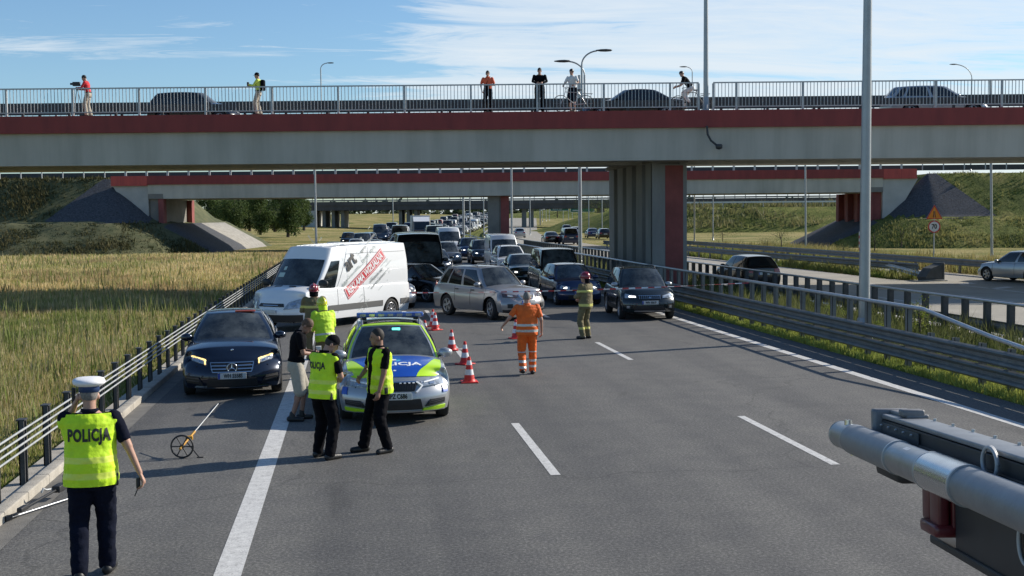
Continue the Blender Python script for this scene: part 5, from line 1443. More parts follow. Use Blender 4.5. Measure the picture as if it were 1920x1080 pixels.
def person(loc, rz, label, H=1.8, build=1.0, lean=0.0, twist=0.0, headyaw=0.0, headpitch=0.0, hl=(.05,.30,.80), hr=(.05,-.30,.80), el=(-.6,.5,-.3), er=(-.6,-.5,-.3),
           fl=(.05,.11), fr=(-.05,-.11), kl=(1,.15,0), kr=(1,-.15,0), hipz=None, top='tee', topm=None, legm=None, legs='long', hair='short', hairm=None, hat=None, vox=.0085, skin=None, feet=True,
           vest=None, band=None, legband=None, footz=(0,0), name='person', grip=.5, shoes=True, belly=1.0, seed=1, curl=None, group=None):
    sc = H/1.8; S = lambda v: Vector(v)*sc
    root = empty(name, loc, rz, label, 'person', group); skin = skin or M_SKIN
    hz = (hipz if hipz is not None else .93)
    Rl = Matrix.Rotation(lean, 3, 'Y'); Rt = Matrix.Rotation(twist, 3, 'Z')
    hip = Vector((0,0,hz))
    def T(x, y, z): return (hip + Rl @ (Rt @ Vector((x, y, z))))*sc         # torso frame, z above the hips
    ux = (Rl @ (Rt @ Vector((1,0,0)))); uy = (Rl @ (Rt @ Vector((0,1,0))))
    sh = {1: T(0,.185*build,.50), -1: T(0,-.185*build,.50)}
    hp = {1: Vector((0,.09,hz))*sc, -1: Vector((0,-.09,hz))*sc}
    hands = {1: S(hl), -1: S(hr)}; arm = {}
    for s, hint in ((1, el), (-1, er)):
        e, w = ik(sh[s], hands[s], .29*sc, .255*sc, hint); arm[s] = (e, w)
    leg = {}
    for s, ft, hint, fz in ((1, fl, kl, footz[0]), (-1, fr, kr, footz[1])):
        an = Vector((ft[0], ft[1], .085+fz))*sc; k, a2 = ik(hp[s], an, .44*sc, .43*sc, hint); leg[s] = (k, a2)
    nb = T(0,0,.535); hc0 = T(.015,0,.70)
    Rh = Rl @ Rt @ Matrix.Rotation(headyaw, 3, 'Z') @ Matrix.Rotation(headpitch, 3, 'Y')
    hc = nb + (Rh @ Vector((.02,0,.165)))*sc
    def HP(x, y, z): return hc + (Rh @ Vector((x, y, z)))*sc
    def torso(bm, inf, z0=-.10, z1=.60, wide=1.0, hem=0.0):
        pr = [(-.12,.150,.105),(-.04,.165,.118),(.06,.160,.112*belly),(.16,.150,.110*belly),(.28,.165,.115),(.38,.185,.120),(.46,.190,.110),(.51,.165,.090),(.545,.10,.072),(.575,.070,.065)]
        rg = []
        for (z, a, b) in pr:
            if z0-.001 <= z <= z1+.001:
                e = hem if z < .2 else 0
                rg.append((T(.0,0,z), (b*build+inf+e)*sc, (a*build*wide+inf+e)*sc, ux, uy))
        ring_loft(bm, rg)
    # ---- body: one continuous surface
    bm = bmesh.new(); torso(bm, -.008)
    taper(bm, nb-(Rl@Vector((0,0,.06)))*sc, hc-(Rh@Vector((.02,0,.05)))*sc, .060*sc, .054*sc)
    ball(bm, HP(0,0,.018), (.094*sc,.075*sc,.108*sc), Rh); ball(bm, HP(.028,0,-.052), (.068*sc,.056*sc,.072*sc), Rh)   # skull, jaw
    ball(bm, HP(.098,0,-.018), (.017*sc,.013*sc,.026*sc), Rh); ball(bm, HP(.085,0,.02), (.014*sc,.010*sc,.03*sc), Rh)     # nose
    ball(bm, HP(.083,0,-.066), (.014*sc,.026*sc,.011*sc), Rh); ball(bm, HP(.070,0,-.10), (.02*sc,.024*sc,.018*sc), Rh)     # lips, chin
    ball(bm, HP(.078,0,.032), (.018*sc,.055*sc,.012*sc), Rh)                                                       # brow
    for s in (-1, 1): ball(bm, HP(-.008,s*.078,-.012), (.019*sc,.011*sc,.031*sc), Rh)
    for s in (-1, 1):
        e, w = arm[s]
        taper(bm, sh[s], e, .052*sc*build, .040*sc); taper(bm, e, w, .040*sc, .027*sc, sq=.9)
        d = (w-e).normalized()
        # hand: palm, four bent fingers, thumb
        side = d.cross(Vector((0,s,0)));
        if side.length < .1: side = d.cross(Vector((1,0,0)))
        side.normalize(); nrm = d.cross(side).normalized()*(1 if d.cross(side).dot(Vector((0,-s,0))) > 0 else -1)   # palm looks inward
        pc = w + d*.045*sc; taper(bm, w, w+d*.075*sc, .028*sc, .038*sc, sq=.5, sqd=nrm)
        up = side*(1 if side.x > 0 else -1)
        g = grip if curl is None else curl[0 if s == 1 else 1]
        rf = max(.0088, vox*1.05)
        for k in range(4):
            b0 = w + d*.082*sc + up*(.030-.020*k)*sc; ln = (.040,.046,.043,.034)[k]*sc
            p1 = b0 + (d*math.cos(g*.9)+nrm*math.sin(g*.9))*ln; p2 = p1 + (d*math.cos(g*2.0)+nrm*math.sin(g*2.0))*ln*.75; p3 = p2+(d*math.cos(g*2.9)+nrm*math.sin(g*2.9))*ln*.5
            taper(bm, b0-d*.02*sc, p1, rf*1.05*sc, rf*sc); taper(bm, p1, p2, rf*sc, rf*.95*sc); taper(bm, p2, p3, rf*.95*sc, rf*.85*sc)
        t0 = w + d*.025*sc + up*.028*sc; t1 = t0 + (up*.7+d*.6+nrm*.35).normalized()*.038*sc; t2 = t1 + (up*.25+d*.8+nrm*.6).normalized()*.030*sc
        taper(bm, t0, t1, .013*sc, .0105*sc); taper(bm, t1, t2, .0105*sc, .009*sc)
        k, a = leg[s]; taper(bm, hp[s], k, .080*sc*build, .055*sc); taper(bm, k, a, .054*sc, .036*sc)
        calf = k.lerp(a,.3); ball(bm, calf+Vector((-.012,0,0))*sc, (.048*sc,.045*sc,.10*sc))
        taper(bm, a, a+Vector((.11,.024*s,-.045))*sc, .034*sc, .024*sc)
    body = melt(bm, 'body', [skin], root, vox, 2)
    # eyes
    for s in (-1, 1):
        m = MB(); b = bmesh.new(); ball(b, HP(.084,s*.030,.006), (.008*sc,.013*sc,.007*sc), Rh); m.addbm(b, 0, None, True); m.build('eye', M_EYE, root)
    # ---- shoes
    if shoes:
        for s in (-1, 1):
            k, a = leg[s]; b = bmesh.new()
            ft = (footz[0] if s == 1 else footz[1]); dirn = Vector((1, s*.22, -.10 if ft else 0)).normalized()
            base = Vector((a.x, a.y, a.z-.085*sc))
            taper(b, base+Vector((-.045,0,.045))*sc, base+(dirn*.16+Vector((0,0,.034)))*sc, .050*sc, .043*sc, sq=.98)
            taper(b, a+Vector((0,0,.045))*sc, a-Vector((0,0,.03))*sc, .045*sc, .053*sc)
            o = melt(b, 'shoe', [M_SHOE if shoes is True else shoes], root, .010, 2, cuts=[((0,0,base.z+.003),(0,0,1),-1)])
    # ---- trousers
    if legm:
        b = bmesh.new(); torso(b, .016, -.12, .16)
        for s in (-1, 1):
            k, a = leg[s]
            taper(b, hp[s], k, .106*sc*build, .086*sc)
            if legs == 'long':
                taper(b, k, a+(k-a).normalized()*(-.005), .086*sc, .073*sc)
                ball(b, a+Vector((.01,0,.03))*sc, (.078*sc,.074*sc,.045*sc))
            elif legs == 'shorts': taper(b, hp[s], k+(hp[s]-k)*.02, .115*sc, .105*sc)
        cuts = [(T(0,0,.075), ux.cross(uy), 1)] if top != 'coat' else []
        mats = [legm]; asg = None
        if legs == 'long': cuts.append(((0,0,min(leg[1][1].z, leg[-1][1].z)-.03*sc), (0,0,1), -1))
        if legband:
            bm_, zs = legband; mats.append(bm_)
            for (z0, z1) in zs: cuts += [((0,0,z0*sc),(0,0,1),0), ((0,0,z1*sc),(0,0,1),0)]
            asg = lambda c, n, zs=zs: 1 if any(z0*sc <= c.z <= z1*sc for z0, z1 in zs) else 0
        if legs == 'shorts':
            o = melt(b, 'shorts', mats, root, .012, 3, .004, seed, cuts, asg)
        else: o = melt(b, 'trousers', mats, root, .012, 2, .013, seed, cuts, asg)
        if top != 'coat':
            m = MB(); rg = MB(); bb = bmesh.new(); torso_c = T(0,0,.075)
            ring_loft(bb, [(T(0,0,.055), (.112*belly*build+.024)*sc, (.160*build+.024)*sc, ux, uy), (T(0,0,.09), (.112*belly*build+.024)*sc, (.159*build+.024)*sc, ux, uy)]); m.addbm(bb, 0, None, True); m.build('belt', M_BLACKC, root)
    # ---- upper garment
    if topm:
        b = bmesh.new(); torso(b, .012 if top != 'coat' else .034, -.02 if top != 'coat' else -.12, .56)
        if top == 'coat':
            torso(b, .045, -.12, .38, hem=.008)
        for s in (-1, 1):
            e, w = arm[s]; thick = {'tee': .062, 'polo': .062, 'long': .058, 'coat': .072}[top]
            if top in ('tee', 'polo'): taper(b, sh[s], sh[s].lerp(e,.80), thick*sc*build, .056*sc, flat=2)
            else:
                taper(b, sh[s], e, thick*sc*build, (thick-.012)*sc); taper(b, e, e.lerp(w,.95), (thick-.012)*sc, (thick-.022)*sc)
        mats = [topm]; cuts = []; asg = None
        if band and top == 'coat':
            mats.append(band[0]); zs = band[1]
            for (z0, z1) in zs: cuts += [(T(0,0,z0), ux.cross(uy), 0), (T(0,0,z1), ux.cross(uy), 0)]
            nn = ux.cross(uy); o_ = T(0,0,0)
            asg = lambda c, n, zs=zs: 1 if any(z0*sc <= (c-o_).dot(nn) <= z1*sc for z0, z1 in zs) else 0
        melt(b, 'jacket' if top in ('coat','long') else 'shirt', mats, root, .012, 2, .009 if top != 'coat' else .015, seed+3, cuts, asg)
        if top in ('polo','tee'):
            b = bmesh.new(); ring_loft(b, [(T(.0,0,.545), .079*sc, .085*sc, ux, uy), (T(.004,0,.585), .070*sc, .074*sc, ux, uy)]); m = MB(); m.addbm(b, 0, None, True); m.build('collar', topm, root)
    # ---- vest
    if vest:
        b = bmesh.new(); torso(b, .030, -.12, .545, wide=1.02, hem=.022)
        for s in (-1, 1): taper(b, T(0,s*.09,.50), T(0,s*.175*build,.475), .085*sc, .078*sc)
        nn = ux.cross(uy); o_ = T(0,0,0); mats = [vest[0], vest[1], topm]; zs = vest[2]
        cuts = [(T(0,0,-.085), nn, -1), (T(0,0,.545), nn, 1)] + [(T(0,0,z), nn, 0) for zz in zs for z in zz]
        opened = vest[3] if len(vest) > 3 else 0
        if opened: cuts += [(T(0,opened,0), (uy - nn*.16).normalized(), 0), (T(0,-opened,0), (uy + nn*.16).normalized(), 0)]
        fx = ux
        def asg(c, n, zs=zs):
            h = (c-o_).dot(nn)/sc; yv = (c-o_).dot(uy)/sc; xv = (c-o_).dot(fx)
            if opened and xv > .02 and abs(yv) < opened+.16*max(0, h-.0)*.5: return 2
            return 1 if any(z0 <= h <= z1 for z0, z1 in zs) else 0
        vo = melt(b, 'hi_vis_vest', mats, root, .011, 2, .013, seed+5, cuts, asg)
        root['_v'] = 1; person.last_vest = vo
        for (yy, xx, w_, h_) in ((.195,.02,.045,.10),(-.19,-.03,.05,.12)):
            m = MB(); M = frame(T(xx, yy*build, .02), ux, uy); m.bev((-w_*.6*sc,-.022*sc,-h_*sc),(w_*.6*sc,.026*sc,-.01*sc), .008, 0, M); m.build('belt_pouch', M_SHOE, root)
    # ---- hair / headgear
    hm = hairm or M_HAIRD
    if hair == 'short':
        b = bmesh.new(); ball(b, HP(-.006,0,.030), (.101*sc,.082*sc,.107*sc), Rh)
        nrm = (Rh @ Vector((.62,0,-.78))).normalized()
        melt(b, 'hair', [hm], root, .008, 1, .002, seed, cuts=[(HP(.045,0,.012), nrm, 1)])
    elif hair == 'crop':
        b = bmesh.new(); ball(b, HP(-.004,0,.024), (.0955*sc,.0770*sc,.1085*sc), Rh)
        nrm = (Rh @ Vector((.70,0,-.70))).normalized()
        melt(b, 'hair', [hm], root, .008, 1, .0, seed, cuts=[(HP(.030,0,.036), nrm, 1)])
    Mh = Matrix.Translation(hc) @ Rh.to_4x4() @ Matrix.Scale(sc, 4)
    if hat == 'peaked':
        tilt = Matrix.Rotation(R(-5), 4, 'Y')
        Mx = Mh @ Matrix.Translation((0,0,.055)) @ tilt; t = MB(); P = [(.0,.098),(.10,.094),(.132,.082),(.143,.064),(.137,.048),(.104,.030),(.100,.028)]
        t.lathe(P, seg=28, smooth=True)
        for i, v in enumerate(t.v): t.v[i] = tuple(Mx @ Vector((v[0]*1.02, v[1]*.98, v[2]+(.012 if v[0] > 0 else 0))))
        cap = t.build('cap', [mat('white cap cloth', (.74,.74,.76), .7, bump=.1, bscale=20)], root)
        t = MB(); t.lathe([(.103,.034),(.103,-.022),(.097,-.022),(.097,.030)], seg=28)
        t.v = [tuple(Mx @ Vector((v[0]*1.0,v[1]*.86,v[2]))) for v in t.v]; t.build('cap_band', mat('blue cap band', (.015,.045,.14), .7), cap)
        t = MB(); vs = []
        for k in range(13):
            a = -1.0+2.0*k/12; vs += [(.100*math.cos(a), .09*math.sin(a), -.018), ((.100+.062*math.cos(a*1.2))*math.cos(a), .098*math.sin(a), -.045)]
        t.add([Mx @ Vector(v) for v in vs], [(2*k,2*k+1,2*k+3,2*k+2) for k in range(12)], 0, True); t.build('visor', M_SHOE, cap)
    elif hat == 'baseball':
        b = bmesh.new(); ball(b, HP(-.002,0,.040), (.104*sc,.085*sc,.100*sc), Rh); cap = melt(b, 'cap', [M_BLACKC], root, .008, 1, cuts=[(HP(0,0,.035), (Rh@Vector((0,0,1))), -1)])
        t = MB(); vs = []
        for k in range(9):
            a = -.9+1.8*k/8; vs += [(.095*math.cos(a), .08*math.sin(a), .045), ((.10+.075*math.cos(a))*math.cos(a), .09*math.sin(a), .035)]
        t.add([Mh @ Vector(v) for v in vs], [(2*k,2*k+1,2*k+3,2*k+2) for k in range(8)], 0, True); t.build('visor', M_BLACKC, cap)
    elif hat in ('red', 'yellow', 'bike'):
        hm_ = {'red': mat('red helmet', (.22,.008,.018), .22, 0, coat=.8), 'yellow': mat('yellow helmet', (.62,.62,.02), .25, 0, coat=.8), 'bike': mat('dark helmet', (.03,.03,.035), .4)}[hat]
        b = bmesh.new(); ball(b, HP(-.012,0,.040), (.142*sc,.118*sc,.135*sc) if hat != 'bike' else (.118*sc,.092*sc,.112*sc), Rh)
        if hat != 'bike':
            for k in range(9): ball(b, HP(-.012+.135*math.cos(.3+k*.31), 0, .045+.128*math.sin(.3+k*.31)), (.022*sc,.014*sc,.022*sc), Rh)
        hh = melt(b, 'helmet', [hm_], root, .009, 1, cuts=[(HP(.03,0,.018 if hat != 'bike' else .05), (Rh @ Vector((-.25,0,1))).normalized(), -1)])
        if hat != 'bike':
            t = MB(); t.lathe([(.125,.0),(.150,-.012),(.153,-.006),(.128,.012)], seg=24)
            t.v = [tuple(Mh @ Vector((v[0]*1.0-.012, v[1]*.86, v[2]+.008-.25*-v[0]*.25))) for v in t.v]; t.build('brim', hm_, hh)
            t = MB(); vs = []
            for k in range(13):
                a = math.pi*.55+math.pi*.9*k/12; vs += [(.128*math.cos(a)-.01, .108*math.sin(a), .0), (.120*math.cos(a)-.015, .100*math.sin(a), -.13)]
            t.add([Mh @ Vector(v) for v in vs], [(2*k,2*k+1,2*k+3,2*k+2) for k in range(12)], 0, True); t.build('neck_guard', M_BLACKC if hat == 'red' else M_HIVIS, hh)
            t = MB(); vs = []
            for k in range(9):
                a = -.95+1.9*k/8; vs += [(.140*math.cos(a), .115*math.sin(a), .085), (.165*math.cos(a), .12*math.sin(a), .030)]
            t.add([Mh @ Vector(v) for v in vs], [(2*k,2*k+1,2*k+3,2*k+2) for k in range(8)], 0, True); t.build('visor', mat('visor', (.35,.30,.18), .15, 0), hh)
    if '_v' in root: del root['_v']
    root['_'] = 0; del root['_']
    person.info = dict(hands=hands, arm=arm, T=T, HP=HP, ux=ux, uy=uy, sc=sc, root=root, hc=hc, Mh=Mh)
    return root
def vest_text(vo, body, size, T, ux, uy, z, back=True, ylo=0.0, parent=None, cond=.60):
    """lettering laid on the vest"""
    me = vo.data; bvh = BVHTree.FromPolygons([v.co.copy() for v in me.vertices], [tuple(p.vertices) for p in me.polygons])
    vs, fs = text_mesh(body, size, bold=size*.045, extrude=0, cond=cond, spacing=1.12); nn = ux.cross(uy); sgn = -1 if back else 1
    tb = bmesh.new(); bv = [tb.verts.new(v) for v in vs]
    for f in fs:
        try: tb.faces.new([bv[i] for i in f])
        except ValueError: pass
    bmesh.ops.triangulate(tb, faces=tb.faces[:])
    for _ in range(2): bmesh.ops.subdivide_edges(tb, edges=[e for e in tb.edges if e.calc_length() > size*.22], cuts=1); bmesh.ops.triangulate(tb, faces=tb.faces[:])
    tb.verts.ensure_lookup_table(); tb.verts.index_update(); vs = [tuple(v.co) for v in tb.verts]; fs = [tuple(v.index for v in f.verts) for f in tb.faces]; tb.free()
    out = []
    for v in vs:
        o = T(0, 0, z) + uy*(sgn*v[0]+ylo) + nn*v[1] + ux*sgn*.5
        h = bvh.ray_cast(o, -ux*sgn)
        p = (h[0] + ux*sgn*.006) if h[0] else o - ux*sgn*.36
        out.append(p)
    m = MB(); m.add(out, fs, 0); return m.build('lettering', M_TXT, vo)
VB = ((-.02,.035),(.12,.175))
VEST = (M_HIVIS, M_HIVIS2, VB)
def bench(o, fn):
    m = MB(); fn(m); return m

def head2(x, y): return math.atan2(y, x)
# 1 traffic officer, back to the camera
person((-2.46, 11.62, 0), R(96), 'person in a white peaked cap and yellow POLICJA vest walking away beside the kerb', H=1.90, build=1.10, belly=1.12, lean=R(3), headyaw=R(6), headpitch=R(4),
       hl=(.16,.13,1.55), el=(-.35,.62,-1.15), hr=(-.02,-.44,.86), er=(-.9,-.5,0), fl=(-.10,.11), fr=(.16,-.10), footz=(.02,0), topm=M_NAVYC, legm=M_NAVYC, vest=VEST, hair='crop', hairm=M_HAIRG, hat='peaked', vox=.0075, grip=.55, curl=(.9,.62), seed=2)
I = person.info; vest_text(person.last_vest, 'POLICJA', .155, I['T'], I['ux'], I['uy'], .36)
def held(fn, mats, label, cat, name, par):
    """an object held by a person: stays top-level, given in the person's frame"""
    m = MB(); fn(m); M = Matrix.Translation(par.location) @ Matrix.Rotation(par.rotation_euler.z, 4, 'Z')
    m.v = [tuple(M @ Vector(v)) for v in m.v]; c = sum((Vector(v) for v in m.v), Vector())/len(m.v); m.v = [tuple(Vector(v)-c) for v in m.v]
    o = m.build(name, mats, loc=c); return tag(o, label, cat)
pp_ = I['root']; w = I['arm'][1][1]
held(lambda m: m.bev((w.x-.0,w.y+.0,w.z-.02),(w.x+.05,w.y+.035,w.z+.14), .01), M_BLK, 'black radio held to the ear of the officer in the white cap', 'radio', 'radio', pp_)
w2 = I['arm'][-1][1]
held(lambda m: (m.bev((w2.x-.02,w2.y-.0,w2.z-.15),(w2.x+.06,w2.y+.035,w2.z-.05), .01), m.tube([(w2.x+.02,w2.y+.02,w2.z-.15),(w2.x+.0,w2.y+.05,w2.z-.22)], .006, 6)), M_BLK, 'small black device hanging from the right hand of the officer in the white cap', 'handheld device', 'measuring_device', pp_)
# 2 officer writing, back half turned
person((-.46, 17.0, 0), R(48), 'person in yellow vest writing on a pad, standing left of the police car bonnet', H=1.80, build=1.02, lean=R(5), headyaw=R(-38), headpitch=R(28),
       hl=(.33,.06,1.14), el=(-.3,.7,-1), hr=(.28,-.09,1.08), er=(-.3,-.8,-1), fl=(.03,.14), fr=(-.04,-.15), topm=M_BLACKC, legm=M_BLACKC, vest=VEST, hair='short', hat='baseball', vox=.008, seed=4)
I = person.info; vest_text(person.last_vest, 'POLICJA', .125, I['T'], I['ux'], I['uy'], .37, ylo=.02); w = I['arm'][1][1]
held(lambda m: m.bev((w.x+.02,w.y-.14,w.z-.0),(w.x+.20,w.y+.02,w.z+.02), .004), M_PLATE, 'white note pad in the hands of the officer who is writing', 'note pad', 'note_pad', I['root'])
# 3 officer in profile
person((.34, 17.35, 0), R(206), 'person in an open yellow vest with short dark hair, in profile before the police car', H=1.82, build=1.06, headyaw=R(-22), headpitch=R(2),
       hl=(.12,.21,.90), el=(-.8,.3,0), hr=(.25,-.13,1.06), er=(-.5,-.8,-.4), fl=(-.03,.14), fr=(.20,-.14), topm=M_BLACKC, legm=M_BLACKC, vest=(M_HIVIS, M_HIVIS2, VB, .035), hair='crop', hairm=M_HAIRD, skin=M_SKIN2, vox=.008, seed=6)
# 4 man in shorts
person((-.98, 20.3, 0), R(5), 'person in a black polo shirt and beige shorts looking down beside the dark saloon', H=1.80, build=1.05, lean=R(7), headpitch=R(35), headyaw=R(-15),
       hl=(.30,.06,1.12), hr=(.30,-.06,1.10), el=(-.4,.7,-1), er=(-.4,-.7,-1), fl=(.08,.10), fr=(-.08,-.10), topm=M_BLACKC, legm=M_BEIGE, legs='shorts', hair='short', hairm=M_HAIRB, skin=M_SKIN2, vox=.008, seed=8)
I = person.info; w = I['arm'][1][1]
held(lambda m: m.bev((w.x+.03,w.y-.06,w.z+.0),(w.x+.12,w.y+.02,w.z+.10), .006), M_PLATE, 'white paper held by the person in shorts', 'paper', 'paper', I['root'])
# 5 and 6 firefighters at the van
person((-.95, 29.0, 0), R(100), 'person in a tan fire suit and dark red helmet talking at the van door', H=1.80, build=1.1, hl=(.32,.15,1.15), hr=(.30,-.16,1.10), topm=M_OLIVE, legm=M_OLIVE, top='coat', band=(M_REFY, ((.30,.36),(-.06,.0))),
       hat='red', hair=None, vox=.010, seed=10, headyaw=R(-10))
person((-.62, 25.6, 0), R(118), 'person in a bright yellow fire jacket and yellow helmet behind the police car mirror', H=1.70, build=1.12, lean=R(10), hl=(.35,.12,1.05), hr=(.32,-.16,1.02), topm=mat('hi-vis jacket', (.50,.74,.03), .7, var=.14, vscale=5, bump=.3, bscale=22), legm=M_OLIVE, top='coat', band=(M_REFL, ((.02,.06),)),
       hat='yellow', hair=None, vox=.010, seed=12)
# 7 road worker
person((3.60, 25.3, 0), R(84), 'person in orange work clothes walking away with the left arm held out', H=1.80, build=1.12, belly=1.08, lean=R(2), hl=(.10,.50,1.04), el=(-.3,.6,-.8), hr=(.05,-.31,.92), er=(-.9,-.5,-.2), fl=(-.16,.10), fr=(.10,-.11), footz=(.05,0),
       topm=M_ORC, legm=M_ORC, legband=(M_REFL, ((.15,.20),(.27,.32),(.47,.49))), vest=(M_ORC, M_REFL, ((-.02,.03),(.10,.15))), hair='crop', hairm=M_HAIRG, vox=.009, seed=14)
# 8 firefighter on the right lane
person((6.22, 32.4, 0), R(128), 'person in a tan fire suit and shiny red helmet standing alone in the right lane', H=1.82, build=1.0, hl=(.28,.10,1.12), hr=(.26,-.12,1.05), er=(-.3,-.7,-1), topm=M_OLIVE, legm=M_OLIVE, top='coat', band=(M_REFY, ((.33,.385),(-.05,.02))), legband=(M_REFY, ((.26,.32),)),
       hat='red', hair=None, vox=.010, seed=16, headyaw=R(25), fl=(.0,.12), fr=(.02,-.13))
# people on the overpass
ZB = 7.60
def on_rail(px, d=50.75): p = AD(px, 200, d); return (p.x, p.y, ZB+.02)
person(on_rail(166), R(180)-YAW, 'person in a red jacket filming from the near overpass', H=1.78, lean=R(8), headpitch=R(12), hl=(.42,.08,1.20), hr=(.40,-.10,1.15), topm=M_REDC, legm=M_BEIGE, top='long', hair='short', vox=.012, seed=20)
I = person.info
person(on_rail(485), R(180)-YAW, 'person in a yellow jacket and black cap with a backpack on the near overpass', H=1.80, headpitch=R(8), hl=(.36,.08,1.25), hr=(.36,-.10,1.22), topm=mat('pale hi-vis', (.55,.68,.10), .7, var=.1), legm=M_BEIGE, top='long', hair='short', hat='baseball', vox=.012, seed=22)
pr_ = person.info['root']; person.info['root']
held(lambda m: m.bev((-.28,-.15,1.0),(-.11,.15,1.45), .06), M_BLACKC, 'black backpack on the back of the person in the yellow jacket', 'backpack', 'backpack', pr_)
held(lambda m: m.bev((.38,-.06,1.22),(.46,.06,1.36), .01), M_BLK, 'black camera in the hands of the person in the yellow jacket', 'camera', 'camera', pr_)
person(on_rail(915), R(-90)-YAW, 'person in an orange shirt and black trousers leaning at the overpass railing', H=1.78, lean=R(6), hl=(.30,.16,1.12), hr=(.12,-.26,.95), topm=mat('orange shirt cloth', (.68,.12,.05), .8, var=.1), legm=M_BLACKC, hair='short', vox=.012, seed=24)
pr_ = person.info['root']
held(lambda m: (m.bev((.10,-.16,.98),(.22,.02,1.16), .03), m.tube([(.12,.10,1.50),(.165,.0,1.30),(.14,-.08,1.12)], .012, 6)), M_BLACKC, 'black shoulder bag worn by the person in the orange shirt', 'bag', 'bag', pr_)
person(on_rail(1012), R(-90)-YAW, 'person all in black resting both arms on the overpass railing', H=1.88, build=1.12, lean=R(8), hl=(.42,.12,1.12), hr=(.42,-.12,1.12), el=(-.2,1,-.5), er=(-.2,-1,-.5), topm=M_BLACKC, legm=M_BLACKC, top='long', hair='short', vox=.012, seed=26)
person(on_rail(1074, 51.0), R(-120)-YAW, 'person in a white shirt and shorts holding a bicycle on the overpass', H=1.84, lean=R(6), hl=(.38,.30,1.10), hr=(.35,-.25,1.08), topm=M_WHC, legm=M_NAVYC, legs='shorts', hair='short', hat='bike', vox=.012, seed=28)
p = on_rail(1296, 51.2)
cyc_loc = (p[0], p[1], p[2])
person(cyc_loc, R(180)-YAW, 'person in a dark shirt and light trousers riding a bicycle by the lamp post', H=1.80, lean=R(38), headpitch=R(-25), headyaw=R(35), hipz=1.0, hl=(.62,.22,1.05), hr=(.62,-.22,1.05), fl=(.12,.12), fr=(.26,-.12), footz=(.36,.14), kl=(1,.1,.2), kr=(1,-.1,.2), topm=M_BLACKC, legm=M_WHC, hair='short', hat='bike', vox=.012, seed=30)
# ---------------------------------------------------------------- props
M_CONER = mat('cone red', (.60,.025,.02), .5, var=.12, vscale=12); M_CONEW = mat('cone white', (.72,.72,.72), .4, var=.05, vscale=15)
def make_cone():
    t = empty('traffic_cone', (0,0,0), 0, 'x', 'traffic cone')
    m = MB(); m.bev((-.17,-.17,0),(.17,.17,.03), .012); m.lathe([(.135,.03),(.115,.07)], seg=20); m.build('base', M_CONER, t)
    m = MB(); H = .52
    def r(z): return .112-(.112-.028)*(z-.06)/(H-.06)
    zs = [.06,.16,.27,.36,.45,.52]
    for i in range(5): m.lathe([(r(zs[i]),zs[i]),(r(zs[i+1]),zs[i+1])], seg=20, mi=i % 2)
    m.lathe([(.028,.52),(.022,.525),(.02,.50)], seg=20); m.build('cone_body', [M_CONER, M_CONEW], t)
    return t
cone = make_cone(); GC = 'traffic cones closing the lanes'
for i, (px, py, lab) in enumerate(((880,717,'front cone, nearest the camera, right of the police car'), (872,683,'second cone from the front, partly overlapped by the front one'), (847,657,'cone standing alone behind the police car mirror'),
     (816,619,'leading cone of the tight pair in front of the silver off-road car'), (812,612,'rear cone of the tight pair in front of the silver off-road car'), (797,636,'cone half hidden by the right edge of the police windscreen'), (781,622,'cone behind the right end of the blue light bar'), (967,635,'cone beside the hanging left hand of the orange worker'))):
    o = cone if i == 0 else copy_tree(cone); p = G(px, py); o.location = (p.x, p.y, 0); o.rotation_euler = (0,0,i*.7); tag(o, lab, None, GC)
m = MB(); m.bev((-.17,-.13,0),(.17,.13,.028), .01, 0, Matrix.Translation(G(862,656))@Matrix.Rotation(.5,4,'Z')); 
tag(m.build('cone_foot', mat('grey rubber', (.30,.28,.28), .7, var=.2)), 'flat loose pale foot plate lying beside the cones', 'cone foot')

# barrier tape
a = AT(772, 549, 40.3); b = Vector((11.40, 34.2, 1.34)); m = MB(); n = 110; vs = []
for i in range(n+1):
    t = i/n; p = a.lerp(b, t); p.z -= .07*math.sin(math.pi*t); tw = math.sin(t*9)*1.2+.4
    h = .022; vs += [p+Vector((0, math.sin(tw)*h, math.cos(tw)*h)), p-Vector((0, math.sin(tw)*h, math.cos(tw)*h))]
for i in range(n): m.add([vs[2*i],vs[2*i+1],vs[2*i+3],vs[2*i+2]], [(0,1,2,3)], i//2 % 2)
tag(m.build('barrier_tape', [mat('tape red', (.50,.05,.05), .5), mat('tape white', (.72,.72,.72), .5)]), 'thin red and white barrier tape stretched from the van to the median barrier', 'barrier tape')

# measuring wheel
M_YEL = mat('yellow plastic', (.55,.27,.02), .5, var=.1)
o = G(342, 859); t = empty('distance_measurer', o, 0, 'yellow measuring wheel with a black spoked wheel standing on the asphalt', 'measuring wheel')
ax = Vector((.15,.99,0)).normalized(); wd = Vector((.97,-.15,0)).normalized()       # wheel plane direction
c = Vector((0,0,.165)); m = MB(); ring = [c+wd*.155*math.cos(2*math.pi*k/28)+Vector((0,0,1))*.155*math.sin(2*math.pi*k/28) for k in range(29)]
m.tube(ring, .013, 6, cap=False)
for k in range(6):
    q = 2*math.pi*k/6; m.tube([c, c+wd*.15*math.cos(q)+Vector((0,0,1))*.15*math.sin(q)], .009, 5)
m.tube([c-ax*.025, c+ax*.025], .03, 10); m.build('wheel', M_BLK, t)
e = AT(409, 757, 18.2)-o; d = (e-c).normalized(); m = MB()
m.tube([c-d*.06, c+d*.36], .018, 6); m.bev((-.05,-.03,-.03),(.05,.03,.03), .01, 0, Matrix.Translation(c+d*.20)); m.tube([c-ax*.03, c+d*.12-ax*.03], .012, 5); m.tube([c+ax*.03, c+d*.12+ax*.03], .012, 5); m.build('frame', M_YEL, t)
m = MB(); m.tube([c+d*.34, c+d*((e-c).length)], .009, 6); m.build('handle', M_STEEL, t)
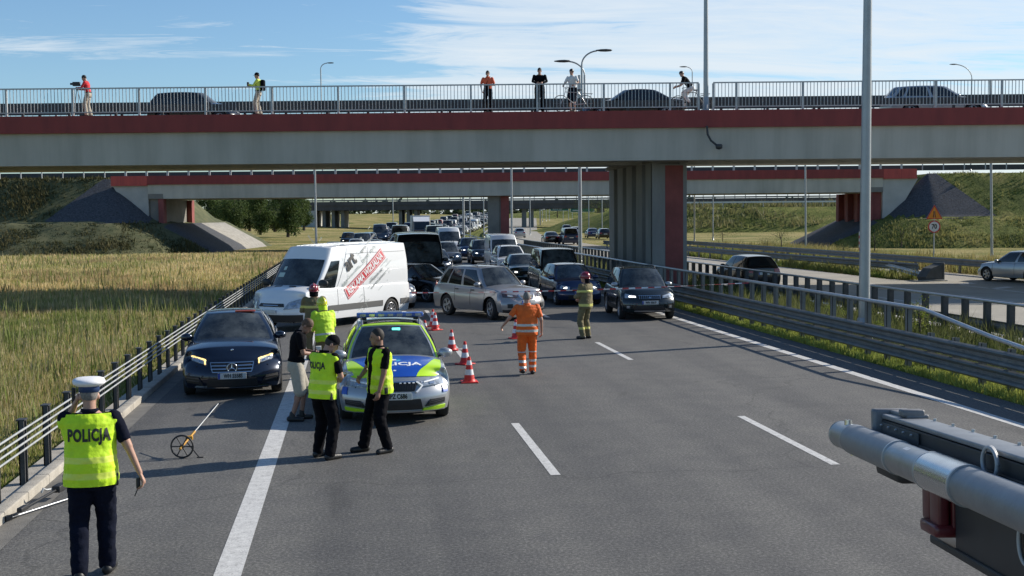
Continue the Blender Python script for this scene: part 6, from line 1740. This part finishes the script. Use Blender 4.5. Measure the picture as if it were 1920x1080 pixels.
m = MB(); m.tube([c+d*.12, Vector((.24,-.02,.0))], .010, 5); m.tube([Vector((.20,-.02,.008)), Vector((.29,-.02,.008))], .008, 5); m.build('kickstand', M_BLK, t)

# tools lying on the kerb
a, b = G(14, 972, .03), G(132, 934, .03); t = empty('measuring_pole', a, 0, 'thin pale metal pole lying across the gutter behind the officer', 'pole')
m = MB(); m.tube([(0,0,0), b-a], .011, 8); m.build('rod', M_STEELP, t)
m = MB(); M = frame((0,0,0), b-a, (0,0,1)); m.bev((-.05,-.03,-.03),(.05,.03,.03), .008, 0, M); m.bev((.08,-.02,-.05),(.17,.02,.01), .008, 0, M); m.tube([M@Vector((-.04,0,0)), M@Vector((-.03,.0,-.10))], .012, 6); m.build('clamp', M_BLK, t)
a, b = G(38, 957, .13), G(150, 893, .13); t = empty('folding_tripod', a, 0, 'black folded tripod lying on the kerb stones beside the officer', 'tripod')
m = MB(); m.tube([(0,0,0), (b-a)*.7], .014, 6); m.tube([Vector((.0,.06,0)), (b-a)*.95+Vector((0,.06,0))], .012, 6); m.build('leg', M_BLK, t)
m = MB(); M = frame((b-a)*.62, b-a, (0,0,1)); m.bev((-.10,-.035,-.05),(.13,.045,.05), .012, 0, M); m.build('head', M_BLK, t)
m = MB(); M = frame((0,0,0), b-a, (0,0,1)); m.bev((-.03,-.02,-.03),(.16,.03,.03), .01, 0, M); m.build('foot', M_BLK, t)
a, b = G(78, 924, .13), G(112, 915, .13); m = MB(); d = b-a; m.tube([(0,0,.0), (.02,.0,.05), d*.25+Vector((0,0,.02)), d], .013, 6); o = m.build('hook_tool', M_STEEL, loc=a); tag(o, 'short grey hooked tool lying on the kerb by the black tripod', 'tool')

# signs
def round_plate(m, r, y, mi, seg=32):
    m.add([(r*math.cos(2*math.pi*k/seg), y, r*math.sin(2*math.pi*k/seg)) for k in range(seg)], [tuple(range(seg))], mi)
p = AD(1752, 425, 79); gz_ = -.1; t = empty('road_sign', (p.x, p.y, gz_), -YAW, 'orange triangular warning sign above a round 70 speed sign on one post', 'road sign'); h = p.z-gz_
m = MB(); m.tube([(0,.06,0),(0,.06,h+1.15)], .04, 8); m.build('post', M_STEEL, t)
MS = [M_CONEW, mat('sign red', (.55,.03,.03), .4), M_TXT, mat('sign orange', (.75,.25,.02), .45), M_STEEL]
m = MB(); S3 = lambda r, y, z0, mi: m.add([(r*math.cos(a_), y, z0+r*math.sin(a_)) for a_ in (R(-30), R(90), R(210))], [(0,1,2)], mi)
m.prism([(.62*math.cos(a_), .03, h+.80+.62*math.sin(a_)) for a_ in (R(-30), R(90), R(210))], 0, (0,.015,0), 4)
S3(.615, .026, h+.80, 1); S3(.51, .022, h+.80, 3)
m.prism([(-.10,.016,h+.60),(-.045,.016,h+.60),(-.02,.016,h+.80),(-.02,.016,h+1.0),(-.06,.016,h+1.0),(-.06,.016,h+.82)], 0, (0,.003,0), 2)
m.prism([(.10,.016,h+.60),(.045,.016,h+.60),(.015,.016,h+.80),(.015,.016,h+1.0),(.05,.016,h+1.0),(.05,.016,h+.82)], 0, (0,.003,0), 2); m.build('warning_plate', MS, t)
m = MB()
for (r_, y_, i_) in ((.41,.035,4),(.405,.026,1),(.325,.022,0)): round_plate(m, r_, y_, i_)
m.v = [(v[0], v[1], v[2]+h) for v in m.v]; M = frame((0,.016,h), (1,0,0), (0,0,1)); put_text(m, '70', .42, M, 2, bold=.012, cond=.85, extrude=.002); m.build('speed_plate', MS, t)
p = AD(1614, 452, 88); t = empty('marker_board', (p.x, p.y, -.1), -YAW, 'narrow red and white striped marker board behind the nearest lamp post', 'marker board'); h = p.z+.1
m = MB(); m.tube([(0,.05,0),(0,.05,h+.5)], .03, 6); m.build('post', M_STEEL, t)
m = MB()
for k in range(6): m.add([(-.14,0,h-.7+k*.22),(.14,0,h-.62+k*.22),(.14,0,h-.40+k*.22),(-.14,0,h-.48+k*.22)], [(0,1,2,3)], k % 2)
m.box((-.14,.01,h-.7),(.14,.03,h+.7), 2); m.build('board', [MS[1], MS[0], MS[4]], t)
# gantry far away
p = AD(1068, 387, 330); t = empty('sign_gantry', (p.x, p.y, rise(330)-.3), -YAW, 'far green direction sign gantry over the road', 'sign gantry'); h = p.z-rise(330)+.3
MG = mat('sign green', (.012,.16,.11), .5)
m = MB()
for x_ in (-8,8): m.box((x_-.15,-.15,0),(x_+.15,.15,h+1.2))
m.box((-8,-.2,h+.9),(8,.2,h+1.2)); m.build('frame', M_STEEL, t)
for (x0_,x1_,z0_,z1_,ar) in ((-5.2,-.3,-1.2,1.5,1),(.2,6.6,-1.6,.3,2)):
    m = MB(); m.box((x0_,-.35,h+z0_),(x1_,-.28,h+z1_)); m.box((x0_+.1,-.36,h+z0_+.1),(x1_-.1,-.352,h+z1_-.1), 1)
    for k in range(ar+1): m.box((x0_+.6,-.37,h+z0_+.4+k*.7),(x0_+3.2+.5*k,-.362,h+z0_+.6+k*.7), 2)
    m.build('panel', [M_CONEW, MG, M_CONEW], t)

# crash terminal on the grass nose
p = AT(1748, 527, 56.2); t = empty('crash_terminal', (p.x, p.y, 0), R(10), 'dark grey box ending of the guard rail on the grass nose with a sloping rail', 'crash barrier end')
m = MB(); m.prism([(-.55,-.35,.0),(.38,-.35,.0),(.38,-.35,.72),(.30,-.35,.82),(-.30,-.35,.62),(-.62,-.35,.20)], 0, (0,.7,0)); m.bev((.30,-.40,.05),(.42,.40,.88), .03); m.build('box', mat('dark grey moulding', (.075,.08,.08), .7, var=.2), t)
q = AT(1655, 496, 62)-Vector((p.x,p.y,0)); q = Matrix.Rotation(-R(10),3,'Z') @ q; m = MB(); sweep(m, wbeam(.14), [q, q.lerp(Vector((-.4,.2,.30)), .5), Vector((-.4,.2,.26))], close=True); m.build('beam', M_STEELP, t)
m = MB(); m.tube([(-1.1,-.3,.03),(-.2,-.45,.05),(.5,-.5,.03)], .03, 6); m.build('skid', M_STEEL, t)

# truck equipment in the lower right corner
def PD(px, py, d): return AD(px, py, d)
A_, B_ = PD(1603, 824, 6.75), PD(1920, 955, 4.42); ax_ = (B_-A_).normalized(); LN = (B_-A_).length
nn_ = ax_.cross(Vector((0,0,1))).normalized(); 
if nn_.dot(RU) < 0: nn_ = -nn_
up_ = ax_.cross(nn_); up_ = up_ if up_.z > 0 else -up_
def LP(s, n, u): return A_+ax_*s+nn_*n+up_*u - A_
t = empty('truck', A_, 0, 'silver tube and black rail fixed along the side of a truck, lower right corner', 'truck')
M_ALU = mat('brushed aluminium', (.38,.40,.42), .36, .85, var=.14, vscale=7, bump=.08, bscale=50, stretch=(1,1,1)); M_ALU2 = mat('bright aluminium', (.60,.62,.64), .24, .95, var=.08, vscale=9)
M_ALU3 = mat('matt aluminium', (.30,.315,.335), .48, .6, c2=(.25,.26,.275), vscale=9, detail=8, bump=.06, bscale=60)
def ltube(s0, s1, r, mt, nm, seg=32, prf=None):
    m = MB(); m.tube([LP(s0+(s1-s0)*k/6,0,0) for k in range(7)], prf or r, seg); return m.build(nm, mt, t)
ltube(-.28, -.0, .078, M_ALU, 'tube_end')
m = MB(); m.tube([LP(-.30,0,0),LP(-.285,0,0),LP(-.27,0,0)], [.066,.079,.080], 32); m.tube([LP(-.10,-.01,.07), LP(-.10,-.01,.10)], .022, 14); m.tube([LP(-.04,.0,-.07), LP(-.04,.0,-.095)], .016, 10); m.build('end_cap', M_ALU2, t)
ltube(0, .82, .085, M_ALU3, 'tube_sleeve'); ltube(.82, 1.31, .081, M_ALU, 'tube'); ltube(1.31, 1.76, .089, M_ALU2, 'tube_sleeve'); ltube(1.76, LN+1.6, .083, M_ALU3, 'tube')
for s_ in (.82, 1.31, 1.76):
    m = MB(); m.tube([LP(s_-.008,0,0), LP(s_+.008,0,0)], .0905 if s_ > 1.2 else .087, 32); m.build('tube_ring', M_STEELP, t)
def lbox(m, s0, s1, n0, n1, u0, u1, mi=0, r=.008):
    M = Matrix(((ax_.x,nn_.x,up_.x,0),(ax_.y,nn_.y,up_.y,0),(ax_.z,nn_.z,up_.z,0),(0,0,0,1)))
    m.bev((s0,n0,u0),(s1,n1,u1), r, mi, M)
m = MB(); lbox(m, .14, LN+1.6, .11, .15, .0, .125, 0, .004); lbox(m, .14, LN+1.6, .11, .27, .13, .155, 1, .008); lbox(m, .14, LN+1.6, .10, .13, .03, .06, 0, .004)
lbox(m, .18, .80, .098, .108, .03, .115, 2, .003); m.build('rail', [M_BLK, M_ALU3, mat('dusty black panel', (.05,.055,.058), .6, var=.3, vscale=8)], t)
m = MB(); lbox(m, .06, .13, .07, .28, -.02, .18, 0, .018); lbox(m, .06, .42, .16, .28, .15, .175, 0, .01); lbox(m, .34, .42, .14, .26, .16, .20, 0, .012); m.build('end_bracket', mat('worn grey bracket', (.20,.20,.205), .6, .3, var=.2, vscale=9), t)
m = MB(); lbox(m, .28, .70, .03, .22, -.15, -.06, 0, .03); m.build('lower_bracket', M_BLK, t)
MRD = mat('dark red bracket', (.10,.008,.014), .45, coat=.3, var=.2, vscale=10)
m = MB(); lbox(m, 1.00, 1.11, .05, .10, -.26, -.04, 0, .012); lbox(m, 1.14, 1.27, .04, .09, -.26, -.04, 0, .012); lbox(m, .98, 1.28, .10, .2, -.27, -.02, 0, .01); lbox(m, 1.05, 1.28, .02, .14, -.31, -.25, 0, .02); m.build('red_bracket', MRD, t)
m = MB(); lbox(m, 1.30, LN+1.6, .10, .50, -.36, -.02, 0, .02); lbox(m, .98, LN+1.6, .09, .50, -.385, -.345, 1, .012); m.build('side_panel', [mat('black side panel', (.020,.022,.026), .5, var=.3, vscale=3), M_BLK], t)
for k in range(9): m = MB(); m.tube([LP(.3+k*.27, .26, .155), LP(.3+k*.27, .26, .168)], .009, 8); m.build('bolt', M_STEELP, t)
for k in range(5): m = MB(); m.tube([LP(.2+k*.13, .095, .10), LP(.2+k*.13, .085, .10)], .006, 8); m.build('bolt', M_STEELP, t)
m = MB(); m.add([LP(1.02+.0*k_, -.0815*math.cos(a_), .0815*math.sin(a_)) for k_ in (0,) for a_ in (1.0, 1.25)] + [LP(1.09, -.0815*math.cos(a_), .0815*math.sin(a_)) for a_ in (1.25, 1.0)], [(0,1,2,3)]); m.build('sticker', M_CONEW, t)
for (s_, u_, w_, h_) in ((1.78, .10, .08, .065), (2.14, -.16, .07, .085)):
    m = MB()
    for q in range(2): m.tube([LP(s_+q*.02+w_*math.cos(a_*math.pi/10), .088-q*.012, u_+h_*math.sin(a_*math.pi/10)) for a_ in range(21)], .008, 6)
    m.build('cable_loop', mat('pale cable', (.42,.42,.42), .5), t)
m = MB(); lbox(m, LN+1.0, LN+1.6, .12, 1.2, -2.2, .2, 0, .05); m.build('body', M_BLK, t)

# bicycles on the overpass
def bicycle(loc, rz, fr, label):
    t = empty('bicycle', loc, rz, label, 'bicycle', 'bicycles on the overpass')
    for x in (-.52,.52):
        m = MB(); m.tube([(x+.335*math.cos(2*math.pi*k/24),0,.345+.335*math.sin(2*math.pi*k/24)) for k in range(25)], .016, 6, cap=False)
        w = m.build('wheel', M_RUB, t); m = MB()
        for k in range(8): m.tube([(x,0,.345),(x+.32*math.cos(math.pi*k/4),0,.345+.32*math.sin(math.pi*k/4))], .003, 3)
        m.build('spoke', M_STEELP, w)
    m = MB(); bb = (-.08,0,.30); st = (-.22,0,.80); hd = (.34,0,.82); hl_ = (.38,0,.66)
    for a, b in ((bb,st),(st,hd),(bb,hl_),((-.52,0,.345),bb),((-.52,0,.345),st),(hl_,(.52,0,.345)),(hd,hl_),(hd,(.32,0,.98))): m.tube([a,b], .016, 6)
    m.build('frame', fr, t)
    m = MB(); m.tube([(.20,-.28,.98),(.34,-.15,1.0),(.34,.15,1.0),(.20,.28,.98)], .012, 6); m.build('handlebar', M_BLK, t)
    m = MB(); m.bev((-.36,-.07,.88),(-.12,.07,.93), .02); m.tube([st,(-.24,0,.90)], .013, 6); m.build('saddle', M_BLK, t)
    m = MB(); m.box((-.80,-.07,.74),(-.40,.07,.76)); m.tube([(-.78,0,.74),(-.52,0,.36)], .006, 4); m.build('luggage_rack', M_STEEL, t)
    return t
p = AD(1075, 200, 50.62); bicycle((p.x, p.y, 7.62), R(180)-YAW+.12, M_STEELP, 'light bicycle with a rack held by the person in white')
bicycle((cyc_loc[0]-.02, cyc_loc[1], 7.62), R(180)-YAW, M_BLK, 'dark bicycle ridden past the lamp post on the overpass')
p = AD(145, 200, 50.6); t = empty('tripod_camera', (p.x, p.y, 7.62), -YAW, 'black video camera on a tripod at the overpass railing', 'camera')
m = MB()
for k in range(3): m.tube([(0,0,1.2),(.28*math.cos(k*2.1+.3),.22*math.sin(k*2.1+.3),0)], .014, 5)
m.build('tripod', M_BLK, t); m = MB(); m.bev((-.16,-.06,1.25),(.14,.06,1.42), .02); m.tube([(-.14,0,1.34),(-.26,0,1.34)], .045, 10); m.tube([(.1,0,1.3),(.3,0,1.22)], .012, 5); m.build('camera_body', M_BLK, t)
# ---------------------------------------------------------------- vegetation
def leafmat(name, tl=.35):
    m = bpy.data.materials.new(name); m.use_nodes = True; MATS[name] = m; t = m.node_tree; p = t.nodes['Principled BSDF']; o = t.nodes['Material Output']
    a = t.nodes.new('ShaderNodeVertexColor'); a.layer_name = 'tint'
    t.links.new(a.outputs['Color'], p.inputs['Base Color']); p.inputs['Roughness'].default_value = .7; p.inputs['Specular IOR Level'].default_value = .25
    tr = t.nodes.new('ShaderNodeBsdfTranslucent'); t.links.new(a.outputs['Color'], tr.inputs['Color'])
    mx = t.nodes.new('ShaderNodeMixShader'); mx.inputs[0].default_value = tl; t.links.new(p.outputs[0], mx.inputs[1]); t.links.new(tr.outputs[0], mx.inputs[2]); t.links.new(mx.outputs[0], o.inputs['Surface'])
    return m
M_LEAF = leafmat('leaves')
rg = np.random.default_rng(5)
def tri_mesh(name, V, C, parent=None, per=3, label=None):
    """V (n, per, 3) faces, C (n, 3) colours"""
    n = len(V); me = bpy.data.meshes.new(name)
    me.vertices.add(n*per); me.vertices.foreach_set('co', V.reshape(-1).astype(np.float32))
    me.loops.add(n*per); me.loops.foreach_set('vertex_index', np.arange(n*per, dtype=np.int32))
    me.polygons.add(n); me.polygons.foreach_set('loop_start', np.arange(0, n*per, per, dtype=np.int32)); me.polygons.foreach_set('loop_total', np.full(n, per, dtype=np.int32))
    ca = me.color_attributes.new('tint', 'FLOAT_COLOR', 'POINT'); cc = np.ones((n, per, 4), np.float32); cc[:,:,:3] = C[:,None,:]; ca.data.foreach_set('color', cc.reshape(-1))
    me.materials.append(M_LEAF); me.update(calc_edges=True); me.validate()
    o = bpy.data.objects.new(name, me); col.objects.link(o); o.parent = parent; return o
def blades(P, h, w, C, lean=.35):
    """one bent blade (triangle) per point"""
    n = len(P); a = rg.uniform(0, 2*np.pi, n); l = rg.uniform(0, 2*np.pi, n); k = rg.uniform(.05, lean, n)*h
    V = np.zeros((n, 3, 3)); V[:,0] = P; V[:,1] = P; V[:,2] = P
    V[:,0,0] -= np.cos(a)*w/2; V[:,0,1] -= np.sin(a)*w/2; V[:,1,0] += np.cos(a)*w/2; V[:,1,1] += np.sin(a)*w/2
    V[:,2,0] += np.cos(l)*k; V[:,2,1] += np.sin(l)*k; V[:,2,2] += h; return V
def fnoise(x, y, s, seed=0.0):
    r = np.zeros(len(x))
    for i, (f, am) in enumerate(((1,1),(2.1,.5),(4.3,.25),(9.1,.12))):
        r += am*np.sin(x*s*f*1.3+seed+i*2.1+1.7*np.sin(y*s*f*.9+i))*np.cos(y*s*f*1.1+seed*1.7+i*1.3+1.3*np.sin(x*s*f*.7+seed))
    return r
def mixc(a, b, t): t = np.clip(t, 0, 1)[:,None]; return np.array(a)*(1-t)+np.array(b)*t
GRN = (.10,.15,.026); GRN2 = (.17,.23,.04); TAN = (.46,.355,.17); STRAW = (.56,.46,.27); OLV = (.25,.235,.08)
# meadow at the left
N_ = 470000; Y = 9+ (rg.random(N_)**1.9)*112; X = -4.45 - rg.random(N_)*(np.maximum(.34*Y+4, 8)-4.45)
keep = X < -4.45; X, Y = X[keep], Y[keep]
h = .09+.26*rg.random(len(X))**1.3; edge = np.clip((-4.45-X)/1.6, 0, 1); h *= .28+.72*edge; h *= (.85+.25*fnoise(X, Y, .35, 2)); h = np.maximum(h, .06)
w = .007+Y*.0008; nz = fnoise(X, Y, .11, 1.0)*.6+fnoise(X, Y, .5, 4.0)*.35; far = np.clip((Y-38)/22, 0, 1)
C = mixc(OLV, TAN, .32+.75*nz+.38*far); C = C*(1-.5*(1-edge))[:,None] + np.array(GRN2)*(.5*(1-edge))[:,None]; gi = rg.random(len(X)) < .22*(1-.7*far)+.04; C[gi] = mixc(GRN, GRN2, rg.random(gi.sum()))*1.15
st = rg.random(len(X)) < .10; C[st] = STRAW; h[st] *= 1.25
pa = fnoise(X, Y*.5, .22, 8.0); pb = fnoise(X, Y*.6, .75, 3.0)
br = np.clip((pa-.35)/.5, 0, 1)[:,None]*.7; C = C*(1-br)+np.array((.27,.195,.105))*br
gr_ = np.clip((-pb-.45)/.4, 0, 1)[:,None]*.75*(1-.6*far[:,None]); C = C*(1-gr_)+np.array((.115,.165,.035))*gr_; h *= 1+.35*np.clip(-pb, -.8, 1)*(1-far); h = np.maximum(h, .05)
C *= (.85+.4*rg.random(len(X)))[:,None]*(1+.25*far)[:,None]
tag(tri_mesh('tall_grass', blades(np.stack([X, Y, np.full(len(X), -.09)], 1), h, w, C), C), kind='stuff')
# scattered taller stalks and broad-leaved clumps in the meadow
n_ = 9000; Y2 = 11+(rg.random(n_)**1.5)*100; X2 = -4.9-rg.random(n_)*(.31*Y2-2.2); ok = (X2 < -4.9) & (fnoise(X2, Y2, .6, 2.2) > .15); X2, Y2 = X2[ok], Y2[ok]
h2 = .45+.45*rg.random(len(X2)); C2 = mixc((.30,.26,.14), (.20,.26,.05), rg.random(len(X2)))*(.7+.5*rg.random(len(X2)))[:,None]
tag(tri_mesh('tall_grass', blades(np.stack([X2, Y2, np.full(len(X2), -.09)], 1), h2, .012+Y2*.0009, C2, .3), C2), kind='stuff')
# low growth on the median
def patchgrass(name, x0, x1, y0, y1, n, hh, bias, ww=.012, z=-.02, cl=(GRN2, (.24,.30,.05)), pw=1.5):
    Y = y0+(rg.random(n)**pw)*(y1-y0); X = x0+rg.random(n)*(x1-x0); X = X+np.maximum(0, Y-100)**2/2000
    nz = fnoise(X, Y, 1.1, bias); h = hh*(.35+.75*rg.random(n))*(1+.5*nz); h = np.maximum(h, .03); w = ww+Y*.0006
    C = mixc(cl[0], cl[1], .4+.5*nz+.3*rg.random(n))*(.8+.4*rg.random(n))[:,None]
    return tag(tri_mesh(name, blades(np.stack([X, Y, np.full(n, z)], 1), h, w, C, .6), C), kind='stuff')
patchgrass('low_grass', 11.42, 12.4, 12, 120, 60000, .17, 1, cl=((.18,.23,.05), (.40,.43,.10)))
patchgrass('low_grass', 12.3, 16.3, 14, 110, 46000, .50, 5, ww=.018, cl=((.05,.075,.02), (.17,.18,.06)))
patchgrass('low_grass', 26.9, 28.6, 57, 125, 16000, .45, 7, ww=.03, cl=(GRN2, (.25,.24,.08)), pw=1)
patchgrass('low_grass', 33.0, 40.0, 48, 116, 30000, .6, 9, ww=.04, cl=(GRN2, (.30,.25,.10)), pw=1)
# coarse growth on the embankments
def on_embank(s, uc, zt, zm, ulo, uhi, n, seed):
    u = ulo+rg.random(n)*(uhi-ulo); d = 112.5+rg.random(n)*17
    P = []; C = []; hs = []
    for i in range(n):
        e = max((u[i]-uc)*-s, 0); f = max(126.5-d[i], d[i]-137.5, 0); r = math.hypot(e, f)
        if -s*(u[i]-uc) > -.9-.95*r and r < 5.4: continue
        if e > 5.5 and d[i] > 123.2: continue
        if r > 11.6 or abs(u[i]-uc) > 75: continue
        z = prof(r, zt, zm)-.15; p = B(u[i], d[i], z); P.append(p); hs.append(.12+.38*rg.random()**2 + (.22 if (s < 0 and r < 5) or r > 9 else 0))
    P = np.array([tuple(p) for p in P]); hs = np.array(hs); nz = fnoise(P[:,0], P[:,1], .5, seed)
    C = mixc((.085,.115,.03) if s > 0 else (.028,.040,.014), (.27,.25,.09) if s > 0 else (.11,.10,.042), .35+.5*nz+.3*rg.random(len(P)))*(.7+.6*rg.random(len(P)))[:,None]  # left blades darkened, vegetation shade put into their colour
    return tag(tri_mesh('rough_grass', blades(P, hs*(.8+.4*np.clip(nz,-1,1)), np.full(len(P), .16), C, .8), C), kind='stuff')
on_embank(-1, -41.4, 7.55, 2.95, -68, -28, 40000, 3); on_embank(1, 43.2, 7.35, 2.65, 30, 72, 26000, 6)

def leaf_cloud(n, blobs, size, c0, c1, seed):
    r = np.random.default_rng(seed); V = []; C = []
    k = r.integers(0, len(blobs), n); bl = np.array(blobs)                        # x y z rx rz
    d = r.normal(size=(n,3)); d /= np.linalg.norm(d, axis=1)[:,None]; rad = r.random(n)**.42
    P = bl[k,:3] + d*np.stack([bl[k,3], bl[k,3], bl[k,4]], 1)*rad[:,None]
    a = r.normal(size=(n,3)); a /= np.linalg.norm(a, axis=1)[:,None]; b = np.cross(a, r.normal(size=(n,3))); b /= np.linalg.norm(b, axis=1)[:,None]
    s = size*(.6+.8*r.random(n))[:,None]
    V = np.stack([P-a*s, P-b*s*.45, P+a*s, P+b*s*.45], 1)
    tint = mixc(c0, c1, .5+.35*r.normal(size=n)+.25*r.normal(size=len(blobs))[k]); tint = np.clip(tint, .006, 1)
    return V, tint
TREES = []
def tree_mesh(H, W, seed, c0=(.022,.046,.012), c1=(.10,.14,.038), n=7500):
    r = random.Random(seed); bl = []
    for i in range(17):
        a = r.uniform(0, 6.28); q = r.uniform(.1, .72)*W/2; z = H*r.uniform(.10, .84); q *= math.sin(math.pi*min(1, max(.12, (z/H-.02)/.98)))**.6 if z/H < 1 else .3
        s = r.uniform(.26,.40)*W/2*1.25; bl.append((q*math.cos(a), q*math.sin(a), z, s, s*r.uniform(.7,1.0)))
    V, C = leaf_cloud(n, bl, .14*H/7, c0, c1, seed)
    return V, C, bl
def make_tree(x, y, z0, H, W, seed, label, group, cat='tree', name='tree', **k):
    t = empty(name, (x, y, z0), 0, label, cat, group); V, C, bl = tree_mesh(H, W, seed, **k)
    tri_mesh('crown', V, C, t, per=4)
    m = MB(); r = random.Random(seed); m.tube([(0,0,-.3),(.05*H/7,0,H*.2),(r.uniform(-.2,.2),r.uniform(-.2,.2),H*.55),(0,0,H*.8)], [.035*H,.026*H,.014*H,.005*H], 7)
    for b in bl[:7]: m.tube([(0,0,H*.22+r.random()*H*.2),(b[0]*.6,b[1]*.6,b[2]*.85),(b[0],b[1],b[2])], [.012*H,.008*H,.003*H], 5)
    m.build('trunk', mat('bark', (.07,.055,.04), .9, var=.3, vscale=6), t); return t
GT = 'trees beyond the second overpass'
tl = ['leftmost tree of the row under the second overpass','second tree of the row, beside the leftmost one','dense tree in the row above the sunlit slope paving','taller dark tree in the middle of the row','tree in the row right of the tall dark one','round tree right of the middle of the row','loose tree near the right end of the row','small tree standing a little in front of the row','last tree of the row, nearest the far abutment']
for i, (px, d, H, W, by) in enumerate(((392,215,6.6,7,425),(415,225,7.5,7.5,424),(440,205,7,8,428),(468,210,8,7.5,427),(488,190,7,6,433),(515,200,7.2,8,428),(540,175,7.2,6,437),(553,182,6.5,5,434),(570,215,7.5,5,426))):
    p = AD(px, by, d); make_tree(p.x, p.y, max(-.1, p.z-.3), H, W, 40+i, tl[i], GT)
GB2 = 'bushes beside the roads'
for i, (px, py, d, H, W, lab) in enumerate(((1690,452,92,1.7,2.6,'low bush at the foot of the right paved slope'),(1640,462,90,1.5,2.8,'leafy bush just right of the nearest lamp post'),(1465,455,108,1.6,4.0,'bush on the left edge of the right paved slope'),(1440,468,112,1.4,3.4,'low bush left of the thin lamp post by the paved slope'),
     (1580,470,90,1.0,2.0,'small bush below the right end of the paved slope'),(1355,446,150,1.6,5,'wide low bush in the yellow field right of the big pier'),(1120,415,260,5,14,'dark round bush mass behind the queue left of the big pier'),(1045,405,330,5,16,'dark far trees below the green gantry'))):
    p = AD(px, py, d); make_tree(p.x, p.y, max(p.z, -.1)-.15, H, W, 70+i, lab, GB2, 'bush', 'bush', c0=(.035,.055,.015), c1=(.14,.17,.04), n=1500)
for i, (px, py, Y, H, W, lab) in enumerate(((1725,600,30.2,1.25,.9,'tall leafy weed behind the median barrier, right of the nearest lamp post'),(1555,600,33.5,.9,.6,'bright weed between the median barriers left of the nearest lamp post'),(1648,640,28.2,.85,.55,'bright yellow-green weed just right of the nearest lamp post'),(1580,612,31.2,.9,.5,'bright weed close left of the nearest lamp post'),(1770,655,25.0,.8,.6,'weed behind the barrier near the bend of the top pipe'))):
    p = AT(px, py, Y); make_tree(max(12.3, min(p.x, 15.7)), Y, -.05, H, W, 90+i, lab, 'weeds growing in the median', 'weed', 'weed', c0=(.06,.10,.015), c1=(.30,.34,.05), n=700)
# far wood on the horizon, nobody could count its trees
bl = []
r_ = random.Random(3)
for k in range(330):
    x = -900+k*7+r_.uniform(-3,3); y = 760+.15*abs(x)+r_.uniform(-20,20); s = r_.uniform(6,12); bl.append((x, y, rise(y)+s*.25, s, s*.75))
V, C = leaf_cloud(26000, bl, 2.2, (.030,.050,.025), (.075,.095,.045), 9)
tag(tri_mesh('far_wood', V, C, per=4), kind='stuff')
# rough scrub on the far bank at the right
n_ = 9000; tt_ = rg.random(n_); X3 = 52+tt_*110; Y3 = 216+rg.random(n_)*24; Z3 = rise(228)-.3+4.9*np.clip((Y3-213)/15, 0, 1); nz = fnoise(X3, Y3, .25, 4)
C3 = mixc((.07,.095,.03), (.22,.20,.09), .4+.5*nz+.2*rg.random(n_))
tag(tri_mesh('rough_grass', blades(np.stack([X3, Y3, Z3], 1), .4+.9*rg.random(n_)*(1+.6*nz), np.full(n_, .35), C3, .8), C3), kind='stuff')
t = empty('guard_rail', (54, 227, 4.9), 0, 'far pale guard rail along the top of the bank right of the big pier', 'guard rail')
m = MB(); m.box((0,-.05,.55),(110,.05,.85)); m.build('beam', M_STEELP, t)
for k in range(28):
    m = MB(); m.box((k*4+.5,.05,-.6),(k*4+.62,.15,.8)); m.build('post', M_STEEL, t)
